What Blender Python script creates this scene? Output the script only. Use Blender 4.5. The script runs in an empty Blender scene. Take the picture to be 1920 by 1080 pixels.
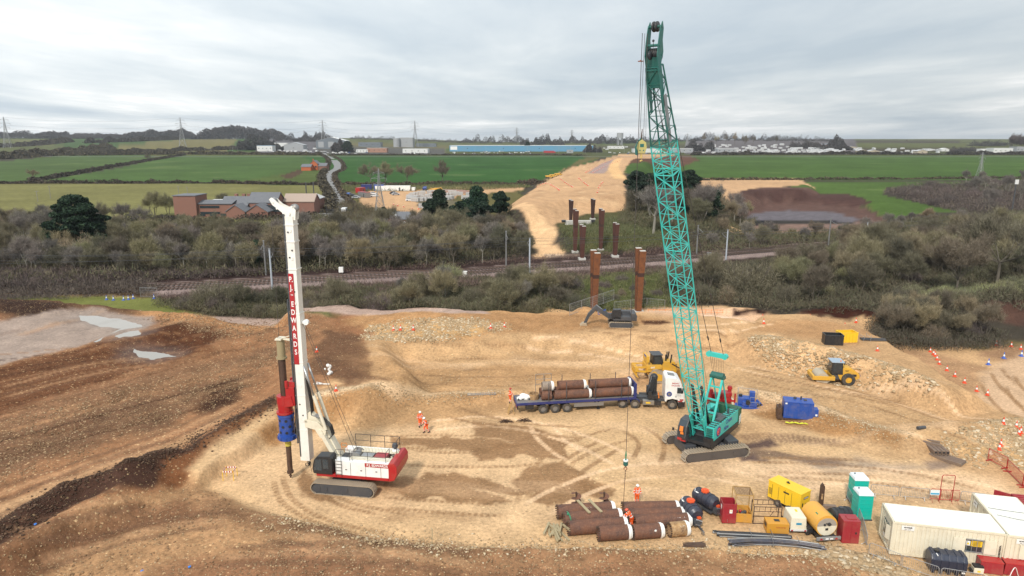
import bpy,bmesh,math,random
import numpy as np
from mathutils import Vector,Matrix,Euler
random.seed(7); RNG = np.random.default_rng(7)
SC = bpy.context.scene; R = math.radians; PI = math.pi
COL = SC.collection
# ---------------------------------------------------------------- camera
CAMH = 30.0; TH = R(12.45); F = 1280.0
cam_d = bpy.data.cameras.new('camera'); cam = bpy.data.objects.new('camera',cam_d); COL.objects.link(cam)
cam.location = (0,0,CAMH)
cam.rotation_euler = (PI/2 - TH,0,0)
cam_d.sensor_width = 36; cam_d.lens = 36*F/1920; cam_d.clip_start = .5; cam_d.clip_end = 30000
SC.camera = cam
# ---------------------------------------------------------------- exposure
SC.view_settings.view_transform = 'Standard'; SC.view_settings.look = 'None'
SC.view_settings.exposure = 0.44; SC.view_settings.gamma = 1.0; SC.view_settings.use_curve_mapping = False
# ---------------------------------------------------------------- sky: overcast, Nishita base under a cloud deck
SUN_EL,SUN_AZ = R(42),R(200)          # azimuth measured clockwise from +Y
W = bpy.data.worlds.new("World"); SC.world = W; W.use_nodes = True
nt = W.node_tree; N = nt.nodes; Lk = nt.links
for n in list(N): N.remove(n)
wout = N.new('ShaderNodeOutputWorld'); bg = N.new('ShaderNodeBackground')
sky = N.new('ShaderNodeTexSky'); sky.sky_type = 'NISHITA'; sky.sun_disc = False
sky.sun_elevation = SUN_EL; sky.sun_rotation = SUN_AZ; sky.altitude = 80; sky.dust_density = 2.5
skm = N.new('ShaderNodeVectorMath'); skm.operation = 'SCALE'; skm.inputs[3].default_value = 0.10
Lk.new(sky.outputs[0],skm.inputs[0])
tc = N.new('ShaderNodeTexCoord'); sep = N.new('ShaderNodeSeparateXYZ'); Lk.new(tc.outputs['Generated'],sep.inputs[0])
def wm(op,a,b=None,c=None,clamp=False):
 n = N.new('ShaderNodeMath'); n.operation = op; n.use_clamp = clamp
 for i,v in enumerate((a,b,c)):
  if v is None: continue
  if isinstance(v,(int,float)): n.inputs[i].default_value = v
  else: Lk.new(v,n.inputs[i])
 return n.outputs[0]
zc = wm('MAXIMUM',sep.outputs[2],0.0)
zd = wm('ADD',zc,0.055)
cx = wm('DIVIDE',sep.outputs[0],zd); cy = wm('DIVIDE',sep.outputs[1],zd)
cv = N.new('ShaderNodeCombineXYZ'); Lk.new(cx,cv.inputs[0]); Lk.new(cy,cv.inputs[1])
def cloud_noise(scale,detail,rough,off,sx=1.0,sy=1.0,dist=0.0):
 mp = N.new('ShaderNodeMapping'); mp.inputs['Location'].default_value = off; mp.inputs['Scale'].default_value = (sx,sy,1)
 Lk.new(cv.outputs[0],mp.inputs[0])
 t = N.new('ShaderNodeTexNoise'); t.inputs['Scale'].default_value = scale; t.inputs['Detail'].default_value = detail
 t.inputs['Roughness'].default_value = rough; t.inputs['Distortion'].default_value = dist
 Lk.new(mp.outputs[0],t.inputs['Vector']); return t.outputs['Fac']
n1 = cloud_noise(0.22,5,.52,(3.1,1.7,0),1,.8,.6)       # broad decks
n2 = cloud_noise(0.9,7,.6,(8.1,4.2,0),1,.45,.3)        # stretched billows
n3 = cloud_noise(3.2,6,.62,(1.3,9.2,0),1,.5,.2)
mix = wm('ADD',wm('MULTIPLY',n1,.68),wm('ADD',wm('MULTIPLY',n2,.25),wm('MULTIPLY',n3,.07)))
tone = wm('MULTIPLY',wm('SUBTRACT',mix,.385),4.6,clamp=True)
rp = N.new('ShaderNodeValToRGB'); Lk.new(tone,rp.inputs[0]); cr = rp.color_ramp
cr.elements[0].position = 0.0; cr.elements[0].color = (.46,.525,.58,1)
cr.elements[1].position = 1.0; cr.elements[1].color = (.86,.87,.87,1)
e = cr.elements.new(.45); e.color = (.58,.63,.66,1)
e = cr.elements.new(.8); e.color = (.71,.74,.75,1)
side = wm('ADD',1.0,wm('MULTIPLY',sep.outputs[0],-.22))
up = wm('ADD',.90,wm('MULTIPLY',wm('MINIMUM',zc,.9),.55))
gain = wm('MULTIPLY',side,up)
cm = N.new('ShaderNodeVectorMath'); cm.operation = 'SCALE'; Lk.new(rp.outputs[0],cm.inputs[0]); Lk.new(gain,cm.inputs[3])
mxn = N.new('ShaderNodeMixRGB'); mxn.inputs[0].default_value = .93
Lk.new(skm.outputs[0],mxn.inputs[1]); Lk.new(cm.outputs[0],mxn.inputs[2])
Lk.new(mxn.outputs[0],bg.inputs[0]); bg.inputs[1].default_value = 1.0; Lk.new(bg.outputs[0],wout.inputs[0])
# ---------------------------------------------------------------- sun behind thin cloud
sl = bpy.data.lights.new('sun','SUN'); sl.energy = 2.5; sl.angle = R(7); sl.color = (1,.95,.87)
so = bpy.data.objects.new('sun',sl); COL.objects.link(so)
sd = Vector((math.sin(SUN_AZ)*math.cos(SUN_EL),math.cos(SUN_AZ)*math.cos(SUN_EL),math.sin(SUN_EL)))
so.rotation_euler = sd.to_track_quat('Z','Y').to_euler(); so.location = (0,0,60)
# ================================================================ helpers
def ray(px,py):
 u = (px-960)/F; v = (540-py)/F
 return u,math.cos(TH)+v*math.sin(TH),-math.sin(TH)+v*math.cos(TH)
def PZ(px,py,z=0.0):
 u,y,dz = ray(px,py)
 if dz > -1e-3: dz = -1e-3
 t = (z-CAMH)/dz
 return (u*t,y*t)
def at_y(px,py,Y):
 """point on the ray through a photo pixel, at forward distance Y"""
 u,y,dz = ray(px,py); t = Y/y
 return Vector((u*t,Y,CAMH+dz*t))
def vnoise(x,y,seed=0):
 xi = np.floor(x).astype(np.int64); yi = np.floor(y).astype(np.int64)
 fx = x-xi; fy = y-yi; fx = fx*fx*(3-2*fx); fy = fy*fy*(3-2*fy)
 def h(a,b):
  n = (a*374761393 + b*668265263 + seed*974634777) & 0xffffffff
  n = ((n ^ (n >> 13))*1274126177) & 0xffffffff
  return ((n ^ (n >> 16)) & 0xffff)/65535.0
 return ((h(xi,yi)*(1-fx)+h(xi+1,yi)*fx)*(1-fy)+(h(xi,yi+1)*(1-fx)+h(xi+1,yi+1)*fx)*fy)*2-1
def fbm(x,y,s,o=4,seed=0,g=.5):
 r = 0; a = 1; t = 0
 for i in range(o):
  r = r + a*vnoise(x/s*2**i+13.7*i,y/s*2**i-7.3*i,seed+i); t += a; a *= g
 return r/t
def sdist(X,Y,poly):
 """signed distance to a polygon, >0 inside"""
 d = np.full(X.shape,1e18); ins = np.zeros(X.shape,bool); n = len(poly)
 for i in range(n):
  ax,ay = poly[i]; bx,by = poly[(i+1) % n]; ex,ey = bx-ax,by-ay
  L = ex*ex+ey*ey+1e-12
  t = np.clip(((X-ax)*ex+(Y-ay)*ey)/L,0,1)
  d = np.minimum(d,(X-ax-t*ex)**2+(Y-ay-t*ey)**2)
  c = ((ay > Y) != (by > Y)) & (X < (bx-ax)*(Y-ay)/(by-ay+1e-12)+ax)
  ins ^= c
 return np.where(ins,1,-1)*np.sqrt(d)
def ldist(X,Y,line):
 """distance to a polyline, arc length at the closest point, signed side"""
 d = np.full(X.shape,1e18); s = np.zeros(X.shape); sg = np.zeros(X.shape); acc = 0
 for i in range(len(line)-1):
  ax,ay = line[i]; bx,by = line[i+1]; ex,ey = bx-ax,by-ay; L = math.hypot(ex,ey)+1e-9
  t = np.clip(((X-ax)*ex+(Y-ay)*ey)/L/L,0,1)
  q = (X-ax-t*ex)**2+(Y-ay-t*ey)**2; m = q < d
  d = np.where(m,q,d); s = np.where(m,acc+t*L,s)
  sg = np.where(m,(X-ax)*ey-(Y-ay)*ex,sg)
  acc += L
 return np.sqrt(d),s,np.sign(sg),acc
def ss(a,b,x):
 t = np.clip((x-a)/(b-a+1e-12),0,1); return t*t*(3-2*t)
def wpoly(pts,z=0.0):
 return [PZ(p[0],p[1],p[2] if len(p) > 2 else z) for p in pts]
def smooth_line(pts,n=6):
 out = []; P = [pts[0]]+list(pts)+[pts[-1]]
 for i in range(1,len(P)-2):
  for k in range(n):
   t = k/n; a,b,c,d = (np.array(P[i+j][:2],float) for j in (-1,0,1,2))
   out.append(tuple(.5*((2*b)+(-a+c)*t+(2*a-5*b+4*c-d)*t*t+(-a+3*b-3*c+d)*t**3)))
 out.append(tuple(pts[-1][:2])); return out
# ================================================================ TERRAIN
def WP(*p,z=0.0): return wpoly(p,z)
TOP_L = WP((-900,1300),(-900,560),(0,566),(300,584),(470,617),(600,626),(650,645),(655,690),(615,745),(560,772),(505,792),(440,838),(395,868),(352,900),(240,975),(0,1120),(-200,1300),z=1.4)
FRONT = WP((-900,1700),(0,1110),(240,985),(348,912),(480,965),(640,1010),(860,1040),(1100,1050),(1330,1050),(1500,1056),(1640,1085),(1750,1200),(1900,1700),z=.6)
MID = WP((690,650),(900,640),(1200,655),(1420,700),(1560,730),(1760,800),(1700,838),(1560,795),(1380,752),(1200,700),(960,745),(760,758),(700,752))
BANKL = WP((560,612),(650,600),(700,625),(705,690),(740,750),(690,770),(600,782),(560,760),(570,690))
BANKT = WP((640,625),(700,604),(820,602),(1000,612),(1250,610),(1400,625),(1340,645),(1250,650),(1000,650),(900,660),(780,664),(690,662))
BANKR = WP((1400,655),(1440,612),(1520,612),(1620,640),(1720,700),(1800,760),(1740,762),(1600,706),(1500,690),(1440,685))
EMB = [PZ(x,y,7.5) for x,y in ((985,392),(1005,362),(1050,330),(1110,312),(1160,296),(1225,296),(1190,312),(1165,335),(1163,362),(1160,388),(1150,396),(1075,398))]
EMBFOOT = WP((960,408),(1000,440),(1060,446),(1165,420))
STOCK = [PZ(x,y,3.5) for x,y in ((1290,338),(1495,340),(1520,352),(1480,358),(1390,372),(1300,352))]
PIT = WP((1400,392),(1470,372),(1590,378),(1660,402),(1600,428),(1480,436),(1400,420))
MOUND = WP((1040,440),(1090,416),(1170,408),(1290,412),(1320,430),(1290,450),(1200,458),(1080,458))
EXPIT = WP((1112,602),(1195,604),(1195,611),(1115,611))
HEIGHTS = [
 (TOP_L,1.4,1.1,.7),(FRONT,.6,2.0,.8),(EXPIT,-2.2,2.0,.3),(MID,.5,2.5,.5),(BANKL,2.7,4.0,1.5),(BANKT,2.2,5.0,2.0),(BANKR,1.9,3.0,1.2),
 (EMB,7.5,17,1),(STOCK,3.5,7,2),(PIT,-2.5,14,4),(MOUND,3.2,14,3),
]
RIDGES = [
 (WP((-60,1080),(70,990),(140,955),(230,925),(262,910),(300,890)),1.0,1.4,.9),     # dark spoil along the trench
 (WP((30,1070),(120,1020),(260,930)),.8,1.6,.8),
 (WP((250,935),(350,882),(420,830),(470,800),(510,782)),.55,1.4,.9),
 (WP((520,780),(600,790),(700,775),(790,757),(960,744)),.35,1.6,.5),
 (WP((240,660),(340,640),(430,660),(370,680)),1.0,4.5,2.5),
 (WP((330,612),(400,620),(500,632)),.5,5,2),
 (WP((0,590),(90,600),(130,606)),1.0,7,3),
 (WP((1370,740),(1500,775),(1620,822),(1700,838)),.7,2.4,.6),
 (WP((1780,830),(1840,815),(1900,800)),1.0,3.2,1.2),
 (WP((1440,670),(1540,690),(1620,712),(1700,740),(1740,762)),1.0,2.8,1.0),
 (WP((1030,590),(1060,594),(1100,606)),1.2,1.8,.8),
 (WP((780,625),(830,618),(900,630)),.7,6,2),
 (WP((1520,596),(1580,590),(1640,602)),1.3,3.5,1.2),
 (WP((1380,585),(1440,588)),.8,3,1.2),
 (WP((1850,590),(1920,582),(2000,580)),2.0,6,2),
 (WP((1560,1064),(1440,1058),(1200,1054),(1000,1052)),.3,.8,.5),
 (WP((900,1052),(1000,1056)),.2,.7,.4),
]
def far_relief(X,Y):
 h = ss(1500,3200,Y)*(6+10*fbm(X,Y,1400,3,5)) - ss(3500,9000,Y)*40
 h = h + ss(1300,2200,Y)*ss(-100,-700,X)*16 + ss(1250,1900,Y)*ss(300,900,X)*10
 return h
def height(X,Y):
 X = np.asarray(X,float); Y = np.asarray(Y,float)
 wx = fbm(X,Y,9,3,11); wy = fbm(X,Y,9,3,29)
 fx = fbm(X,Y,2.2,2,41); fy = fbm(X,Y,2.2,2,47)
 h = far_relief(X,Y) + .25*fbm(X,Y,40,3,3)*ss(60,200,Y)
 for poly,hh,fe,wp in HEIGHTS:
  xs = [p[0] for p in poly]; ys = [p[1] for p in poly]; m = fe+wp*2+3
  k = (X > min(xs)-m) & (X < max(xs)+m) & (Y > min(ys)-m) & (Y < max(ys)+m)
  if not k.any(): continue
  d = sdist(X[k]+wp*(wx[k]+.35*fx[k]),Y[k]+wp*(wy[k]+.35*fy[k]),poly)
  w = ss(-fe,0,d); h[k] = h[k]*(1-w)+hh*w
 for line,hh,hw,wp in RIDGES:
  xs = [p[0] for p in line]; ys = [p[1] for p in line]; m = hw*1.6+wp*2+2
  k = (X > min(xs)-m) & (X < max(xs)+m) & (Y > min(ys)-m) & (Y < max(ys)+m)
  if not k.any(): continue
  d,s,sg,L = ldist(X[k]+wp*(wx[k]+.4*fx[k]),Y[k]+wp*(wy[k]+.4*fy[k]),line)
  h[k] += hh*ss(hw*1.5,0,d)*(1+.35*fx[k])
 return h
def hz(x,y): return float(height(np.array([x]),np.array([y]))[0])
_pc = {}
def P(px,py,dz=0.0):
 """ground point under a photo pixel (marches onto the terrain)"""
 if (px,py) in _pc: v = _pc[(px,py)]; return Vector((v.x,v.y,v.z+dz))
 z = 0.0
 for _ in range(9):
  x,y = PZ(px,py,z); z = .4*z+.6*hz(x,y)
 x,y = PZ(px,py,z); v = Vector((x,y,hz(x,y))); _pc[(px,py)] = v
 return Vector((v.x,v.y,v.z+dz))
NR,NC = 760,1300
iv = np.linspace(1/11000,1/16.,NR)
ys = 1/iv[::-1]
ys = np.sort(ys)
cols = np.linspace(-1.12,1.12,NC)
GX = (cols[None,:]*(ys[:,None]+6)); GY = np.repeat(ys[:,None],NC,1)
X = GX.ravel(); Y = GY.ravel()
Z = height(X,Y)
# ---- ground colour (albedo of the soil, grass, stone there, plus some painted bank shade)
C = np.zeros((len(X),3)); ST = np.zeros(len(X)); WET = np.zeros(len(X)); REG = np.zeros(len(X),np.int8)
w1x = fbm(X,Y,7,4,101); w1y = fbm(X,Y,7,4,131); w2x = fbm(X,Y,1.6,3,151); w2y = fbm(X,Y,1.6,3,171)
SAND = (.52,.385,.235); SANDL = (.60,.48,.33); TAN = (.42,.285,.155); BROWN = (.215,.125,.068); BROWN2 = (.30,.19,.105)
DARK = (.075,.045,.03); GREY = (.40,.335,.27); GREEN = (.036,.112,.030); GREEN2 = (.062,.130,.034); PALE = (.19,.205,.095); SCRUB = (.13,.115,.085)
BALL = (.335,.28,.245); ASPH = (.25,.24,.235); FARSAND = (.52,.385,.245); ROCK = (.60,.45,.28); DRYG = (.13,.13,.06)
def paint(poly,col,feather=1.0,warp=1.0,fine=.3,st=None,wet=None,reg=None,amt=1.0,px=True):
 if px: poly = wpoly(poly)
 xs = [p[0] for p in poly]; yy = [p[1] for p in poly]; m = feather+2*warp+2
 k = (X > min(xs)-m) & (X < max(xs)+m) & (Y > min(yy)-m) & (Y < max(yy)+m)
 if not k.any(): return
 d = sdist(X[k]+warp*w1x[k]+fine*w2x[k],Y[k]+warp*w1y[k]+fine*w2y[k],poly)
 w = ss(-feather*.5,feather*.5,d)*amt
 C[k] = C[k]*(1-w[:,None])+np.array(col)*w[:,None]
 if st is not None: ST[k] = ST[k]*(1-w)+st*w
 if wet is not None: WET[k] = WET[k]*(1-w)+wet*w
 if reg is not None: REG[k] = np.where(d > 0,reg,REG[k])
def stroke(line,col,hw,feather=.5,warp=.3,fine=.15,amt=1.0,tread=0,pair=0,st=None,wet=None,px=True,smooth=True,reg=None):
 if smooth: line = smooth_line(line)
 if px: line = wpoly(line)
 xs = [p[0] for p in line]; yy = [p[1] for p in line]; m = hw+pair+feather+2*warp+1
 k = (X > min(xs)-m) & (X < max(xs)+m) & (Y > min(yy)-m) & (Y < max(yy)+m)
 if not k.any(): return
 d,s,sg,L = ldist(X[k]+warp*w1x[k]+fine*w2x[k],Y[k]+warp*w1y[k]+fine*w2y[k],line)
 if pair: d = np.abs(d-pair)
 w = ss(hw+feather*.5,hw-feather*.5,d)*amt*ss(0,1.5,s)*ss(0,1.5,L-s)
 if tread: w = w*(.45+.55*(np.sin(s*2*PI/tread) > 0))
 C[k] = C[k]*(1-w[:,None])+np.array(col)*w[:,None]
 if st is not None: ST[k] = ST[k]*(1-w)+st*w
 if wet is not None: WET[k] = WET[k]*(1-w)+wet*w
 if reg is not None: REG[k] = np.where((w > .5),reg,REG[k])
C[:] = SCRUB; REG[:] = 0
big = lambda *p: list(p)
def box(Y0,Y1,X0=-12000,X1=12000): return [(X0,Y0),(X1,Y0),(X1,Y1),(X0,Y1)]
paint(box(1080,14000),(.10,.125,.055),1,0,0,px=False)
for i in range(46):
 yb = 1250+i*95+random.uniform(0,60); x0 = random.uniform(-1.0,1.0)*yb; w = random.uniform(250,700); dd = random.uniform(60,260)
 c = random.choice([(.05,.12,.035),(.09,.13,.05),(.14,.13,.08),(.12,.10,.07),(.055,.13,.04),(.15,.15,.08)])
 a = random.uniform(-60,60)
 paint([(x0,yb),(x0+w,yb+a),(x0+w+random.uniform(-80,80),yb+dd+a),(x0-random.uniform(-60,60),yb+dd)],c,6,5,0,px=False)
paint([(-400,304),(0,303),(140,290),(250,290),(300,291),(210,315),(60,340),(-400,350)],(.075,.135,.052),.8,1,.2,reg=1)
paint([(60,341),(220,316),(320,292),(600,291),(622,300),(596,306),(565,318),(470,344),(360,343)],(.068,.135,.045),.8,1,.2,reg=1)
paint([(-500,352),(110,344),(600,346),(606,352),(600,372),(560,420),(0,430),(-500,440)],PALE,.8,1,.2,reg=1)
paint([(440,342),(560,320),(600,308),(612,330),(606,345),(520,347)],(.08,.125,.042),2,2,.5,reg=1)
paint([(520,332),(560,318),(570,322),(548,334)],(.16,.115,.075),2,1,.5)
paint([(0,272),(150,283),(300,289),(470,285),(620,289),(640,270),(400,262),(-500,262),(-500,300)],(.055,.115,.040),3,3,.5)
paint([(170,284),(300,276),(420,268),(450,272),(430,284),(300,289)],(.17,.17,.085),4,4,.5)
paint([(-500,276),(0,276),(60,279),(180,275),(-300,268)],(.14,.16,.07),4,4,.5)
paint([(560,291),(1085,292),(1120,300),(1050,326),(990,347),(640,343),(620,320)],GREEN,1,1,.3,reg=1)
paint([(1160,337),(1300,292),(3200,292),(3200,335),(1500,337),(1300,340)],GREEN2,1,1,.3,reg=1)
paint([(1500,341),(2400,338),(2400,360),(1920,358),(1660,352),(1655,366),(1800,398),(1700,402),(1640,400),(1590,380),(1480,368)],(.075,.145,.040),1,1.5,.4,reg=1)
paint([(630,286),(2400,285),(2400,291),(630,291)],(.075,.095,.045),3,3,.5)
paint([(640,352),(980,346),(990,400),(900,420),(640,415)],DRYG,3,3,.6)
paint([(672,372),(690,356),(730,350),(985,352),(980,358),(860,366),(830,392),(795,400),(735,392),(680,388)],FARSAND,2,2,.5,reg=0)
paint([(735,392),(780,391),(800,399),(830,404),(820,412),(760,402)],FARSAND,2,1,.5)
paint([(780,378),(830,371),(860,377),(840,390),(790,392)],(.15,.15,.12),2,2,.6)
paint([(700,404),(740,398),(790,402),(805,412),(740,424),(690,416)],(.075,.13,.045),3,2,.5)
paint([(1163,292),(1290,291),(1312,300),(1280,312),(1220,318),(1165,335)],(.20,.125,.085),2,2,.5)
paint([(1165,335),(1185,322),(1250,314),(1300,310),(1300,330),(1200,352),(1165,345)],(.062,.13,.035),2,1,.5)
paint([(940,412),(985,372),(1010,345),(1060,316),(1120,302),(1160,290),(1270,290),(1200,300),(1180,320),(1168,350),(1172,402),(1165,425),(1060,452),(1000,446),(960,428)],FARSAND,2,2,.6,st=.15)
paint([(1045,326),(1085,300),(1110,294),(1125,297),(1075,312),(1005,350)],DRYG,2,1,.5)
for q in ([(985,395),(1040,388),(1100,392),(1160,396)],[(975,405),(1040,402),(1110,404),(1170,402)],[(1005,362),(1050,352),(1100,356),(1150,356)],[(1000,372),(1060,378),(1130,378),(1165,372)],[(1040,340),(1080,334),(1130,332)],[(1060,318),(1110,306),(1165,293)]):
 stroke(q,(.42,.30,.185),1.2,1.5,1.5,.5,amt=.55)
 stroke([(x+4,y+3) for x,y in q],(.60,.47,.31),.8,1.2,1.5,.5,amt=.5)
EMBR = [PZ(x,y,7.4) for x,y in ((1100,326),(1125,308),(1150,297),(1170,297),(1160,306),(1130,326))]
paint(EMBR,(.40,.33,.285),2,1,.4,px=False)
stroke([(1185,300),(1160,312),(1150,335),(1165,362)],(.62,.46,.27),4,3,1,.3)
paint([(955,408),(1000,425),(1025,438),(1046,450),(1040,462),(1062,474),(1060,486),(1004,486),(1000,450),(975,428),(945,420)],(.62,.47,.30),2,1.5,.5,st=.2)
paint([(1030,478),(1240,478),(1250,492),(1020,492)],(.52,.43,.32),3,2,.5,st=.4)
paint([(1045,440),(1100,418),(1180,410),(1310,412),(1320,440),(1240,468),(1110,476),(1075,468),(1050,455)],(.090,.098,.048),3,2.5,.7)
paint([(1285,336),(1500,336),(1530,356),(1470,362),(1400,386),(1300,386)],FARSAND,2,2,.5,st=.1)
paint([(1375,378),(1410,366),(1480,362),(1590,368),(1670,400),(1640,420),(1560,440),(1400,442),(1370,420)],(.20,.14,.11),3,3,.8)
paint([(1410,390),(1480,384),(1570,388),(1610,400),(1600,406),(1400,406),(1390,398)],(.22,.205,.20),3,3,1)
paint([(1400,403),(1500,401),(1615,404),(1600,409),(1400,409)],(.045,.045,.05),2,2,.6)
paint([(1385,410),(1480,408),(1590,408),(1640,402),(1560,424),(1450,430)],(.31,.235,.185),3,3,1)
paint([(1340,428),(1400,418),(1480,432),(1560,426),(1620,432),(1500,440),(1370,440)],(.55,.42,.26),3,3,1,st=.3)
paint([(1375,378),(1400,368),(1590,364),(1640,380),(1600,378),(1480,371)],(.15,.10,.08),2,2,.6)
paint([(1285,270),(1340,266),(1600,266),(1610,289),(1285,290)],(.20,.185,.17),4,3,0)
paint([(480,272),(560,266),(610,270),(600,290),(480,289)],(.20,.19,.18),4,3,0)
paint([(590,280),(835,280),(835,290),(600,290)],(.17,.165,.14),4,3,0)
RAIL = [(-700,606),(-200,566),(250,545),(450,534),(700,520),(870,513),(1060,500),(1240,487),(1440,471),(1640,457),(2000,436),(2600,412)]
RAILW = wpoly(smooth_line(RAIL,5))
stroke(RAIL,(.115,.085,.07),12.5,3,1.5,.6)
stroke(RAIL,BALL,6.4,.6,.25,.15,st=.5,reg=2)
paint([(-700,640),(-700,520),(0,510),(260,530),(300,560),(0,552)],(.16,.12,.075),3,2.5,.8)
paint([(-100,512),(60,506),(120,518),(60,526),(-100,528)],(.26,.21,.13),3,2,.8)
paint([(960,520),(1240,506),(1260,575),(1100,585),(980,600)],(.075,.085,.035),4,3,1)
SITE = [(-900,1700),(-900,545),(0,549),(120,553),(240,556),(300,566),(380,590),(470,600),(700,604),(880,606),(960,598),(1040,590),(1110,590),(1200,575),(1350,572),(1440,592),(1530,602),(1640,606),(1690,640),(1850,655),(1920,645),(2400,640),(2400,1700)]
paint(SITE,SAND,1.5,1.0,.5,st=.22,wet=.02)
paint([(0,552),(300,560),(380,590),(320,592),(200,580),(120,572),(0,562)],(.165,.20,.07),3,2,.8,st=0)
paint([(560,606),(900,606),(960,600),(900,613),(640,622),(560,616)],(.16,.17,.08),2,1.5,.5,st=0)
paint([(-900,1700),(-900,576),(0,570),(200,588),(330,600),(470,614),(640,622),(700,640),(690,700),(640,752),(560,780),(500,800),(430,845),(352,905),(240,980),(60,1090),(-300,1400)],(.37,.24,.14),2,1.5,.6,st=.75)
paint([(-500,560),(0,560),(150,580),(330,596),(250,606),(140,604),(0,610),(-500,640)],(.22,.145,.085),3,2,.8,st=.6)
paint([(0,575),(80,590),(130,604),(60,618),(0,622)],(.10,.065,.045),4,3,1)
paint([(270,592),(480,605),(510,618),(420,630),(330,625),(260,610)],(.50,.33,.18),4,3,1,st=.4)
paint([(-500,640),(0,622),(130,602),(180,598),(290,612),(270,640),(200,655),(0,705),(-500,780)],GREY,1.5,1.2,.5,st=.1,wet=.35)
paint([(-500,790),(0,708),(200,662),(330,660),(430,655),(400,690),(250,720),(0,800),(-500,950)],BROWN,3,2.5,1.0,st=.5)
paint([(240,655),(300,635),(400,640),(440,665),(360,690),(300,672)],(.17,.095,.052),3,2,1,st=.3)
paint([(300,590),(480,602),(560,618),(500,640),(400,640),(340,615)],(.46,.30,.165),4,3,1,st=.5)
paint([(-500,960),(0,800),(180,745),(420,690),(560,660),(540,690),(380,735),(150,800),(0,850),(-500,1050)],(.30,.20,.122),4,3,1,st=.8)
paint([(-500,1000),(0,835),(200,790),(400,735),(500,720),(480,750),(330,800),(180,860),(0,925),(-400,1100)],(.25,.168,.105),4,3,1,st=1.0)
paint([(-300,1150),(0,970),(150,915),(300,860),(430,800),(420,815),(300,880),(150,945),(0,1020),(-200,1200)],(.47,.34,.21),2,1.6,.5,st=.3)
paint([(400,745),(430,738),(470,745),(440,780),(400,800),(360,800)],(.13,.08,.05),2,1.5,.6)
paint([(-200,1300),(-100,1090),(60,985),(130,950),(200,925),(250,900),(345,878),(420,825),(470,795),(515,778),(520,790),(440,842),(370,888),(345,905),(300,925),(262,948),(160,978),(60,1034),(-50,1180)],(.14,.092,.065),1.0,.9,.8,st=.35)
paint([(300,905),(360,880),(420,832),(500,792),(508,800),(430,848),(352,906),(340,935),(290,930)],(.26,.15,.08),.8,.8,.5,st=.5)
paint([(640,608),(700,612),(720,650),(700,690),(670,665),(620,650)],(.34,.21,.12),3,2,1,st=.5)
paint([(600,650),(680,660),(705,692),(735,748),(650,762),(590,735)],(.235,.155,.095),1.6,1.5,.9,st=.5)  # shade of the cut bank's slope, painted in as darker soil
paint([(-400,1700),(-50,1140),(160,1000),(262,958),(350,915),(480,965),(640,1003),(860,1028),(1330,1034),(1480,1042),(1600,1070),(1700,1200),(1800,1700)],(.44,.31,.185),1.4,1.0,.5,st=.85)
paint([(-100,1200),(0,1080),(160,1010),(320,960),(420,975),(200,1040),(60,1130)],(.27,.175,.105),3,2,1,st=.7)
paint([(380,950),(520,975),(700,1015),(960,1045),(1500,1060),(1500,1075),(800,1060),(500,1010),(380,975)],(.30,.205,.125),2.5,1.3,.7,st=.8)
paint([(300,1100),(560,1040),(760,1065),(1200,1070),(1560,1078),(1560,1200),(300,1200)],(.33,.215,.13),3,2,1,st=.7)
paint([(1000,1030),(1420,1026),(1560,1050),(1640,1068),(1500,1050),(1200,1040)],(.55,.40,.23),1.5,.8,.6,st=1.0)
paint([(352,905),(395,868),(440,838),(510,792),(600,775),(760,757),(960,745),(1200,740),(1400,760),(1560,800),(1700,840),(1800,880),(1930,930),(1930,1100),(1640,1070),(1480,1036),(1330,1030),(860,1024),(640,1000),(480,962)],(.56,.43,.27),1.2,.6,.4,st=.12)
paint([(380,900),(450,845),(600,800),(900,780),(1100,800),(1120,960),(900,1000),(640,985),(480,955)],(.58,.45,.295),6,3,1,st=.2,amt=.8)
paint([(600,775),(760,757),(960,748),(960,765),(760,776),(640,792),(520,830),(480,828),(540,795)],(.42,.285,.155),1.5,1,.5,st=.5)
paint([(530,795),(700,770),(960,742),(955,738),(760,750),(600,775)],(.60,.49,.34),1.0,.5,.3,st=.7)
paint([(700,760),(960,752),(985,770),(860,790),(700,800),(620,800)],(.47,.34,.20),4,2,1,st=.3)
DMP = (.325,.225,.13)
for pl in ([(800,890),(860,885),(960,905),(1010,920),(960,925),(880,915),(800,905)],[(985,870),(1050,865),(1100,890),(1080,915),(1010,925),(960,900)],[(1000,925),(1060,900),(1110,895),(1140,915),(1080,935),(1010,950)],
           [(1010,810),(1080,825),(1060,860),(1010,860),(960,850),(900,860),(880,840),(960,825)],[(885,790),(1000,800),(1040,815),(960,825),(880,815)],[(720,822),(900,820),(1000,830),(900,845),(730,835)],
           [(700,900),(850,905),(960,940),(900,948),(760,930)],[(560,880),(590,900),(640,945),(600,945),(560,915)],[(1070,900),(1130,905),(1150,925),(1100,935)]):
 paint(pl,DMP,.5,1.0,.8,amt=.85,st=.15)
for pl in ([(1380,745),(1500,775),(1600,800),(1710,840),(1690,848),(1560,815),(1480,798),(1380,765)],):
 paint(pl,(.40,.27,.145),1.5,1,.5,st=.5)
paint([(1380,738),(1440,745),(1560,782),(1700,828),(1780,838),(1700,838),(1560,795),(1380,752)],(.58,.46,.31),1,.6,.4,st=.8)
paint([(690,662),(900,650),(1240,655),(1400,690),(1700,775),(1900,850),(1900,880),(1700,828),(1560,785),(1380,740),(1240,700),(960,742),(760,752),(705,745)],(.515,.385,.235),1.0,.7,.5,st=.18)
paint([(700,680),(1000,680),(1150,700),(960,738),(760,748),(710,740)],(.46,.325,.185),6,3,1,st=.25,amt=.8)
stroke([(860,692),(940,686),(1050,690),(1180,686)],(.58,.44,.28),1.2,1.5,.5,.3,amt=.7)
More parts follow.
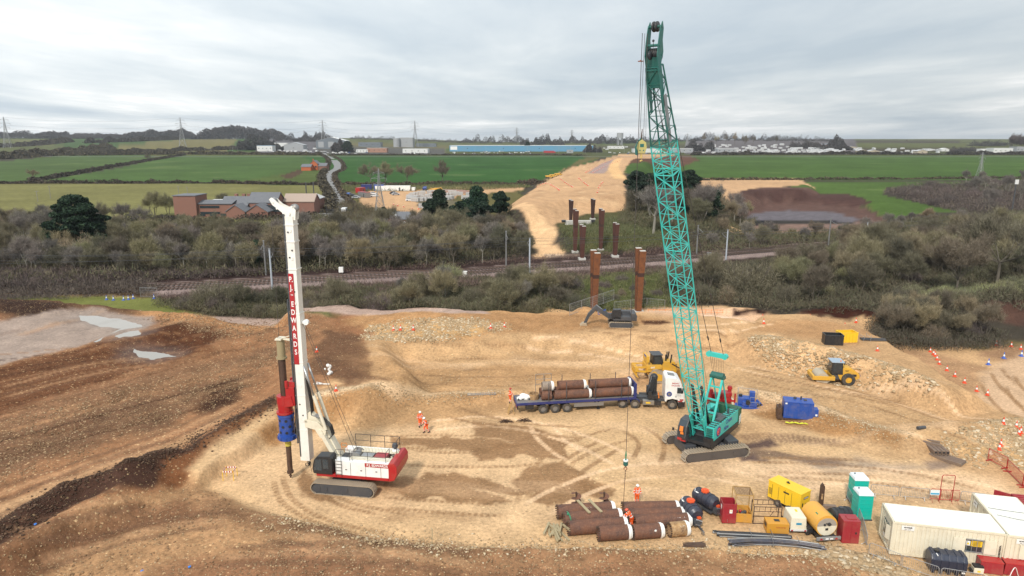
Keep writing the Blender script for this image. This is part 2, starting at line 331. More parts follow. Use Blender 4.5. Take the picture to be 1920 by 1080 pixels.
paint([(650,625),(700,606),(820,600),(1000,612),(1190,610),(1250,625),(1100,645),(960,655),(760,668),(700,668)],(.445,.305,.17),3,2.5,1,st=.7)
paint([(690,640),(820,630),(960,640),(900,655),(760,665),(700,662)],(.53,.385,.215),2,2,1,st=1.0)
paint([(960,600),(1080,596),(1200,600),(1180,612),(1000,615),(900,612)],(.50,.35,.20),2,2,1,st=.3)
paint([(1200,580),(1350,576),(1440,595),(1400,615),(1260,618),(1190,605)],(.60,.45,.31),2.5,1.5,.8,st=.1)
paint([(1210,592),(1330,590),(1400,598),(1300,606),(1220,606)],(.68,.57,.45),3,2,.8,st=.05,amt=.8)
paint([(1200,627),(1240,626),(1262,632),(1210,634)],(.15,.085,.05),.8,.6,.5)
paint([(1410,665),(1440,650),(1500,665),(1600,690),(1700,735),(1750,762),(1640,730),(1560,715),(1500,695),(1420,682)],ROCK,1.2,1.3,.8,st=1.0)
paint([(1400,645),(1440,618),(1560,625),(1640,650),(1560,665),(1470,650)],(.47,.33,.19),3,2,1,st=.5)
paint([(1370,585),(1430,588),(1440,594),(1380,592)],(.09,.055,.04),1,1,.8)
paint([(1500,600),(1530,592),(1600,588),(1645,600),(1640,606),(1560,602)],(.115,.06,.04),1,1,.8)
paint([(1830,600),(1860,585),(2400,580),(2400,625),(1900,612)],(.17,.115,.085),2,2,1)
paint([(1750,640),(1920,640),(2400,640),(2400,655),(1850,660)],(.24,.20,.11),2,2,1)
paint([(1850,650),(2300,645),(2300,700),(1900,690),(1840,668)],(.38,.27,.17),2,2,1,st=.3)
paint([(1680,650),(1760,660),(1860,690),(1830,740),(1760,720)],(.46,.33,.205),3,2,1,st=.4)
paint([(1830,745),(1860,690),(1940,655),(2300,650),(2300,900),(1920,800),(1880,770)],(.54,.42,.29),2,2,.6,st=.1)
paint([(1770,850),(1840,815),(1930,800),(1990,860),(1900,880),(1860,870)],(.52,.385,.225),2,1.5,.8,st=1.0)
paint([(1180,862),(1400,850),(1700,872),(1860,905),(1940,960),(1700,930),(1400,905),(1200,890)],(.60,.475,.33),5,2.5,.8,st=.15,amt=.75)
paint([(1500,866),(1640,868),(1760,880),(1700,886),(1560,880)],(.50,.41,.30),2,1.5,.6,st=.05,wet=.5)
paint([(1735,868),(1790,862),(1800,876),(1750,884)],(.40,.31,.22),1,.6,.4,st=.0,wet=.75)
stroke([(1390,846),(1450,850),(1520,862),(1600,868)],(.25,.19,.14),.9,.8,.5,.5,amt=.8)
stroke([(1380,822),(1440,820),(1520,824),(1600,834)],(.30,.22,.15),1.0,.8,.5,.4,amt=.7,tread=.5)
paint([(1395,828),(1450,822),(1470,832),(1400,842)],(.20,.15,.12),1,1,.6)
paint([(1395,850),(1425,848),(1450,862),(1400,862)],(.22,.17,.14),1,1,.6)
TR = (.36,.255,.15); TL = (.66,.52,.36)
for ln,c,t in (([(1010,945),(1040,900),(1080,870),(1150,830)],TR,0),([(1000,960),(1060,925),(1160,890),(1300,880),(1420,905)],TL,0),([(1012,790),(1030,820),(1060,845),(1090,860)],TL,0),
                 ([(1040,800),(1060,830),(1090,850)],TR,.45),([(1000,952),(1020,900),(1050,860),(1110,830),(1180,810)],TR,.5),([(760,858),(860,862),(960,860),(1020,852)],TR,.5),([(720,935),(860,945),(960,950)],TR,.5),
                 ([(720,915),(850,925),(950,930)],TR,.5),([(700,830),(820,828),(960,832)],TR,.5),([(560,880),(580,925),(640,960),(760,985)],TR,.5),([(545,890),(560,930),(620,965),(700,985)],TR,.5),
                 ([(800,800),(900,790),(1000,800),(1100,830),(1180,870)],TL,0),([(840,770),(960,800),(1100,812)],TR,0),([(1180,800),(1220,830),(1210,870)],TR,0),([(1420,915),(1600,890),(1750,900),(1900,935)],TL,0),
                 ([(1400,880),(1560,885),(1700,900),(1850,935)],TR,.5),([(1420,872),(1560,874),(1650,880)],TR,.5),([(1380,690),(1500,720),(1650,745),(1800,790),(1900,830)],TL,0),([(1400,712),(1520,738),(1650,765),(1800,820)],TR,.5),
                 ([(1400,702),(1540,728),(1700,768)],TR,0),([(1880,700),(1900,730),(1960,780)],TR,0),([(1860,720),(1880,750),(1930,800)],TR,0),([(1900,690),(1930,720),(1990,760)],TR,.5),
                 ([(760,715),(860,722),(960,722),(1060,714)],TR,.5),([(740,700),(860,706),(980,706)],TR,.5),([(740,732),(800,736),(900,730)],TR,.5),([(800,676),(960,672),(1120,678)],TR,.5),([(980,660),(1120,668),(1240,690)],TL,0),
                 ([(1080,640),(1180,650),(1300,655),(1400,650)],TR,0),([(1250,640),(1350,640),(1440,625)],TL,0),([(1700,800),(1780,820),(1860,850)],TR,0)):
 stroke(ln,c,.26,.15,.10,.06,amt=.72,tread=t,pair=1.25 if t == 0 else 1.5)
for ln in ([(-200,1040),(0,955),(160,900),(330,835),(450,778)],[(-200,1075),(0,985),(180,905),(340,850)],[(0,750),(160,705),(300,690)],[(0,770),(180,720),(330,700)],[(60,1080),(200,1030),(320,1000),(440,985)],
           [(0,1045),(120,1010),(260,960)],[(500,1010),(640,1030),(800,1055)],[(400,1060),(640,1050),(900,1070)]):
 stroke(ln,(.25,.17,.11),.3,.3,.2,.2,amt=.5,pair=1.1)
 stroke(ln,(.52,.38,.24),.25,.3,.2,.2,amt=.35,pair=.2)
for i in range(60):      # broad vehicle wear, all over the running surface
 x = random.uniform(620,1800); y = random.uniform(660,1000); a = random.uniform(-.15,.35)
 L = random.uniform(60,260); q = [(x+L*t,y+L*t*a*.5+random.uniform(-4,4)) for t in (0,.33,.66,1)]
 stroke(q,random.choice([TR,TL,TL,(.46,.335,.20)]),random.uniform(.3,1.4),.6,.5,.3,amt=random.uniform(.12,.4))
for i in range(40):
 x = random.uniform(-100,560); y = random.uniform(620,860); L = random.uniform(80,300)
 q = [(x+L*t,y-L*t*.28+random.uniform(-3,3)) for t in (0,.33,.66,1)]
 stroke(q,random.choice([(.20,.125,.075),(.46,.32,.19),(.33,.21,.125)]),random.uniform(.2,1.0),.6,.6,.4,amt=random.uniform(.15,.4))
stroke([(380,600),(440,603),(560,606),(700,608),(850,611),(920,608)],(.47,.38,.31),2.6,.8,.4,.2)
for k in range(16):
 y0 = 800+k*17; q = [(-60,y0),(120,y0-46),(300,y0-100+k*1.2),(470,y0-150+k*2.2)]
 if y0-150+k*2.2 < 770: stroke(q,random.choice([(.12,.07,.04),(.42,.29,.17),(.15,.09,.052)]),random.uniform(.10,.28),.15,.35,.25,amt=random.uniform(.3,.6))
for k in range(9): stroke([(-60,690+k*12),(120,672+k*8),(280,655+k*6),(400,640+k*7)],random.choice([(.10,.055,.032),(.36,.24,.14)]),random.uniform(.12,.35),.15,.4,.3,amt=random.uniform(.3,.6))
ROADL = [(606,286),(609,291),(622,298),(633,308),(634,316),(622,323),(615,331),(617,343),(626,358),(640,376),(653,396),(672,424),(705,468)]
earth = (C[:,0] > C[:,1])[:,None]
E_ = np.stack([1.36*C[:,0]**1.60,1.34*C[:,1]**1.60,1.40*C[:,2]**1.55],1); G_ = C*np.array([.84,.72,.56])
C = np.where(earth,E_,G_)
mot = fbm(X,Y,18,5,301)*.16+fbm(X,Y,2.5,4,333)*.16*ss(700,200,Y)+ST*fbm(X,Y,.8,3,345)*.25*ss(300,100,Y)
C *= (1+np.clip(mot,-.38,.38))[:,None]
near = ss(400,120,Y)
Z += near*(ST*.13*fbm(X,Y,1.1,4,401,.62)+.035*fbm(X,Y,1.7,4,431))
Z += near*ss(.25,.8,ST)*.07*np.maximum(0,vnoise(X/.34,Y/.34,77))
PUD = [WP((145,606),(185,608),(225,612),(272,626),(250,634),(210,630),(170,622),(150,616)),WP((218,652),(235,644),(262,640),(262,650),(240,654),(222,657)),WP((250,672),(275,673),(318,682),(325,687),(290,692),(262,688))]
ZPUD = []
for pl in PUD:
 d = sdist(X+.6*w1x+.6*w2x,Y+.6*w1y+.6*w2y,pl); cxm = np.mean([p[0] for p in pl]); cym = np.mean([p[1] for p in pl]); zc_ = hz(cxm,cym)
 w = ss(-4.0,-.3,d); Z = Z*(1-w)+(zc_+.0)*w; Z -= ss(-.5,.3,d)*.16*(1+.45*fbm(X,Y,1.3,3,501)); ZPUD.append(zc_-.10)
 WET = np.maximum(WET,w*.6)
verts = np.stack([X,Y,Z],1)
idx = np.arange(NR*NC).reshape(NR,NC)
quads = np.stack([idx[:-1,:-1],idx[:-1,1:],idx[1:,1:],idx[1:,:-1]],-1).reshape(-1,4)
qreg = REG[quads[:,0]]
# ---- ground materials
def new_mat(name):
 m = bpy.data.materials.new(name); m.use_nodes = True
 nt = m.node_tree; b = nt.nodes['Principled BSDF']; return m,nt,b
def nd(nt,t,**kw):
 n = nt.nodes.new('ShaderNode'+t)
 for k,v in kw.items():
  if k in n.inputs: n.inputs[k].default_value = v
  else: setattr(n,k,v)
 return n
def mth(nt,op,a,b=None,c=None,clamp=False):
 n = nt.nodes.new('ShaderNodeMath'); n.operation = op; n.use_clamp = clamp
 for i,v in enumerate((a,b,c)):
  if v is None: continue
  if isinstance(v,(int,float)): n.inputs[i].default_value = v
  else: nt.links.new(v,n.inputs[i])
 return n.outputs[0]
def mixc(nt,fac,a,b,mode='MIX'):
 n = nt.nodes.new('ShaderNodeMixRGB'); n.blend_type = mode
 for i,v in enumerate((fac,a,b)):
  if hasattr(v,'links') or hasattr(v,'is_linked'): nt.links.new(v,n.inputs[i])
  elif isinstance(v,(int,float)): n.inputs[i].default_value = v if i == 0 else (v,v,v,1)
  else: n.inputs[i].default_value = (*v,1)
 return n.outputs[0]
def ground_mat(name,stones=True,field=False):
 m,nt,b = new_mat(name); L = nt.links
 at = nd(nt,'Attribute',attribute_name='soil'); a2 = nd(nt,'Attribute',attribute_name='grit')
 sp = nd(nt,'SeparateColor'); L.new(a2.outputs['Color'],sp.inputs[0]); st = sp.outputs[0]; wet = sp.outputs[1]
 geo = nd(nt,'NewGeometry'); pos = geo.outputs['Position']
 nA = nd(nt,'TexNoise',Scale=.35,Detail=6.0,Roughness=.65); L.new(pos,nA.inputs['Vector'])
 nB = nd(nt,'TexNoise',Scale=3.2,Detail=5.0,Roughness=.7); L.new(pos,nB.inputs['Vector'])
 f = mth(nt,'ADD',mth(nt,'MULTIPLY',mth(nt,'SUBTRACT',nA.outputs['Fac'],.5),.8),mth(nt,'MULTIPLY',mth(nt,'SUBTRACT',nB.outputs['Fac'],.5),1.5 if not field else .35))
 f = mth(nt,'ADD',1.0,f)
 c = nt.nodes.new('ShaderNodeVectorMath'); c.operation = 'SCALE'; L.new(at.outputs['Color'],c.inputs[0]); L.new(f,c.inputs[3]); col = c.outputs[0]
 hgt = mth(nt,'MULTIPLY',nB.outputs['Fac'],.10)
 if stones:
  vo = nd(nt,'TexVoronoi',Scale=3.4); L.new(pos,vo.inputs['Vector'])
  v2 = nd(nt,'TexVoronoi',Scale=7.5); L.new(pos,v2.inputs['Vector'])
  for v,amt,th in ((vo,1.0,.30),(v2,.8,.34)):
   s3 = nd(nt,'SeparateColor'); L.new(v.outputs['Color'],s3.inputs[0])
   has = mth(nt,'GREATER_THAN',mth(nt,'MULTIPLY',st,.5),s3.outputs[0])
   blob = mth(nt,'MULTIPLY',has,mth(nt,'LESS_THAN',v.outputs['Distance'],mth(nt,'ADD',.12,mth(nt,'MULTIPLY',s3.outputs[1],th))))
   tone = mth(nt,'ADD',.55,mth(nt,'MULTIPLY',s3.outputs[2],1.15))
   sc = nt.nodes.new('ShaderNodeVectorMath'); sc.operation = 'SCALE'; L.new(mixc(nt,.5,col,(.52,.37,.20)),sc.inputs[0]); L.new(tone,sc.inputs[3])
   col = mixc(nt,mth(nt,'MULTIPLY',blob,amt*.8),col,sc.outputs[0])
   hgt = mth(nt,'ADD',hgt,mth(nt,'MULTIPLY',blob,mth(nt,'MULTIPLY',mth(nt,'SUBTRACT',.5,v.outputs['Distance']),.14)))
 if field:   # drilled rows and uneven growth
  mp = nd(nt,'Mapping'); mp.inputs['Rotation'].default_value = (0,0,R(18)); mp.inputs['Scale'].default_value = (.05,1.2,1); L.new(pos,mp.inputs[0])
  nr = nd(nt,'TexNoise',Scale=.22,Detail=4.0,Roughness=.6); L.new(mp.outputs[0],nr.inputs['Vector'])
  nl = nd(nt,'TexNoise',Scale=.012,Detail=6.0,Roughness=.62); L.new(pos,nl.inputs['Vector'])
  g = mth(nt,'ADD',mth(nt,'MULTIPLY',nr.outputs['Fac'],.45),mth(nt,'MULTIPLY',nl.outputs['Fac'],1.1))
  c2 = nt.nodes.new('ShaderNodeVectorMath'); c2.operation = 'SCALE'; L.new(col,c2.inputs[0]); L.new(mth(nt,'ADD',.24,g),c2.inputs[3]); col = c2.outputs[0]
  col = mixc(nt,mth(nt,'MULTIPLY',mth(nt,'GREATER_THAN',nl.outputs['Fac'],.62),.22),col,(.17,.17,.075))
 wd = mth(nt,'SUBTRACT',1.0,mth(nt,'MULTIPLY',wet,.25))
 c3 = nt.nodes.new('ShaderNodeVectorMath'); c3.operation = 'SCALE'; L.new(col,c3.inputs[0]); L.new(wd,c3.inputs[3])
 L.new(c3.outputs[0],b.inputs['Base Color'])
 L.new(mth(nt,'SUBTRACT',.95,mth(nt,'MULTIPLY',wet,.62)),b.inputs['Roughness']); L.new(mth(nt,'ADD',.06,mth(nt,'MULTIPLY',wet,.5)),b.inputs['Specular IOR Level'])
 bp = nd(nt,'Bump',Strength=.9,Distance=1.0); L.new(hgt,bp.inputs['Height']); L.new(bp.outputs[0],b.inputs['Normal'])
 return m
def mesh_np(name,v,q,mat,attrs=None,smooth=True):
 me = bpy.data.meshes.new(name)
 me.vertices.add(len(v)); me.vertices.foreach_set('co',v.astype(np.float32).ravel())
 me.loops.add(q.size); me.loops.foreach_set('vertex_index',q.astype(np.int32).ravel())
 me.polygons.add(len(q)); me.polygons.foreach_set('loop_start',(np.arange(len(q))*q.shape[1]).astype(np.int32))
 me.update(calc_edges=True)
 me.polygons.foreach_set('use_smooth',np.full(len(q),smooth)); me.materials.append(mat)
 for k,a in (attrs or {}).items():
  at = me.color_attributes.new(k,'FLOAT_COLOR','POINT'); at.data.foreach_set('color',a.astype(np.float32).ravel())
 o = bpy.data.objects.new(name,me); COL.objects.link(o); return o
M_GROUND = ground_mat('soil'); M_FIELD = ground_mat('crop',False,True)
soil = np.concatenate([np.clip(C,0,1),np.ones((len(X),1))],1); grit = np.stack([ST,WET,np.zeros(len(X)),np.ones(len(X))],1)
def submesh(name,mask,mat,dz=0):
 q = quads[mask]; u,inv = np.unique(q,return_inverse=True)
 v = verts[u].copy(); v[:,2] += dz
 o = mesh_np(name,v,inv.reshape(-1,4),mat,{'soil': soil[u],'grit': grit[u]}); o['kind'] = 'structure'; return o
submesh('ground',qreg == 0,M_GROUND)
submesh('farm_field',qreg == 1,M_FIELD)
submesh('track_bed',qreg == 2,M_GROUND)
def ribbon(name,line,hw,mat,dz=.05,z=None,step=None):
 vs = []; n = len(line)
 for i,p in enumerate(line):
  a = Vector(line[max(0,i-1)][:2]); b_ = Vector(line[min(n-1,i+1)][:2]); t = (b_-a).normalized(); nn = Vector((-t.y,t.x))
  w = hw[i] if isinstance(hw,(list,tuple)) else hw
  zz = hz(p[0],p[1]) if z is None else z
  for s in (-1,1): vs.append((p[0]+nn.x*w*s,p[1]+nn.y*w*s,zz+dz))
 q = [(2*i,2*i+1,2*i+3,2*i+2) for i in range(n-1)]
 me = bpy.data.meshes.new(name); me.from_pydata(vs,[],q); me.materials.append(mat); me.update()
 o = bpy.data.objects.new(name,me); COL.objects.link(o); o['kind'] = 'structure'; return o
def rough_mat(name,col,rough=.85,var=.3,scale=1.0,bump=.02,metallic=0,spec=.4,col2=None,streak=False):
 m,nt,b = new_mat(name); L = nt.links
 tcn = nd(nt,'TexCoord'); v = tcn.outputs['Object']
 if streak:
  mp = nd(nt,'Mapping'); mp.inputs['Scale'].default_value = (1,1,.12); L.new(v,mp.inputs[0]); v = mp.outputs[0]
 n1 = nd(nt,'TexNoise',Scale=scale,Detail=7.0,Roughness=.68); L.new(v,n1.inputs['Vector'])
 n2 = nd(nt,'TexNoise',Scale=scale*7,Detail=4.0,Roughness=.6); L.new(v,n2.inputs['Vector'])
 c2 = col2 or tuple(x*.55 for x in col)
 f = mth(nt,'MULTIPLY',mth(nt,'SUBTRACT',mth(nt,'ADD',mth(nt,'MULTIPLY',n1.outputs['Fac'],.7),mth(nt,'MULTIPLY',n2.outputs['Fac'],.3)),.38),var*4,clamp=True)
 cc = mixc(nt,f,col,c2); L.new(cc,b.inputs['Base Color'])
 b.inputs['Roughness'].default_value = rough; b.inputs['Metallic'].default_value = metallic; b.inputs['Specular IOR Level'].default_value = spec
 if bump:
  bp = nd(nt,'Bump',Strength=.6,Distance=bump); L.new(n2.outputs['Fac'],bp.inputs['Height']); L.new(bp.outputs[0],b.inputs['Normal'])
 return m
M_ASPH = rough_mat('asphalt',(.21,.205,.20),.9,.35,.25,.01,col2=(.17,.165,.16))
road_w = wpoly(smooth_line(ROADL,6))
ribbon('road',road_w,[4.7]*len(road_w),M_ASPH,.06)
ribbon('road',wpoly(smooth_line([(560,404),(600,403),(640,404),(668,415),(690,440)],4)),6,M_ASPH,.04)
ribbon('road',[(-2500,1120),(-600,1085),(0,1075),(500,1080),(2500,1090)],5,M_ASPH,.3,z=.3)
M_WATER,_nt,_b = new_mat('water'); _b.inputs['Base Color'].default_value = (.30,.27,.23,1); _b.inputs['Roughness'].default_value = .06; _b.inputs['IOR'].default_value = 1.33; _b.inputs['Specular IOR Level'].default_value = .9
for pl,zp in zip(PUD,ZPUD):
 xs = [p[0] for p in pl]; yy = [p[1] for p in pl]; m = 1.5
 me = bpy.data.meshes.new('puddle'); me.from_pydata([(min(xs)-m,min(yy)-m,zp),(max(xs)+m,min(yy)-m,zp),(max(xs)+m,max(yy)+m,zp),(min(xs)-m,max(yy)+m,zp)],[],[(0,1,2,3)])
 me.materials.append(M_WATER); o = bpy.data.objects.new('puddle',me); COL.objects.link(o); o['kind'] = 'structure'
# ================================================================ OBJECT LIBRARY
class MB:
 """collects shapes into one mesh"""
 def __init__(s): s.v = []; s.f = []; s.mi = []; s.m = 0; s.M = Matrix.Identity(4)
 def add(s,vs,fs):
  b = len(s.v); M = s.M
  s.v += [tuple(M @ Vector(v)) for v in vs]; s.f += [tuple(b+i for i in f) for f in fs]; s.mi += [s.m]*len(fs); return s
 def box(s,c,d,rz=0,rx=0,ry=0,taper=1.0,tx=None):
  hx,hy,h = d[0]/2,d[1]/2,d[2]/2; E = Euler((rx,ry,rz)).to_matrix(); t = taper; t2 = tx if tx is not None else taper
  vs = [E @ Vector(p) for p in ((-hx,-hy,-h),(hx,-hy,-h),(hx,hy,-h),(-hx,hy,-h),(-hx*t2,-hy*t,h),(hx*t2,-hy*t,h),(hx*t2,hy*t,h),(-hx*t2,hy*t,h))]
  c = Vector(c); return s.add([v+c for v in vs],[(0,3,2,1),(4,5,6,7),(0,1,5,4),(1,2,6,5),(2,3,7,6),(3,0,4,7)])
 def cyl(s,a,b,r,r2=None,n=10,caps=True):
  a = Vector(a); b = Vector(b); r2 = r if r2 is None else r2; d = b-a
  if d.length < 1e-6: return s
  q = d.to_track_quat('Z','Y'); vs = []; fs = []
  for p,rr in ((a,r),(b,r2)):
   for i in range(n):
    t = 2*PI*i/n+PI/n; vs.append(p+q @ Vector((rr*math.cos(t),rr*math.sin(t),0)))
  for i in range(n): j = (i+1) % n; fs.append((i,j,n+j,n+i))
  if caps: fs += [tuple(range(n-1,-1,-1)),tuple(range(n,2*n))]
  return s.add(vs,fs)
 def pipe(s,a,b,r,t=.03,n=24):
  """open thick-walled tube"""
  a = Vector(a); b = Vector(b); q = (b-a).to_track_quat('Z','Y'); vs = []
  for p,rr in ((a,r),(b,r),(b,r-t),(a,r-t)):
   for i in range(n): u = 2*PI*i/n; vs.append(p+q @ Vector((rr*math.cos(u),rr*math.sin(u),0)))
  fs = []
  for k in range(4):
   for i in range(n):
    j = (i+1) % n; k2 = (k+1) % 4; fs.append((k*n+i,k*n+j,k2*n+j,k2*n+i))
  return s.add(vs,fs)
 def tube(s,pts,r,n=6):
  for a,b in zip(pts[:-1],pts[1:]): s.cyl(a,b,r,n=n,caps=True)
  return s
 def bar(s,a,b,w,h=None):
  a = Vector(a); b = Vector(b); h = h or w; d = b-a; q = d.to_track_quat('Z','Y'); vs = []
  for p in (a,b):
   for x,y in ((-1,-1),(1,-1),(1,1),(-1,1)): vs.append(p+q @ Vector((x*w/2,y*h/2,0)))
  return s.add(vs,[(0,3,2,1),(4,5,6,7),(0,1,5,4),(1,2,6,5),(2,3,7,6),(3,0,4,7)])
 def prism(s,prof,y0,y1,axis='y'):
  """profile in (x, z), extruded along y (or x / z)"""
  n = len(prof); vs = []
  for y in (y0,y1):
   for p in prof:
    vs.append((p[0],y,p[1]) if axis == 'y' else ((y,p[0],p[1]) if axis == 'x' else (p[0],p[1],y)))
  fs = [tuple(range(n)),tuple(range(2*n-1,n-1,-1))]+[(i,n+i,n+(i+1) % n,(i+1) % n) for i in range(n)]
  return s.add(vs,fs)
 def ball(s,c,r,n=12,m=8,sz=(1,1,1)):
  vs = []; fs = []; c = Vector(c)
  for i in range(m+1):
   ph = PI*i/m
   for j in range(n):
    t = 2*PI*j/n; vs.append(c+Vector((r*sz[0]*math.sin(ph)*math.cos(t),r*sz[1]*math.sin(ph)*math.sin(t),r*sz[2]*math.cos(ph))))
  for i in range(m):
   for j in range(n): k = (j+1) % n; fs.append((i*n+j,(i+1)*n+j,(i+1)*n+k,i*n+k))
  return s.add(vs,fs)
 def poly(s,pts): return s.add(pts,[tuple(range(len(pts)))])
 def build(s,name,mat,parent=None,smooth=False,bevel=0,loc=None):
  me = bpy.data.meshes.new(name); me.from_pydata(s.v,[],s.f)
  mats = mat if isinstance(mat,(list,tuple)) else [mat]
  for m in mats: me.materials.append(m)
  if len(mats) > 1: me.polygons.foreach_set('material_index',s.mi)
  bm = bmesh.new(); bm.from_mesh(me); bmesh.ops.remove_doubles(bm,verts=bm.verts,dist=1e-6); bmesh.ops.recalc_face_normals(bm,faces=bm.faces)
  if bevel:
   es = [e for e in bm.edges if len(e.link_faces) == 2 and e.calc_face_angle(0) > .5]
   try: bmesh.ops.bevel(bm,geom=es,offset=bevel,segments=2,affect='EDGES',profile=.6,clamp_overlap=True)
   except Exception: pass
  bm.to_mesh(me); bm.free()
  if smooth:
   me.polygons.foreach_set('use_smooth',[True]*len(me.polygons))
   try: me.set_sharp_from_angle(angle=R(35))
   except Exception: pass
  me.update(); o = bpy.data.objects.new(name,me); COL.objects.link(o)
  if parent is not None: o.parent = parent
  if loc is not None: o.location = loc
  return o
def thing(name,label,cat,loc=(0,0,0),rz=0,group=None):
 o = bpy.data.objects.new(name,None); COL.objects.link(o); o.empty_display_size = .3
 o.location = loc; o.rotation_euler = (0,0,rz); o['label'] = label; o['category'] = cat
 if group: o['group'] = group
 return o
def tag(o,label,cat,group=None,loc=None,rz=None):
 o['label'] = label; o['category'] = cat
 if group: o['group'] = group
 if loc is not None: o.location = loc
 if rz is not None: o.rotation_euler[2] = rz
 return o
KIDS = {}
def copy_tree(o,loc=None,rz=None,label=None,group=None,scale=None,parent=None,cat=None):
 c = o.copy(); COL.objects.link(c)
 if parent is not None: c.parent = parent
 if loc is not None: c.location = loc
 if rz is not None: c.rotation_euler = (0,0,rz)
 if scale is not None: c.scale = (scale,)*3 if isinstance(scale,(int,float)) else scale
 if label: c['label'] = label
 if group: c['group'] = group
 if cat: c['category'] = cat
 if o.name not in KIDS: KIDS[o.name] = list(o.children)
 for ch in KIDS[o.name]: copy_tree(ch,parent=c)
 return c
_mc = {}
def paint_mat(col,rough=.45,dirt=.35,metal=0.0,scale=1.2,dirtcol=(.30,.22,.13),bump=.004):
 """site-worn paint: base colour, dust and scuffs gathering in patches"""
 key = (col,rough,dirt,metal,scale,dirtcol)
 if key in _mc: return _mc[key]
 m,nt,b = new_mat('paint'); L = nt.links; tcn = nd(nt,'TexCoord'); v = tcn.outputs['Object']
 n1 = nd(nt,'TexNoise',Scale=scale,Detail=8.0,Roughness=.7); L.new(v,n1.inputs['Vector'])
 mp = nd(nt,'Mapping'); mp.inputs['Scale'].default_value = (4,4,.6); L.new(v,mp.inputs[0])
 n2 = nd(nt,'TexNoise',Scale=2.0,Detail=6.0,Roughness=.7); L.new(mp.outputs[0],n2.inputs['Vector'])
 f = mth(nt,'ADD',mth(nt,'MULTIPLY',mth(nt,'SUBTRACT',n1.outputs['Fac'],.47),4.0,clamp=True),mth(nt,'MULTIPLY',mth(nt,'SUBTRACT',n2.outputs['Fac'],.55),4.0,clamp=True))
 f = mth(nt,'MULTIPLY',f,dirt*(.35 if max(col) < .2 and metal == 0 and rough < .75 else 1),clamp=True)
 cc = mixc(nt,f,col,dirtcol); L.new(cc,b.inputs['Base Color'])
 L.new(mth(nt,'ADD',rough,mth(nt,'MULTIPLY',f,.45)),b.inputs['Roughness']); b.inputs['Metallic'].default_value = metal
 if bump:
  bp = nd(nt,'Bump',Strength=.4,Distance=bump); L.new(n1.outputs['Fac'],bp.inputs['Height']); L.new(bp.outputs[0],b.inputs['Normal'])
 _mc[key] = m; return m
WHITE = paint_mat((.78,.77,.74),.35,.22); CREAM = paint_mat((.70,.64,.50),.4,.28); RED = paint_mat((.38,.015,.018),.35,.18); BLUE = paint_mat((.016,.065,.30),.4,.25)
NAVY = paint_mat((.02,.03,.14),.4,.3); TEAL = paint_mat((.04,.47,.41),.4,.2); TEALD = paint_mat((.016,.11,.09),.45,.3); YEL = paint_mat((.62,.34,.035),.45,.4)
YELB = paint_mat((.80,.50,.02),.4,.15); BLACK = paint_mat((.022,.023,.026),.4,.25); DGREY = paint_mat((.055,.058,.065),.5,.35); GREYM = paint_mat((.28,.28,.28),.45,.35,.6)
STEEL = paint_mat((.42,.42,.42),.38,.3,.85); RUBBER = paint_mat((.035,.034,.033),.8,.45); MUDDY = paint_mat((.30,.235,.17),.85,.6,dirtcol=(.42,.33,.23)); TRACKM = paint_mat((.33,.265,.19),.85,.5,dirtcol=(.44,.35,.25))
ROPE = paint_mat((.05,.04,.035),.6,.1); ORANGE = paint_mat((.75,.20,.02),.5,.25); GALV = paint_mat((.36,.37,.38),.45,.3,.55); MAROON = paint_mat((.30,.02,.03),.4,.25)
GREENM = paint_mat((.02,.20,.10),.4,.2); WOOD = paint_mat((.36,.29,.17),.8,.4,dirtcol=(.20,.16,.10)); CONC = rough_mat('concrete',(.50,.48,.44),.9,.3,.8,.01); BRWN = paint_mat((.085,.05,.035),.55,.5,.3,dirtcol=(.20,.12,.07))
M_GLASS,_nt,_b = new_mat('glass'); _b.inputs['Base Color'].default_value = (.03,.04,.045,1); _b.inputs['Roughness'].default_value = .08; _b.inputs['Specular IOR Level'].default_value = .8
M_CLEAR,_nt,_b = new_mat('clear_glass'); _b.inputs['Base Color'].default_value = (.10,.12,.13,1); _b.inputs['Roughness'].default_value = .05; _b.inputs['Alpha'].default_value = .45
def rust_mat(c1,c2,c3,name='rust'):
 m,nt,b = new_mat(name); L = nt.links; tcn = nd(nt,'TexCoord'); v = tcn.outputs['Object']
 n1 = nd(nt,'TexNoise',Scale=1.3,Detail=8.0,Roughness=.7); L.new(v,n1.inputs['Vector'])
 n2 = nd(nt,'TexNoise',Scale=9.0,Detail=5.0,Roughness=.7); L.new(v,n2.inputs['Vector'])
 cc = mixc(nt,mth(nt,'MULTIPLY',mth(nt,'SUBTRACT',n1.outputs['Fac'],.4),4.0,clamp=True),c1,c2)
 cc = mixc(nt,mth(nt,'MULTIPLY',mth(nt,'SUBTRACT',n2.outputs['Fac'],.52),5.0,clamp=True),cc,c3)
 L.new(cc,b.inputs['Base Color']); b.inputs['Roughness'].default_value = .8; b.inputs['Metallic'].default_value = .1
 bp = nd(nt,'Bump',Strength=.5,Distance=.01); L.new(n2.outputs['Fac'],bp.inputs['Height']); L.new(bp.outputs[0],b.inputs['Normal']); return m
RUST = rust_mat((.17,.072,.040),(.085,.045,.034),(.25,.135,.085)); RUSTO = rust_mat((.42,.25,.11),(.16,.09,.05),(.58,.42,.25)); CORTEN = rust_mat((.18,.062,.02),(.10,.038,.018),(.23,.09,.032))
CORTEND = rust_mat((.05,.022,.016),(.04,.02,.016),(.07,.03,.02))
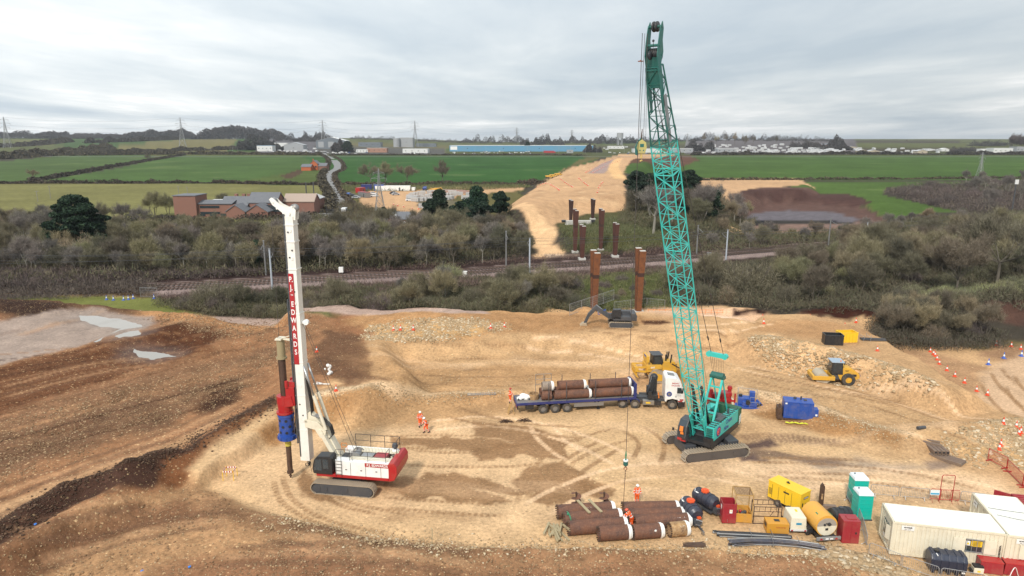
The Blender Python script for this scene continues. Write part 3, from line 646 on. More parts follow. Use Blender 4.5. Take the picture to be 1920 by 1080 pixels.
def text(txt,size,mat,parent,loc,rot,name='lettering',bold=0,squash=1.0,align='CENTER',sp=1.0):
 cu = bpy.data.curves.new(name,'FONT'); cu.body = txt; cu.size = size; cu.align_x = align; cu.align_y = 'CENTER'; cu.extrude = .004; cu.offset = bold; cu.space_character = sp; cu.space_line = sp
 t = bpy.data.objects.new('tmp',cu); COL.objects.link(t); dg = bpy.context.evaluated_depsgraph_get(); me = bpy.data.meshes.new_from_object(t.evaluated_get(dg)); bpy.data.objects.remove(t)
 me.materials.clear(); me.materials.append(mat); o = bpy.data.objects.new(name,me); COL.objects.link(o); o.parent = parent
 o.location = loc; o.rotation_euler = rot; o.scale = (squash,1,1); return o
def crawler(parent,cx,cy,L,w,h,zb=0,matf=DGREY,matp=TRACKM,nshoe=40,tooth=.05,name='crawler_track'):
 """one crawler: belt of shoes round a side frame; child of parent"""
 r = h/2; st = L-2*r; per = 2*st+2*PI*r
 def at(s):
  s %= per
  if s < st: return (-st/2+s,0,0)
  if s < st+PI*r: a = (s-st)/r; return (st/2+r*math.sin(a),r-r*math.cos(a),a)
  if s < 2*st+PI*r: return (st/2-(s-st-PI*r),h,PI)
  a = (s-2*st-PI*r)/r; return (-st/2-r*math.sin(a),r+r*math.cos(a),PI+a)
 b = MB(); n = nshoe
 for i in range(n):
  x,z,a = at(i*per/n); p = per/n*.86
  nx,nz = math.sin(a),-math.cos(a)
  b.box((cx+x-nx*.03,cy,zb+z-nz*.03),(p,w,.06),ry=-a)
  b.box((cx+x+nx*tooth*.5-math.cos(a)*p*.3,cy,zb+z+nz*tooth*.5-math.sin(a)*p*.3),(p*.16,w*.96,tooth),ry=-a)
 o = b.build(name,matp,parent)
 f = MB(); f.prism([(cx-st/2,zb+.09),(cx+st/2,zb+.09),(cx+st/2+r*.6,zb+h*.35),(cx+st/2+r*.6,zb+h*.65),(cx+st/2,zb+h-.1),(cx-st/2,zb+h-.1),(cx-st/2-r*.6,zb+h*.65),(cx-st/2-r*.6,zb+h*.35)],cy-w*.42,cy+w*.42)
 for sx in (-.28,-.05,.2): f.box((cx+sx*st*1.6,cy,zb+h*.52),(.28,w*.98,h*.3))
 for i in range(7): f.cyl((cx-st/2+st*i/6,cy-w*.44,zb+.14),(cx-st/2+st*i/6,cy+w*.44,zb+.14),.10,n=10)
 f.build('track_frame',matf,o)
 for sx,nm in ((-1,'idler'),(1,'sprocket')):
  k = MB(); k.cyl((cx+sx*st/2,cy-w*.47,zb+r),(cx+sx*st/2,cy+w*.47,zb+r),r*.72,n=18); k.cyl((cx+sx*st/2,cy-w*.5,zb+r),(cx+sx*st/2,cy+w*.5,zb+r),r*.35,n=12); k.build(nm,matf,o)
 return o
def railing(parent,pts,h,r=.025,mat=BLACK,name='handrail',mid=True):
 b = MB()
 for p in pts: b.cyl(p,(p[0],p[1],p[2]+h),r,n=6)
 for a,c in zip(pts[:-1],pts[1:]):
  for k in ((1,.5) if mid else (1,)): b.cyl((a[0],a[1],a[2]+h*k),(c[0],c[1],c[2]+h*k),r,n=6)
 return b.build(name,mat,parent)
def wheel(parent,c,r,w,axis='y',hubmat=GREYM,name='wheel',hubr=.55,side=1):
 c = Vector(c); d = Vector((0,1,0)) if axis == 'y' else Vector((1,0,0))
 b = MB(); n = 24; prof = ((-w/2,r*hubr),(-w/2,r*.93),(-w*.38,r),(w*.38,r),(w/2,r*.93),(w/2,r*hubr))
 vs = []; fs = []
 for i in range(n):
  t = 2*PI*i/n
  for (a,q) in prof:
   vs.append((c.x+q*math.cos(t),c.y+a,c.z+q*math.sin(t)) if axis == 'y' else (c.x+a,c.y+q*math.cos(t),c.z+q*math.sin(t)))
 m = len(prof)
 for i in range(n):
  j = (i+1) % n
  for k in range(m): fs.append((i*m+k,j*m+k,j*m+(k+1) % m,i*m+(k+1) % m))
 b.add(vs,fs); o = b.build(name,RUBBER,parent,smooth=True)
 h = MB(); h.cyl(c-d*w*.30,c+d*w*.30,r*hubr*1.02,n=20); h.cyl(c-d*w*.42,c+d*w*.42,r*.22,n=10)
 for i in range(8): t = 2*PI*i/8; q = Vector((math.cos(t),0,math.sin(t))) if axis == 'y' else Vector((0,math.cos(t),math.sin(t))); h.cyl(c+q*r*.36-d*w*.36,c+q*r*.36+d*w*.36,r*.04,n=5)
 h.build('rim',hubmat,o,smooth=True); return o
# ================================================================ PILING RIG
def piling_rig():
 c = P(649,926); cx,cy = c.x+.1,c.y+1.75
 rz = R(171); g = thing('piling_rig','white and red tracked piling rig with tall white mast at the left of the site','piling rig',(cx,cy,c.z),rz)
 for sy in (1,-1): crawler(g,0,sy*1.75,5.7,.85,1.05,nshoe=64,tooth=.03)
 b = MB(); b.box((0,0,.75),(2.6,2.8,.5)); b.cyl((0,0,.9),(0,0,1.35),1.0,n=24); b.build('undercarriage',DGREY,g)
 b = MB(); b.box((-.7,0,1.48),(6.5,3.0,.26)); b.build('deck',RED,g,bevel=.03)
 for sy,nm in ((1,'side_housing'),(-1,'side_housing')):
  b = MB(); b.box((-1.6,sy*1.12,2.28),(4.8,.75,1.32)); ob = b.build(nm,WHITE,g,bevel=.03)
  d = MB()
  for k in range(3): d.box((-3.3+k*1.35,sy*1.502,2.2),(.03,.012,1.15)); d.box((-2.9+k*1.35,sy*1.505,2.15),(.16,.03,.07))
  d.build('door_seam',BLACK,ob)
 b = MB()
 for k in range(9): b.box((-3.8+k*.32,0,2.62+.0),(.16,1.2,.10),rz=.4)
 b.box((-2.2,-.75,2.99),(4.0,.7,.10)); b.box((-2.2,.80,2.99),(3.6,.55,.05))
 for k in range(14): b.box((-4.1+k*.3,-.75,3.08),(.06,.75,.05),rz=.5)
 b.build('roof_walkway',CREAM,g)
 b = MB(); b.box((-1.6,0,2.15),(4.8,1.5,.9)); b.build('engine_bay',BLACK,g)
 b = MB(); b.cyl((-.6,-.5,2.75),(-.6,.5,2.75),.42,n=18)
 b.cyl((-.6,-.55,2.75),(-.6,-.5,2.75),.58,n=18); b.cyl((-.6,.5,2.75),(-.6,.55,2.75),.58,n=18)
 b.build('winch_drum',GREYM,g,smooth=True)
 b = MB(); b.box((-1.7,.1,2.85),(1.1,.7,.4)); b.build('silencer',STEEL,g,bevel=.08)
 b = MB(); b.box((-2.9,0,2.85),(1.1,1.1,.35)); b.build('radiator_cowl',MAROON,g,bevel=.04)
 b = MB(); b.cyl((-3.8,-.9,3.0),(-3.8,-.9,3.4),.10,n=10); b.cyl((-3.8,-.9,3.4),(-3.8,-.9,3.68),.28,.22,n=16); b.build('air_cleaner',DGREY,g,smooth=True)
 b = MB(); b.cyl((-3.8,-.9,2.9),(-3.8,-.9,3.22),.34,.22,n=16); b.build('exhaust_cover',WHITE,g,smooth=True)
 b = MB(); b.prism([(-4.0,1.36),(-4.5,1.5),(-4.75,2.1),(-4.75,2.7),(-4.5,3.1),(-4.0,3.0)],-1.6,1.6); b.build('counterweight',RED,g,bevel=.06)
 sgn = MB(); sgn.box((-3.0,1.503,2.72),(2.2,.02,.34)); sg = sgn.build('name_panel',RED,g)
 text('P.J. EDWARDS',.30,WHITE,sg,(-3.0,1.520,2.72),(PI/2,0,PI),bold=.006)
 b = MB(); pr = [(1.05,1.62),(2.75,1.62),(2.85,2.1),(2.65,2.9),(2.35,3.22),(1.2,3.3),(1.02,3.1)]
 cb = MB(); cb.prism([(x,z) for x,z in pr],.60,1.62)
 cab = cb.build('cab',BLACK,g,bevel=.05)
 gl = MB(); gl.prism([(1.35,2.15),(1.85,2.15),(1.85,3.0),(1.4,3.0)],1.615,1.632); gl.prism([(1.98,1.95),(2.68,1.95),(2.52,2.95),(1.98,3.0)],1.615,1.632)
 gl.prism([(-.02,0),(.02,0),(-.14,.92),(-.18,.92)],.72,1.5);
 gl.build('side_window',M_CLEAR,cab)
 st = MB(); st.box((1.6,1.1,2.05),(.5,.5,.5)); st.build('seat',DGREY,cab)
 hd = MB(); hd.cyl((2.9,1.6,1.75),(2.95,1.7,2.45),.02,n=5); hd.box((3.0,1.75,2.6),(.05,.25,.35)); hd.build('mirror',BLACK,cab)
 b = MB()
 for z in (1.75,2.05,2.35,2.65,2.95): b.cyl((.18,1.60,z),(.72,1.60,z),.02,n=6)
 for x in (.18,.72): b.cyl((x,1.60,1.5),(x,1.60,3.9),.022,n=6)
 b.build('ladder',BLACK,g)
 railing(g,[(.7,1.35,2.95),(-.5,1.35,2.95),(-.5,1.35,2.95)],.95,.022); railing(g,[(-.7,1.3,2.95),(-2.1,1.3,2.95),(-3.7,1.3,2.95),(-3.7,.3,2.95)],.85,.022)
 railing(g,[(0,-1.35,3.0),(-1.4,-1.35,3.0),(-2.7,-1.35,3.0),(-4.1,-1.35,3.0),(-4.1,-.4,3.0)],1.15,.025)
 railing(g,[(.9,-.3,3.0),(.4,-.3,3.0)],.7,.02,ORANGE)
 mx = 4.05; zt = 24.3; zb = 2.1
 MASTW = paint_mat((.77,.74,.67),.4,.2); b = MB(); b.box((mx,0,(zb+15.5)/2),(.86,.86,15.5-zb)); b.box((mx+.0,0,(15.5+zt-.6)/2),(.78,.80,zt-.6-15.5)); m = b.build('mast',MASTW,g,bevel=.02)
 b = MB()
 for sy in (.445,-.445):
  b.box((mx+.38,sy,(zb+zt)/2),(.10,.05,zt-zb-.8))
 b.box((mx+.50,0,(zb+17)/2),(.10,.30,17-zb)); b.box((mx+.6,.34,10.2),(.12,.10,13))
 b.build('guide_rail',DGREY,m)
 b = MB()
 for z in (5,8.2,11.2,15.5,19.3,21.6,23): b.box((mx,0,z),(.90,.90,.10)); b.box((mx-.1,.44,z+.9),(.16,.05,.22))
 b.build('mast_collar',MASTW,m)
 hl = MB()
 for z,x in ((6.4,-.1),(7.4,.12),(14.2,.1),(17.4,-.1),(20.3,.1),(20.9,-.15),(22.4,.1)): hl.cyl((mx+x,.40,z),(mx+x,.455,z),.07,n=8)
 hl.build('bolt_hole',BLACK,m)
 bn = MB(); bn.box((mx+.12,.455,15.0),(.44,.03,7.9)); bn2 = bn.build('name_band',RED,m)
 z = 18.45
 for ch in 'P.|J.|TM| |E|D|W|A|R|D|S'.split('|'):
  if ch == 'TM': text('TM',.15,WHITE,bn2,(mx+.12,.476,z+.08),(PI/2,0,PI),bold=.004); z -= .42; continue
  if ch == ' ': z -= .3; continue
  text(ch,.64,WHITE,bn2,(mx+.12,.476,z),(PI/2,0,PI),bold=.014,squash=.74); z -= .70
 b = MB();
 for sy in (-.30,.26):
  b.prism([(mx-.55,zt-.9),(mx+.35,zt-.9),(mx+.55,zt-.3),(mx+1.35,zt+.30),(mx+1.6,zt+.75),(mx+1.4,zt+.9),(mx+1.15,zt+.75),(mx+.7,zt+.35),(mx+.1,zt+.1),(mx-.35,zt+.25),(mx-.65,zt-.1)],sy,sy+.06)
 for x,z in ((mx-.4,zt+.1),(mx+.35,zt-.5),(mx+1.0,zt),(mx+1.25,zt+.45)): b.cyl((x,-.32,z),(x,.32,z),.07,n=8)
 ch_ = b.build('mast_head',MASTW,m)
 b = MB()
 for x,z,r_ in ((mx-.42,zt+.05,.34),(mx+1.4,zt+.62,.30),(mx+.5,zt-.1,.22)):
  b.cyl((x,-.14,z),(x,.14,z),r_,n=18)
 b.build('sheave',GREYM,ch_,smooth=True)
 kx = mx+1.72
 b = MB(); b.cyl((kx+.1,.0,13.3),(kx-.05,0,zt+.5),.02,n=5); b.build('kelly_rope',ROPE,g)
 b = MB(); b.box(((mx+kx)/2+.25,.05,13.15),(1.9,.10,.12)); b.box((kx,0,13.15),(.55,.9,.12)); b.bar((mx+.4,.1,13.0),(kx,.1,13.15),.07); b.bar((mx+.4,.2,13.6),(kx-.2,.1,13.2),.06); b.build('guide_arm',CREAM,m)
 b = MB(); b.cyl((kx,0,11.5),(kx,0,13.1),.34,n=18); b.cyl((kx,0,11.35),(kx,0,11.5),.46,n=18); b.build('swivel_sleeve',paint_mat((.30,.24,.13),.7,.5),g,smooth=True)
 b = MB(); b.cyl((kx,0,7.6),(kx,0,11.4),.30,n=18)
 for k in range(3): a = k*2*PI/3+.9; b.box((kx+.30*math.cos(a),.30*math.sin(a),9.5),(.06,.06,3.8),rz=a)
 b.build('kelly_bar',BRWN,g,smooth=True)
 b = MB(); b.box((mx+.95,0,8.1),(.8,1.0,1.7)); b.cyl((kx,0,7.3),(kx,0,8.0),.68,n=24); b.cyl((kx,0,6.55),(kx,0,7.3),.60,.66,n=24); b.box((kx-.5,.35,7.6),(1.0,.5,.9),ry=.2); b.box((mx+.8,0,9.15),(.55,.8,.5)); b.box((kx-.45,-.35,7.6),(1.0,.5,.9))
 b.cyl((kx+.05,0,6.35),(kx+.05,0,6.55),.74,n=24)
 for sy in (-.5,.5): b.cyl((mx+1.2,sy,8.9),(mx+1.2,sy,9.5),.16,n=10)
 b.build('rotary_head',RED,g,bevel=.03)
 b = MB(); b.cyl((kx,0,5.95),(kx,0,6.35),.46,n=20); b.build('drive_coupling',BLACK,g)
 b = MB(); b.cyl((kx,0,4.1),(kx,0,6.2),.66,n=28); b.cyl((kx,0,3.95),(kx,0,4.35),.80,n=28); b.cyl((kx,0,6.1),(kx,0,6.3),.72,n=28)
 for k in range(10): a = k*2*PI/10; b.box((kx+.8*math.cos(a),.8*math.sin(a),4.15),(.12,.1,.28),rz=a)
 dv = b.build('casing_drive',BLUE,g,smooth=True)
 b = MB()
 for r_,z in enumerate((4.7,5.25,5.8)):
  for k in range(7): a = (k+.5*(r_ % 2))*2*PI/7+.2; d = Vector((math.cos(a),math.sin(a),0)); b.cyl(Vector((kx,0,z))+d*.6,Vector((kx,0,z))+d*.675,.13,n=10)
 b.build('drive_port',BLACK,dv)
 b = MB(); b.cyl((kx,0,3.25),(kx,0,4.0),.27,n=16); b.build('tool_joint',paint_mat((.55,.45,.06),.6,.5),g,smooth=True)
 b = MB(); b.cyl((kx,0,.75),(kx,0,3.3),.23,n=16); b.cyl((kx,0,.62),(kx,0,.80),.30,n=16); b.cyl((kx,0,.15),(kx,0,.62),.08,n=10); b.box((kx,0,.35),(.26,.1,.1)); b.build('drill_rod',BRWN,g,smooth=True)
 b = MB()
 for sy in (-.55,.55): b.prism([(mx-2.2,5.1),(mx-1.5,5.9),(mx-.3,6.1),(mx-.3,5.4),(mx-1.2,5.2),(mx-1.6,4.5),(mx-2.0,4.4)],sy-.05,sy+.05)
 b.bar((mx-1.6,0,5.2),(mx-.4,0,6.5),.5,.7); b.cyl((mx-1.7,-.7,5.1),(mx-1.7,.7,5.1),.17,n=14); b.cyl((mx-.4,-.6,5.9),(mx-.4,.6,5.9),.12,n=12)
 b.build('mast_bracket',CREAM,g)
 b = MB()
 for sy in (-.42,.42): b.bar((mx-1.75,sy,5.0),(.9,sy,2.3),.62,.34)
 b.bar((mx-1.9,0,4.85),(1.0,0,2.5),.45,.5)
 b.build('support_arm',CREAM,g,bevel=.04)
 b = MB()
 for sy in (-.42,.42): b.cyl((mx-2.1,sy,5.2),(mx-1.2,sy,8.3),.15,n=12)
 o = b.build('back_stay_cylinder',CREAM,g,smooth=True); b = MB()
 for sy in (-.42,.42): b.cyl((mx-1.2,sy,8.3),(mx-.45,sy,10.9),.085,n=10)
 b.build('piston_rod',STEEL,o,smooth=True)
 b = MB()
 for k in range(5):
  y = -.25+.13*k; b.tube([(mx-.5,y,9+.2*k),(mx-.75,y,7.6),(mx-.8,y,6.4),(mx-1.5,y,6.2),(mx-2.4,y,5.4),(mx-2.6,y,4.6),(mx-2.2,y,4.2)],.035,5)
 for k in range(4):
  y = .1+.1*k; b.tube([(mx+.55,y,6.9),(mx+.9-.06*k,y,5.4),(mx+.8,y,4.6),(mx+.5,y,4.4),(mx+.5,y,6)],.03,5)
 b.build('hydraulic_hose',BLACK,g)
 b = MB()
 for sy in (.25,-.35): b.cyl((mx-.5,sy*.5,14.6),(-.6,sy,3.1),.018,n=5)
 b.build('mast_rope',ROPE,g)
 b = MB(); b.cyl((mx-.75,-.12,14.7),(mx-.75,.12,14.7),.24,n=16); b.box((mx-.55,0,14.7),(.4,.3,.2)); b.build('rope_pulley',WHITE,m,smooth=True)
 b = MB()
 for dx in (-.1,.12):
  for k in range(10): a = 2*PI*k/10; a2 = 2*PI*(k+1)/10; b.cyl((mx-.1+dx+.15*math.cos(a),.1,1.7+.15*math.sin(a)-dx),(mx-.1+dx+.15*math.cos(a2),.1,1.7+.15*math.sin(a2)-dx),.03,n=5)
 b.cyl((mx-.1,.1,1.85),(mx-.1,.1,2.1),.05,n=6); b.build('shackle',BLACK,m)
 return g
piling_rig()
# ================================================================ CRAWLER CRANE
def lattice(b,A,B,cs,n,r=.055,rd=.032,ends=True):
 """4-chord lattice from frame A to frame B; cs = (width, depth) at both ends; frames share axes u (width), v (depth)"""
 A = Vector(A[0]),A[1],A[2]; B = Vector(B[0]),B[1],B[2]
 def corner(F_,sx,sy,w): return F_[0]+F_[1]*(sx*w[0]/2)+F_[2]*(sy*w[1]/2)
 prev = None
 for i in range(n+1):
  t = i/n; w = (cs[0][0]*(1-t)+cs[1][0]*t,cs[0][1]*(1-t)+cs[1][1]*t)
  Fr = (A[0].lerp(B[0],t),A[1],A[2]); c = [corner(Fr,*q,w) for q in ((-1,-1),(1,-1),(1,1),(-1,1))]
  for k in range(4):
   if i in (0,n): b.cyl(c[k],c[(k+1) % 4],rd*1.3,n=6)
   elif (i+k) % 2 == 0 or k % 2 == 0: b.cyl(c[k],c[(k+1) % 4],rd*.8,n=5)
  if i in (0,n): b.cyl(c[0],c[2],rd,n=5); b.cyl(c[1],c[3],rd,n=5)
  if prev:
   for k in range(4):
    b.cyl(prev[k],c[k],r,n=8)
    if (i+k) % 2: b.cyl(prev[k],c[(k+1) % 4],rd,n=5)
    else: b.cyl(prev[(k+1) % 4],c[k],rd,n=5)
  prev = c
def crane():
 cx,cy = 19.0,62.3; cz = hz(cx,cy)-.05; face = R(231)
 g = thing('crawler_crane','teal lattice boom crawler crane with tall boom rising above the horizon','crane',(cx,cy,cz),face)
 loc = lambda wx,wy: ((wx-cx)*math.cos(face)+(wy-cy)*math.sin(face),-(wx-cx)*math.sin(face)+(wy-cy)*math.cos(face))
 ua = R(13)-face
 und = MB(); und.M = Matrix.Rotation(ua,4,'Z')
 und.box((0,0,.75),(2.6,3.2,.6)); und.cyl((0,0,1.0),(0,0,1.45),1.15,n=28); und.box((0,1.0,.8),(1.0,2.5,.4)); und.box((1.1,-1.0,.7),(.7,2.5,.4)); und.box((-1.1,-1.0,.7),(.7,2.5,.4))
 u = und.build('undercarriage',DGREY,g)
 for sx in (-1,1):
  w_ = MB(); w_.M = Matrix.Rotation(ua,4,'Z'); w_.box((sx*2.25,-.15,.85),(1.15,2.4,.85)); w_.build('carbody_weight',DGREY,g,bevel=.04)
 for sy in (-1,1):
  o = crawler(g,0,0,6.7,.85,1.05,nshoe=52,tooth=.15,matf=paint_mat((.085,.072,.065),.7,.3,dirtcol=(.17,.14,.11)),matp=paint_mat((.33,.27,.20),.85,.6,dirtcol=(.46,.37,.27)))
  o.rotation_euler = (0,0,ua); o.location = Matrix.Rotation(ua,3,'Z') @ Vector((0,sy*2.05,0))
 b = MB(); b.box((-1.0,0,1.6),(6.6,2.9,.34)); b.build('deck',BLACK,g,bevel=.02)
 for sy in (1,-1):
  b = MB(); b.prism([(-4.2,1.78),(2.1,1.78),(2.3,2.1),(1.9,3.25),(-4.2,3.25)],sy*1.45,sy*.75) if sy < 0 else b.prism([(-4.2,1.95),(1.9,1.95),(1.9,3.25),(-4.2,3.25)],.75,1.55)
  h = b.build('engine_housing',TEAL,g,bevel=.03)
  if sy > 0:
   b = MB(); b.prism([(-4.3,1.35),(2.2,1.35),(2.35,2.3),(1.95,2.3),(1.9,1.93),(-4.3,1.93)],.74,1.58); b.build('bumper_skirt',BLACK,h)
   b = MB()
   for k in range(5): b.box((1.96,1.15,2.25+k*.22),(.16,.62,.06),ry=.25)
   b.build('louvre',TEALD,h)
   nb = paint_mat((.025,.04,.22),.4,.1);
   text('Crane',.62,nb,h,(-1.75,1.56,2.92),(PI/2,0,PI),bold=.012); text('Hire',.62,nb,h,(-1.15,1.56,2.36),(PI/2,0,PI),bold=.012)
   b = MB(); b.cyl((.75,1.55,2.6),(.75,1.575,2.6),.50,n=28); e = b.build('emblem',nb,h)
   b = MB(); b.cyl((.75,1.57,2.6),(.75,1.59,2.6),.36,n=24); b.build('emblem_disc',paint_mat((.75,.12,.06),.5,0),e)
   b = MB()
   for k in range(9):
    a = R(40+k*33); a2 = R(73+k*33); b.bar((.75+.21*math.cos(a),1.595,2.6+.21*math.sin(a)),(.75+.21*math.cos(a2),1.595,2.6+.21*math.sin(a2)),.07,.02)
   b.bar((.75,1.597,2.55),(.55,1.597,2.55),.07,.02); b.build('emblem_mark',nb,e)
 b = MB()
 for k in range(12): b.box((-3.9+k*.5,1.15,3.30),(.08,.75,.06))
 b.box((-.6,1.15,3.36),(1.4,.5,.22)); b.cyl((-2.6,1.1,3.3),(-2.6,1.1,3.7),.11,n=10)
 b.build('roof_grating',DGREY,g)
 railing(g,[(1.6,1.5,3.26),(0,1.5,3.26),(-2,1.5,3.26),(-4,1.5,3.26)],.28,.03,TEALD,mid=False)
 b = MB(); b.box((-1.5,0,2.1),(5,1.4,.7));
 for x in (-2.6,-.9,.5): b.cyl((x,-.6,2.6),(x,.6,2.6),.42,n=18); b.cyl((x,-.65,2.6),(x,-.6,2.6),.6,n=18); b.cyl((x,.6,2.6),(x,.65,2.6),.6,n=18)
 b.build('winch',DGREY,g,smooth=True)
 b = MB(); b.prism([(-5.0,1.5),(-4.3,1.5),(-4.3,3.3),(-5.0,3.3)],-1.6,1.6); cwt = b.build('counterweight',paint_mat((.02,.10,.05),.5,.3),g,bevel=.05)
 b = MB()
 for k in range(5): b.box((-4.66+0,1.61,1.75+k*.18),(.5,.012,.09),ry=.5)
 b.build('warning_stripe',WHITE,cwt)
 b = MB(); b.box((-.2,.2,3.3),(.7,.5,.45)); b.build('green_box',GREENM,g)
 b = MB(); b.prism([(1.15,1.5),(2.75,1.5),(3.05,2.1),(2.85,3.1),(2.4,3.65),(1.3,3.7),(1.15,3.4)],-1.65,-.75); cab = b.build('cab',DGREY,g,bevel=.07)
 b = MB(); b.poly([(3.075,-1.55,2.15),(3.075,-.85,2.15),(2.88,-.85,3.08),(2.88,-1.55,3.08)]); b.poly([(2.90,-1.55,3.12),(2.90,-.85,3.12),(2.46,-.85,3.63),(2.46,-1.55,3.63)])
 b.poly([(1.4,-.735,2.3),(2.75,-.735,2.3),(2.6,-.735,3.1),(2.2,-.735,3.5),(1.4,-.735,3.5)]); b.poly([(1.4,-1.665,2.3),(2.75,-1.665,2.3),(2.6,-1.665,3.1),(2.2,-1.665,3.5),(1.4,-1.665,3.5)])
 b.build('windscreen',M_GLASS,cab)
 b = MB(); b.box((3.02,-1.2,2.9),(.06,.34,.5),ry=-.2); b.box((3.09,-1.1,2.5),(.06,.3,.22)); b.build('driver_vest',ORANGE,cab)
 b = MB(); b.box((3.0,-1.35,1.85),(.1,.45,.22)); b.box((2.98,-1.0,1.72),(.1,.5,.12)); b.build('front_panel',RED,cab)
 b = MB(); b.cyl((2.9,-1.6,2.6),(3.1,-1.95,2.7),.02,n=5); b.box((3.1,-2.0,2.7),(.06,.2,.28)); b.build('mirror',BLACK,cab)
 foot = Vector((1.35,.0,1.95)); tipw = at_y(1223,92,50.6); lx,ly = loc(tipw.x,tipw.y); tip = Vector((lx,ly,tipw.z-cz))
 ax = (tip-foot).normalized(); u = Vector((0,1,0)); u = (u-ax*u.dot(ax)).normalized(); v = ax.cross(u).normalized(); BL = (tip-foot).length
 at = lambda s: foot+ax*s
 W0 = (1.5,1.35)
 secs = [(1.0,7.6,(1.30,.35),W0,6),(7.6,14.2,W0,W0,6),(14.2,20.8,W0,W0,6),(20.8,27.4,W0,W0,6),(27.4,BL-7.0,W0,W0,4)]
 boom = None
 b = MB()
 for i,(s0,s1,c0,c1,n) in enumerate(secs):
  lattice(b,(at(s0),u,v),(at(s1),u,v),(c0,c1),n)
 boom = b.build('boom',TEAL,g)
 b = MB()
 for sy in (-1,1): b.prism([(0,-.25),(1.1,-.2),(2.6,-.45),(2.6,.45),(1.1,.2),(0,.25)],sy*.62-.06,sy*.62+.06)
 M = Matrix((( ax.x,u.x,v.x,foot.x),(ax.y,u.y,v.y,foot.y),(ax.z,u.z,v.z,foot.z),(0,0,0,1)))
 b.v = [tuple(M @ Vector((p[0],p[1],p[2]))) for p in b.v]; b.build('boom_foot',TEAL,boom)
 b = MB(); lattice(b,(at(BL-7.0),u,v),(at(BL-1.2),u,v),(W0,(.95,.75)),5,r=.06,rd=.036); b.build('boom_top',TEALD,boom)
 b = MB(); b.M = M.copy(); b.M.translation = at(BL-3.0)
 for sy in (-.50,.46): b.prism([(-1.5,-.52),(.5,-.45),(2.6,-.35),(3.5,.1),(4.3,.62),(4.6,1.05),(4.1,1.05),(3.4,.7),(2.6,.6),(2.0,.1),(.5,.05),(-1.5,-.25)],sy,sy+.06)
 for x,z in ((2.5,.35),(3.2,.15),(4.3,.85),(.4,-.3),(1.6,-.3)): b.cyl((x,-.55,z),(x,.55,z),.1,n=8)
 b.box((1.4,0,-.3),(2.2,.95,.06)); hd = b.build('boom_head',TEALD,boom)
 b = MB(); b.M = M.copy(); b.M.translation = at(BL-3.0)
 for y in (-.33,-.18,-.03,.12,.27): b.cyl((2.5,y,.35),(2.5,y+.09,.35),.46,n=22)
 for y in (-.15,.1): b.cyl((4.3,y,.85),(4.3,y+.09,.85),.36,n=20)
 b.cyl((2.7,.0,-.5),(2.7,.1,-.5),.3,n=16); b.build('sheave',BLACK,hd,smooth=True)
 b = MB(); b.M = M.copy(); b.M.translation = at(BL-3.0); b.cyl((3.2,.3,-.4),(3.8,.7,-1.0),.02,n=5); b.ball((3.8,.7,-1.0),.09); b.build('anemometer',BLACK,hd)
 b = MB(); b.M = M.copy(); b.M.translation = at(BL-6.0); b.box((1.0,.66,-.2),(3.6,.05,.38)); b.build('jib_plate',GREYM,boom)
 b = MB()
 gt = Vector((-2.15,0,7.0))
 for sy in (-1,1):
  b.bar((.2,sy*.62,2.4),(-2.0,sy*.55,7.0),.2,.16)
 for k in (.3,.55,.8): q = Vector((.2,0,2.4)).lerp(Vector((-2.0,0,7.0)),k); b.bar((q.x,-.58,q.z),(q.x,.58,q.z),.22,.12)
 b.build('gantry_ladder',TEAL,g)
 b = MB()
 for sy in (-1,1): b.bar((-4.1,sy*.5,2.5),(-2.1,sy*.5,6.9),.10,.14)
 b.build('gantry_leg',TEAL,g)
 b = MB(); b.cyl((-2.05,-.62,7.1),(-2.05,.62,7.1),.34,n=18); b.box((-2.05,0,7.0),(.5,1.5,.3)); b.build('gantry_head',TEALD,g,smooth=True)
 head_b = at(BL-2.2)-v*.0
 pa = at(BL-1.2)+v*(-.55)
 sgn = -1 if (at(5)+v*1).x > at(5).x else 1
 tops = [at(BL-2.5)+u*(s*.48)+v*(.42*sgn) for s in (-1,1)]
 spw = at_y(1340,672,62.5); sx_,sy_ = loc(spw.x,spw.y); spc = Vector((-1.55,0,spw.z-cz))
 b = MB(); b.box(spc,(.34,1.9,.42));
 for s in (-1,1): b.cyl(spc+Vector((-.2,s*.8,0)),spc+Vector((.2,s*.8,0)),.28,n=14)
 b.build('spreader_bar',TEAL,g)
 b = MB()
 for s,tp in ((-1,tops[0]),(1,tops[1])):
  a = spc+Vector((0,s*.62,.15)); b.cyl(a,tp,.028,n=5)
  for k in (.07,.27,.47,.67,.87): q = a.lerp(tp,k); d = (tp-a).normalized(); b.cyl(q-d*.22,q+d*.22,.075,n=6)
 b.build('pendant_rope',ROPE,g)
 b = MB()
 for k in range(8): y = -.7+.2*k; b.cyl(spc+Vector((0,y,-.15)),(-2.05,y*.75,7.3),.014,n=4)
 b.build('luffing_rope',ROPE,g)
 b = MB()
 b.cyl((-.2,-.2,2.9),at(BL-1)+u*-.2+v*(.35*sgn),.014,n=4); b.cyl((-.9,.2,2.9),at(BL-1)+u*.2+v*(.35*sgn),.014,n=4)
 b.build('hoist_line',ROPE,g)
 b = MB()
 for s in (-1,1): b.cyl((.3,s*.5,2.5),at(5.8)+u*(s*.45)+v*(.5*sgn),.14,n=12); b.cyl((1.6,s*.45,2.6),at(4.8)+u*(s*.4)+v*(.4*sgn),.09,n=12)
 b.build('backstop_ram',BLACK,g,smooth=True)
 return g,[Matrix.Translation((cx,cy,cz)) @ Matrix.Rotation(face,4,'Z') @ x for x in (at(BL-.5),at(BL-.3)+v*0,tip)]
CR,tips = crane()
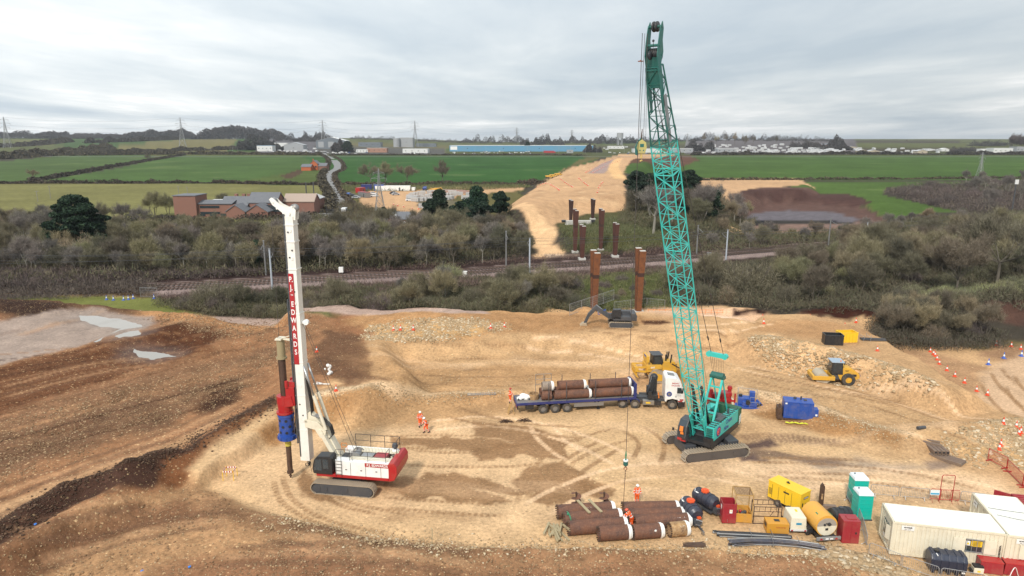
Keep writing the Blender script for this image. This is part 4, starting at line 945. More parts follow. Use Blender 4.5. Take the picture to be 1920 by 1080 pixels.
def hook_blocks():
 Y0 = 49.9
 top = at_y(1204.5,62,Y0); X0 = top.x
 hk = at_y(1171,862,Y0); g = thing('hook_ball','small teal hook ball hanging over the pipe stack on one long rope','hook',(X0,Y0,hk.z-.45))
 b = MB(); b.cyl((0,0,1.1),(0,0,top.z-hk.z+.45),.022,n=6); b.build('rope',ROPE,g)
 b = MB(); b.cyl((0,0,.0),(0,0,.34),.19,n=16); b.cyl((0,0,.34),(0,0,.46),.19,.06,n=16); b.cyl((0,0,-.12),(0,0,0),.07,.19,n=16); b.build('weight',TEALD,g,smooth=True)
 b = MB(); b.cyl((0,0,.34),(0,0,.44),.2,n=16); b.build('band',WHITE,g)
 b = MB(); b.cyl((0,0,.4),(0,0,.8),.05,n=8); b.cyl((0,0,.8),(0,0,1.2),.08,.03,n=8); b.build('socket',GREENM,g)
 b = MB()
 for k in range(10): a = R(-60+k*28); a2 = R(-60+(k+1)*28); b.cyl((.12*math.cos(a),0,-.32+.13*math.sin(a)),(.12*math.cos(a2),0,-.32+.13*math.sin(a2)),.035,n=6)
 b.cyl((0,0,-.1),(0,0,-.2),.03,n=6); b.build('hook',paint_mat((.25,.06,.02),.5,.2),g)
 b = MB(); zb_ = hk.z-.45-hz(X0,Y0)-1.0; b.cyl((0,0,-.42),(-.05,0,-zb_),.022,n=5)
 for k in range(8): b.box((0,0,-.5-k*.12),(.07,.02,.10),rz=k*PI/2)
 b.build('chain',BRWN,g)
 bl = at_y(1203,272,Y0+.2); g = thing('hook_block','yellow and green hook block hanging high beside the crane boom','hook block',(bl.x,Y0+.2,bl.z-.5)); g.scale = (.86,.86,.86)
 b = MB(); b.prism([(-.28,-.1),(.28,-.1),(.42,.35),(.34,.8),(0,1.05),(-.34,.8),(-.42,.35)],-.16,.16); b.build('cheek_plate',paint_mat((.42,.36,.12),.5,.4),g,bevel=.03)
 b = MB(); b.box((0,-.17,.55),(.32,.03,.26)); b.cyl((-.15,-.18,.15),(-.15,-.14,.15),.06,n=8); b.cyl((.15,-.18,.15),(.15,-.14,.15),.06,n=8); b.build('number_plate',TEALD,g)
 b = MB(); b.prism([(-.5,-.2),(-.28,-.3),(-.2,.7),(-.05,1.2),(-.35,.9),(-.55,.4)],-.1,.1); b.build('side_guard',TEALD,g)
 b = MB(); b.cyl((0,0,-.5),(0,0,-.1),.10,n=8); b.cyl((.1,0,-.65),(-.1,0,-.75),.06,n=6); b.build('hook',paint_mat((.55,.38,.12),.5,.3),g)
 b = MB(); b.cyl((-.05,0,.9),(.0,0,1.9),.09,.03,n=8); b.build('rope_socket',BRWN,g)
 b = MB(); h = (top.z-bl.z+.5)/.86
 b.cyl((-.18,0,.6),(-.10,0,h),.018,n=5); b.cyl((.14,0,.6),(.10,0,h),.018,n=5); b.cyl((.35,.1,.8),(.14,.1,h),.014,n=5); b.build('fall_rope',ROPE,g)
 b = MB(); lim = at_y(1202,115,Y0); b.cyl((0,0,0),(0,0,.06),.22,n=14); b.box((0,0,.08),(.1,.1,.1)); o = b.build('limit_weight',paint_mat((.25,.08,.05),.6,.3),g); o.location = ((lim.x-bl.x)/.86,0,(lim.z-bl.z+.5)/.86)
hook_blocks()
# ================================================================ PEOPLE
SKIN = paint_mat((.50,.28,.19),.6,0); HIVIS = paint_mat((.85,.11,.012),.7,.12,0,3.0); REFL = paint_mat((.72,.74,.72),.4,.1); HAIR = paint_mat((.05,.03,.02),.8,0); HELM = paint_mat((.82,.82,.80),.35,.05); BOOT = paint_mat((.05,.04,.035),.7,.3)
def skinned(name,pts,edges,mat,parent,sub=1):
 me = bpy.data.meshes.new(name); me.from_pydata([p[0] for p in pts],edges,[]); o = bpy.data.objects.new(name,me); COL.objects.link(o)
 md = o.modifiers.new('Skin','SKIN'); me.skin_vertices.new() if not me.skin_vertices else None
 for i,p in enumerate(pts):
  r = p[1] if isinstance(p[1],tuple) else (p[1],p[1]); me.skin_vertices[0].data[i].radius = r
 me.skin_vertices[0].data[0].use_root = True
 o.modifiers.new('Sub','SUBSURF').levels = sub; o.modifiers['Sub'].render_levels = sub
 dg = bpy.context.evaluated_depsgraph_get(); m2 = bpy.data.meshes.new_from_object(o.evaluated_get(dg)); bpy.data.objects.remove(o)
 m2.materials.clear(); m2.materials.append(mat); m2.polygons.foreach_set('use_smooth',[True]*len(m2.polygons))
 o = bpy.data.objects.new(name,m2); COL.objects.link(o); o.parent = parent; return o
def person(label,loc,rz,lean=0.0,armL=((.24,.02,1.12),(.27,.12,.88)),armR=((-.24,.02,1.12),(-.27,.12,.88)),legL=((.11,.02,.50),(.12,-.02,.09)),legR=((-.11,.02,.50),(-.12,-.02,.09)),helmet=HELM,pelvis_z=.95,look=0.0,head_mat=None):
 """faces local +y; joints given in metres"""
 g = thing('person',label,'person',loc,rz)
 cl,sl_ = math.cos(lean),math.sin(lean)
 def T(p):   # lean the upper body about the pelvis
  x,y,z = p; dz = z-pelvis_z; return Vector((x,y*cl+dz*sl_,pelvis_z+dz*cl-y*sl_))
 pel = Vector((0,0,pelvis_z)); spine = T((0,0,pelvis_z+.22)); chest = T((0,.01,pelvis_z+.42)); neck = T((0,.01,pelvis_z+.56)); head = T((0,.03,pelvis_z+.70)); crown = T((0,.03,pelvis_z+.80))
 shL = T((.19,0,pelvis_z+.47)); shR = T((-.19,0,pelvis_z+.47))
 eL,hL = Vector(armL[0]),Vector(armL[1]); eR,hR = Vector(armR[0]),Vector(armR[1])
 kL,aL = Vector(legL[0]),Vector(legL[1]); kR,aR = Vector(legR[0]),Vector(legR[1]); hipL = pel+Vector((.10,0,-.04)); hipR = pel+Vector((-.10,0,-.04))
 pts = [(pel,(.13,.10)),(spine,(.12,.095)),(chest,(.14,.10)),(neck,.055),(T((0,.03,pelvis_z+.64)),(.062,.075)),(head,(.075,.092)),(crown,(.06,.07)),(shL,.06),(eL,.042),(hL,.026),(shR,.06),(eR,.042),(hR,.026),(hipL,.085),(kL,.055),(aL,.036),(hipR,.085),(kR,.055),(aR,.036)]
 ed = [(0,1),(1,2),(2,3),(3,4),(4,5),(5,6),(2,7),(7,8),(8,9),(2,10),(10,11),(11,12),(0,13),(13,14),(14,15),(0,16),(16,17),(17,18)]
 for hi,e_,h_,s in ((9,eL,hL,1),(12,eR,hR,-1)):
  d = (h_-e_).normalized(); n = Vector((0,1,.2)).cross(d); n = n.normalized() if n.length > .1 else Vector((1,0,0)); q = d.cross(n)
  b0 = len(pts); pts.append((h_+d*.07,(.036,.02))); ed.append((hi,b0))
  for k in range(4):
   off = n*(-.027+.018*k); f1 = h_+d*(.10+.005*(1-abs(k-1.5)))+off; f2 = h_+d*(.135+.012*(1.5-abs(k-1.5)))+off+q*.012; f3 = f2+d*.02+q*.018
   i = len(pts); pts += [(f1,.0095),(f2,.0085),(f3,.0075)]; ed += [(b0,i),(i,i+1),(i+1,i+2)]
  i = len(pts); pts += [(h_+d*.045+n*.04,.011),(h_+d*.075+n*.055+q*.015,.009)]; ed += [(hi,i),(i,i+1)]
 skinned('body',pts,ed,SKIN,g)
 fr = Vector((math.sin(look)*-1,math.cos(look),0)); f = MB(); hc = head+Vector((0,0,.0)); rt = Vector((fr.y,-fr.x,0))
 f.cyl(hc+fr*.085,hc+fr*.115-Vector((0,0,.02)),.012,.018,n=6)
 f.ball(hc+rt*.082,.022,6,4,(.5,1,1.4)); f.ball(hc-rt*.082,.022,6,4,(.5,1,1.4)); f.build('nose',SKIN,g)
 f = MB(); f.ball(hc+fr*.082+rt*.032+Vector((0,0,.02)),.011,6,4); f.ball(hc+fr*.082-rt*.032+Vector((0,0,.02)),.011,6,4); f.bar(hc+fr*.088+rt*.022-Vector((0,0,.05)),hc+fr*.088-rt*.022-Vector((0,0,.05)),.008); f.build('eyes',HAIR,g)
 f = MB(); f.ball(hc-fr*.012+Vector((0,0,.01)),.093,10,6,(.95,1.0,1.0)); f.v = [v if (Vector(v)-hc).dot(fr) < .03 else tuple(Vector(v)-fr*((Vector(v)-hc).dot(fr)-.03)) for v in f.v]; f.build('hair',HAIR,g,smooth=True)
 mid = lambda a,b,t: a.lerp(b,t)
 jp = [(pel-Vector((0,0,.06)),(.185,.15)),(spine,(.17,.14)),(chest,(.195,.145)),(mid(chest,neck,.75),(.09,.08)),(shL,.092),(eL,.070),(mid(eL,hL,.86),.052),(shR,.092),(eR,.070),(mid(eR,hR,.86),.052)]
 jk = skinned('jacket',jp,[(0,1),(1,2),(2,3),(2,4),(4,5),(5,6),(2,7),(7,8),(8,9)],HIVIS,g)
 tp = [(pel,(.155,.13)),(hipL,.12),(kL,.088),(mid(kL,aL,.92),.068),(hipR,.12),(kR,.088),(mid(kR,aR,.92),.068)]
 tr = skinned('trousers',tp,[(0,1),(1,2),(2,3),(0,4),(4,5),(5,6)],HIVIS,g)
 b = MB()
 def ring(c,ax,rx,ry,w=.05):
  ax = ax.normalized(); n_ = 12; q = ax.to_track_quat('Z','Y'); vs = []
  for s in (-w/2,w/2):
   for i in range(n_): a = 2*PI*i/n_; vs.append(c+q @ Vector((rx*math.cos(a),ry*math.sin(a),s)))
  b.add(vs,[(i,(i+1) % n_,n_+(i+1) % n_,n_+i) for i in range(n_)])
 ring(mid(pel,spine,.55),spine-pel,.165,.165,.06); ring(mid(spine,chest,.5),chest-spine,.175,.160,.06)
 for a_,c_,r_ in ((shL,eL,.078),(shR,eR,.078)): ring(mid(a_,c_,.6),c_-a_,r_,r_)
 for a_,c_,r_ in ((eL,hL,.066),(eR,hR,.066)): ring(mid(a_,c_,.45),c_-a_,r_,r_)
 for s in (shL,shR): b.bar(s+Vector((-.06 if s is shL else .06,.13,.04)),mid(pel,spine,.5)+Vector((.1 if s is shL else -.1,.155,0)),.05,.012)
 b.build('reflective_band',REFL,jk)
 b = MB()
 for k_,a_ in ((kL,aL),(kR,aR)): ring(mid(k_,a_,.25),a_-k_,.085,.085); ring(mid(k_,a_,.6),a_-k_,.078,.078)
 b.build('reflective_band',REFL,tr)
 for a_ in (aL,aR):
  b = MB(); b.box(a_+Vector((0,.05,-.05)),(.11,.28,.09)); b.cyl(a_+Vector((0,0,-.05)),a_+Vector((0,0,.12)),.062,n=10); b.build('boot',BOOT,g,bevel=.02)
 up_ = (crown-head).normalized(); b = MB(); c_ = head+up_*.035; b.ball(c_,.125,14,8,(.95,1.1,1.0)); b.v = [v if (Vector(v)-c_).dot(up_) > 0 else tuple(Vector(v)-up_*(Vector(v)-c_).dot(up_)) for v in b.v]
 b.cyl(c_,c_+up_*.012,.135,n=16); b.box(c_+fr*.12,(.14,.09,.012),rz=look); b.build('helmet',helmet,g,smooth=True)
 return g
# ================================================================ SMALL BUILDERS
def casing(label,L,r,loc,rz,mat=RUST,group='steel pile casings stacked on the ground',teeth=True,rim=True,ry=0,cat='steel pipe',name='steel_casing',cap=WHITE):
 g = thing(name,label,cat,loc,rz,group)
 b = MB(); b.pipe((-L/2,0,0),(L/2,0,0),r,.05,28)
 for k in range(10): a = 2*PI*k/10; b.cyl((-L/2+.35,(r-.01)*math.cos(a),(r-.01)*math.sin(a)),(-L/2+.35,(r+.02)*math.cos(a),(r+.02)*math.sin(a)),.045,n=8)
 for x in (-L*.2,L*.22): b.pipe((x-.02,0,0),(x+.02,0,0),r+.012,.02,28)
 b.build('tube',mat,g,smooth=True)
 if teeth:
  b = MB()
  for k in range(18): a = 2*PI*k/18; b.box((-L/2-.05,(r-.03)*math.cos(a),(r-.03)*math.sin(a)),(.14,.05,.09),rx=a+PI/2)
  b.build('cutting_teeth',BRWN,g)
 if rim:
  b = MB(); b.pipe((L/2-.16,0,0),(L/2+.0,0,0),r+.025,.05,28); b.pipe((L/2,0,0),(L/2+.14,0,0),r-.05,.05,28)
  for k in range(12): a = 2*PI*k/12; b.cyl((L/2+.06,(r-.06)*math.cos(a),(r-.06)*math.sin(a)),(L/2+.06,(r-.02)*math.cos(a),(r-.02)*math.sin(a)),.035,n=6)
  b.build('joint_collar',cap,g,smooth=True)
 return g
def lay(label,x0,y0,x1,y1,r=.56,**kw):
 """casing lying on the ground: photo pixels of the two ends of its ground contact line"""
 a = P(x0,y0); c = P(x1,y1); m = (a+c)/2; L = (c.xy-a.xy).length
 return casing(label,L,r,(m.x,m.y+r*.35,hz(m.x,m.y)+r+.0),math.atan2(c.y-a.y,c.x-a.x),**kw)
A_ = lay('rusty casing under two planks at the back left of the casing stack',1046,974,1149,967)
lay('rusty casing with a green strap tied round its left end',1058,989,1162,981)
lay('long rusty casing in front on the left of the stack behind the cut timbers',1067,1005,1172,997)
lay('short dull rusty casing with toothed left end in the front row',1123,1016,1180,1012)
lay('short rusty casing with a white paint blob in the front row',1187,1013,1240,1009)
lay('very short casing with bright orange and cream rust',1256,1008,1288,1005,mat=RUSTO)
lay('long rusty casing furthest back, below the standing worker',1169,968,1270,966)
lay('long rusty casing between the furthest one and the chalk marked one',1180,982,1280,978)
lay('long rusty casing with white chalk scribble near its right end',1190,993,1292,989)
def chalk(px,py,Y,n,w,h,seed,label='white chalk scribble on a rusty casing'):
 rr = random.Random(seed); b = MB(); x = 0
 for k in range(n):
  pts = []
  for j in range(6): pts.append((x+rr.uniform(0,w*.9),0,rr.uniform(0,h)))
  b.tube(pts,.018,4); x += w
 o = b.build('chalk_mark',WHITE); return o
for (par,x0,z0,n,w,sd) in (('steel_casing.008',.9,.1,5,.17,3),('steel_casing',.1,.2,4,.15,9),('steel_casing.005',-.05,.05,3,.14,5)):
 o = chalk(0,0,0,n,w,.22,sd); o.parent = bpy.data.objects[par]; o.rotation_euler = (R(-38),0,0); o.location = (x0,-.46,.28)
b = MB(); b.ball((.5,-.50,.30),.10,8,6,(1,.35,1)); o = b.build('paint_blob',WHITE); o.parent = bpy.data.objects['steel_casing.004']
def green_strap():
 c = bpy.data.objects['steel_casing.001']; b = MB()
 for k in range(9):
  a = R(60+k*17); a2 = R(77+k*17); b.bar((-2.0+.03*k,.60*math.cos(a),.60*math.sin(a)),(-2.0+.03*(k+1),.60*math.cos(a2),.60*math.sin(a2)),.10,.02)
 b.ball((-2.0,-.2,.58),.1,6,5); o = b.build('green_sling',GREENM); o.location = c.location; o.rotation_euler = c.rotation_euler; tag(o,'green lifting sling wrapped over the end of a rusty casing','sling')
green_strap()
def on_casing(c,x): return Matrix.Translation(c.location) @ Matrix.Rotation(c.rotation_euler[2],4,'Z') @ Vector((x,0,.56))
for x,lb in ((-.4,'weathered plank lying across two casings, left one'),(.55,'weathered plank lying across two casings, right one')):
 b = MB(); p = on_casing(A_,x); q = on_casing(bpy.data.objects['steel_casing.001'],x+.05)
 d = (q-p).normalized(); b.bar(p-d*.55+Vector((0,0,.05)),q+d*.3+Vector((0,0,.05)),.22,.09); o = b.build('timber_plank',WOOD,bevel=.01); tag(o,lb,'plank','planks lying across the casings')
def auger():
 p = on_casing(A_,.3)
 for i,(dx,lb) in enumerate(((-.9,'rusty auger flight leaning behind the planked casing, left'),(1.4,'rusty auger flight leaning behind the planked casing, right'))):
  g = thing('auger',lb,'auger',(p.x+dx,p.y+1.15,hz(p.x+dx,p.y+1.15)),R(20),'auger flights behind the casings')
  b = MB(); b.cyl((0,0,.0),(0,.1,1.45),.07,n=8); b.build('shaft',BRWN,g)
  b = MB(); n = 40; vs = []
  for k in range(n+1):
   a = k/n*2*PI*2.5; z = .25+k/n*1.1; vs += [(.06*math.cos(a),.07+.06*math.sin(a),z),(.42*math.cos(a),.07+.42*math.sin(a),z)]
  b.add(vs,[(2*k,2*k+1,2*k+3,2*k+2) for k in range(n)]); b.build('flight',RUST,g)
auger()
rr = random.Random(4)
for i in range(15):
 x0 = 1024+rr.uniform(0,34); y0 = 984+rr.uniform(0,10); a = P(x0,y0); ang = R(-88+rr.uniform(-32,34)); L = rr.uniform(1.3,2.0); lv = i//5
 b = MB(); b.box((0,0,0),(L,.15,.13)); o = b.build('cut_timber',WOOD,bevel=.008); o.location = (a.x+rr.uniform(-.1,.1)+L/2*math.cos(ang),a.y+L/2*math.sin(ang),hz(a.x,a.y)+.075+lv*.13); o.rotation_euler = (rr.uniform(-.1,.1),rr.uniform(-.05,.05),ang)
 tag(o,'grey-green square timber in the loose pile left of the casings','timber','loose timbers piled by the casings')
# ================================================================ LORRY, TRAILER, LOAD
def trailer():
 w = P(1041,775); rz = R(8.0)
 o = Vector((w.x,w.y,w.z)) - Matrix.Rotation(rz,3,'Z') @ Vector((4.35,-1.25,0))
 g = thing('flatbed_trailer','long dark blue flatbed trailer loaded with rusty steel pipes','trailer',o,rz)
 b = MB(); b.box((6.85,0,1.34),(13.6,2.46,.10)); b.build('bed',paint_mat((.16,.15,.15),.8,.5),g)
 b = MB()
 for sy in (-1,1): b.box((6.85,sy*1.24,1.28),(13.6,.08,.26)); b.box((5,sy*.5,1.05),(10,.12,.45))
 b.box((.04,0,1.2),(.08,2.5,.4)); b.box((11.9,0,1.12),(3.4,1.2,.26)); b.build('chassis',NAVY,g)
 b = MB(); b.box((13.62,0,2.15),(.12,2.5,1.65)); b.box((13.5,-1.2,2.15),(.35,.08,1.65)); b.box((13.5,1.2,2.15),(.35,.08,1.65)); b.build('headboard',NAVY,g,bevel=.02)
 for x in (3.0,4.35,5.7):
  for sy in (-1,1): wheel(g,(x,sy*1.05,.52),.52,.36)
 b = MB(); b.box((8.2,-1.15,.80),(3.4,.05,.42)); b.box((8.2,1.15,.80),(3.4,.05,.42)); b.build('side_guard',GREYM,g)
 b = MB()
 for x in (9.4,):
  for sy in (-.7,.7): b.box((x,sy,.65),(.16,.16,1.1)); b.box((x,sy,.1),(.35,.35,.05))
 b.build('landing_leg',BLACK,g)
 b = MB(); b.box((1.5,-.9,.85),(.9,.45,.5)); b.box((.15,0,.75),(.1,2.3,.25)); b.build('underride_bar',BLACK,g)
 b = MB()
 for sy in (-.9,.9): b.box((.0,sy,.95),(.05,.4,.14))
 b.build('rear_lamp',RED,g)
 for x in (3.6,5.6,8.9,11.9):
  for sy in (-1,1): b = MB(); b.box((x,sy*1.22,2.45),(.07,.06,2.3)); b.build('stanchion',DGREY,g)
 Mx = Matrix.Translation(o) @ Matrix.Rotation(rz,4,'Z')
 def onbed(label,x0,x1,y,z,r=.52,**kw):
  p = Mx @ Vector(((x0+x1)/2,y,1.39+z)); return casing(label,x1-x0-.15,r,p,rz,group='steel pipes loaded on the trailer',teeth=False,**kw)
 onbed('long pipe on the near side at the front of the trailer',8.75,13.4,-.54,.52)
 onbed('pipe on the near side in the middle of the trailer',4.3,8.5,-.54,.52)
 onbed('short rusty pipe piece on the near side, left of the near pipes',2.85,4.1,-.54,.52,rim=False)
 onbed('long pipe riding on top at the front of the trailer',8.4,13.2,0,1.40)
 onbed('darker pipe riding on top in the middle of the trailer',4.8,8.0,0,1.40)
 onbed('short grey dusty pipe on top at the left end of the load',3.0,4.3,0,1.40,mat=rust_mat((.28,.22,.17),(.2,.15,.12),(.38,.32,.26)))
 onbed('long pipe on the far side at the front, mostly hidden',8.75,13.4,.54,.52); onbed('pipe on the far side in the middle of the bed',4.3,8.5,.54,.52); onbed('short far-side pipe under the dusty one',2.85,4.1,.54,.52,rim=False)
 g2 = thing('load_cage','thin grey wire cage at the left end of the pipe load','cage',Mx @ Vector((3.4,.95,1.39)),rz)
 b = MB()
 for x in (-.9,0,.9): b.cyl((x,0,0),(x,0,2.5),.03,n=5)
 for z in (1.3,1.9,2.5): b.cyl((-.9,0,z),(.9,0,z),.025,n=5)
 b.build('cage_frame',GREYM,g2)
 g3 = thing('rubble_sack','white crumpled sack at the rear end of the trailer bed','sack',Mx @ Vector((.95,.2,1.39)),rz)
 b = MB()
 for k in range(9): b.ball((rr.uniform(-.5,.5),rr.uniform(-.35,.35),rr.uniform(.1,.4)),rr.uniform(.2,.36),7,5,(1.2,1,.7))
 b.build('sack_cloth',WHITE,g3)
 b = MB()
 for k in range(5): b.ball((rr.uniform(-.7,.7),rr.uniform(-.6,-.3),.12),.13,6,5)
 b.build('sack_tie',DGREY,g3)
 g4 = thing('rusty_ring','rusty brown ring lying on the trailer between the sack and the pipes','ring',Mx @ Vector((2.15,0,1.39)),rz)
 b = MB(); b.pipe((0,0,0),(0,0,.62),.58,.07,24); b.build('ring_wall',RUSTO,g4,smooth=True)
 st = Mx @ Vector((-.55,-.7,0)); st.z = hz(st.x,st.y)
 g5 = thing('stepladder','yellow wooden stepladder standing at the tail of the trailer','ladder',st,rz)
 b = MB()
 for sy in (-.28,.28): b.bar((-.35,sy,0),(0,sy,1.5),.06,.05); b.bar((.35,sy,0),(0,sy,1.5),.05,.04)
 for k in range(5): z = .25+.28*k; b.box((-.35+.35*z/1.5,0,z),(.12,.56,.03))
 b.build('ladder_frame',paint_mat((.45,.27,.09),.7,.3),g5)
 pp = Mx @ Vector((-.45,-.45,0))
 person('worker in orange high visibility suit standing on the stepladder at the trailer tail',(pp.x-.15,pp.y+.1,hz(pp.x,pp.y)+1.12),R(-75),helmet=RED,armL=((.25,.12,1.15),(.22,.36,1.02)),armR=((-.25,.12,1.15),(-.2,.36,1.05)))
 return Mx
TMX = trailer()
def tractor():
 w = P(1260,768); rz = R(-4.5); o = w - Matrix.Rotation(rz,3,'Z') @ Vector((4.7,-1.2,0)); o.z = w.z
 g = thing('lorry','white cab lorry pulling the pipe trailer with black loader crane behind its cab','lorry',o,rz)
 b = MB()
 for sy in (-.45,.45): b.box((2.4,sy,.85),(6.6,.12,.3))
 b.box((.6,0,1.06),(2.8,.9,.08)); b.build('chassis',DGREY,g)
 for x in (-.85,.55,4.7):
  for sy in (-1,1): wheel(g,(x,sy*(1.02 if x < 4 else 1.05),.53),.53,.4 if x < 4 else .32,hubmat=STEEL)
 b = MB()
 for x in (-.85,.55):
  for sy in (-1,1):
   pr = [(x+.62*math.cos(R(a)),.53+.62*math.sin(R(a))) for a in range(20,161,20)]+[(x+.58*math.cos(R(a)),.53+.58*math.sin(R(a))) for a in range(160,19,-20)]; b.prism(pr,sy*1.05-.2,sy*1.05+.2)
 b.build('mudguard',NAVY,g)
 b = MB(); b.prism([(3.85,.95),(4.02,.95),(4.1,1.15),(4.7,1.28),(5.3,1.15),(5.38,.55),(6.0,.5),(6.05,1.3),(5.95,2.0),(5.75,2.7),(5.45,3.45),(5.0,3.7),(4.0,3.85),(3.82,3.6)],-1.23,1.23); cab = b.build('cab',WHITE,g,bevel=.06)
 b = MB(); b.prism([(5.34,.35),(6.07,.35),(6.09,.95),(5.36,.95)],-1.25,1.25); b.build('bumper',BLACK,cab,bevel=.03)
 b = MB(); b.box((5.55,-1.243,1.02),(.5,.02,.12)); b.box((5.7,-1.243,1.2),(.4,.02,.16)); b.build('red_trim',RED,cab)
 b = MB()
 for sy in (-1.245,1.245): b.poly([(5.15,sy,1.95),(5.78,sy,1.95),(5.62,sy,2.6),(5.15,sy,2.65)])
 b.poly([(5.99,-1.1,2.0),(5.99,1.1,2.0),(5.76,1.1,2.8),(5.76,-1.1,2.8)]); b.build('cab_window',M_GLASS,cab)
 b = MB(); b.box((4.55,0,3.81),(.75,.8,.03),ry=.15); b.build('roof_hatch',GREYM,cab)
 b = MB(); b.box((5.75,-1.35,2.35),(.1,.12,.55)); b.box((5.75,1.35,2.35),(.1,.12,.55)); b.build('mirror',BLACK,cab)
 b = MB(); b.box((5.05,-1.24,1.55),(.16,.03,.06)); b.build('door_handle',BLACK,cab)
 rd = paint_mat((.45,.04,.05),.5,0); bl = paint_mat((.03,.06,.25),.5,0)
 text('BREAKY',.22,rd,cab,(4.95,-1.237,3.12),(PI/2,0,0),bold=.006); text('HAULAGE',.20,rd,cab,(4.95,-1.237,2.86),(PI/2,0,0),bold=.006)
 text('K.S. BREAKEY',.10,GREYM,cab,(5.3,-1.247,1.80),(PI/2,0,0)); text('HAULAGE LTD',.10,GREYM,cab,(5.3,-1.247,1.67),(PI/2,0,0))
 b = MB(); b.cyl((4.3,-1.22,1.85),(4.3,-1.245,1.85),.30,n=24); e = b.build('emblem',bl,cab); b = MB(); b.cyl((4.3,-1.24,1.85),(4.3,-1.25,1.85),.17,n=16); b.build('emblem_disc',GREYM,e)
 b = MB(); b.box((2.05,-1.0,.75),(1.3,.5,.55)); b.build('fuel_tank',paint_mat((.35,.34,.32),.35,.3,.7),g,bevel=.05)
 b = MB(); b.box((2.0,-1.26,.75),(.5,.02,.16)); b.build('hazard_plate',YELB,g)
 b = MB(); b.box((3.1,-1.0,.75),(.7,.45,.6)); b.box((2.1,1.0,.75),(1.8,.5,.6)); b.build('locker',BLACK,g,bevel=.02)
 b = MB(); b.box((2.75,0,1.35),(.75,2.2,.55)); b.cyl((2.75,0,1.4),(2.75,0,3.2),.32,n=14); b.box((2.2,-.85,1.6),(.4,.5,.9)); b.box((2.2,.85,1.6),(.4,.5,.9)); base = b.build('loader_base',BLACK,g,bevel=.04)
 b = MB(); b.bar((2.6,-.1,3.3),(2.2,-.6,1.7),.55,.5); b.bar((2.9,.25,3.5),(2.7,.9,1.8),.42,.5); b.bar((2.55,-.4,3.2),(1.95,-.9,1.9),.3,.35); b.ball((2.7,.1,3.35),.45,10,8); b.tube([(2.4,-.3,3.6),(2.2,-.7,3.0),(2.3,-.9,2.2)],.06,5)
 b.build('loader_arm',BLACK,base)
 b = MB(); b.cyl((3.15,-.9,1.25),(3.15,-.9,1.9),.15,.05,n=10); b.build('stowed_cone',ORANGE,g)
tractor()
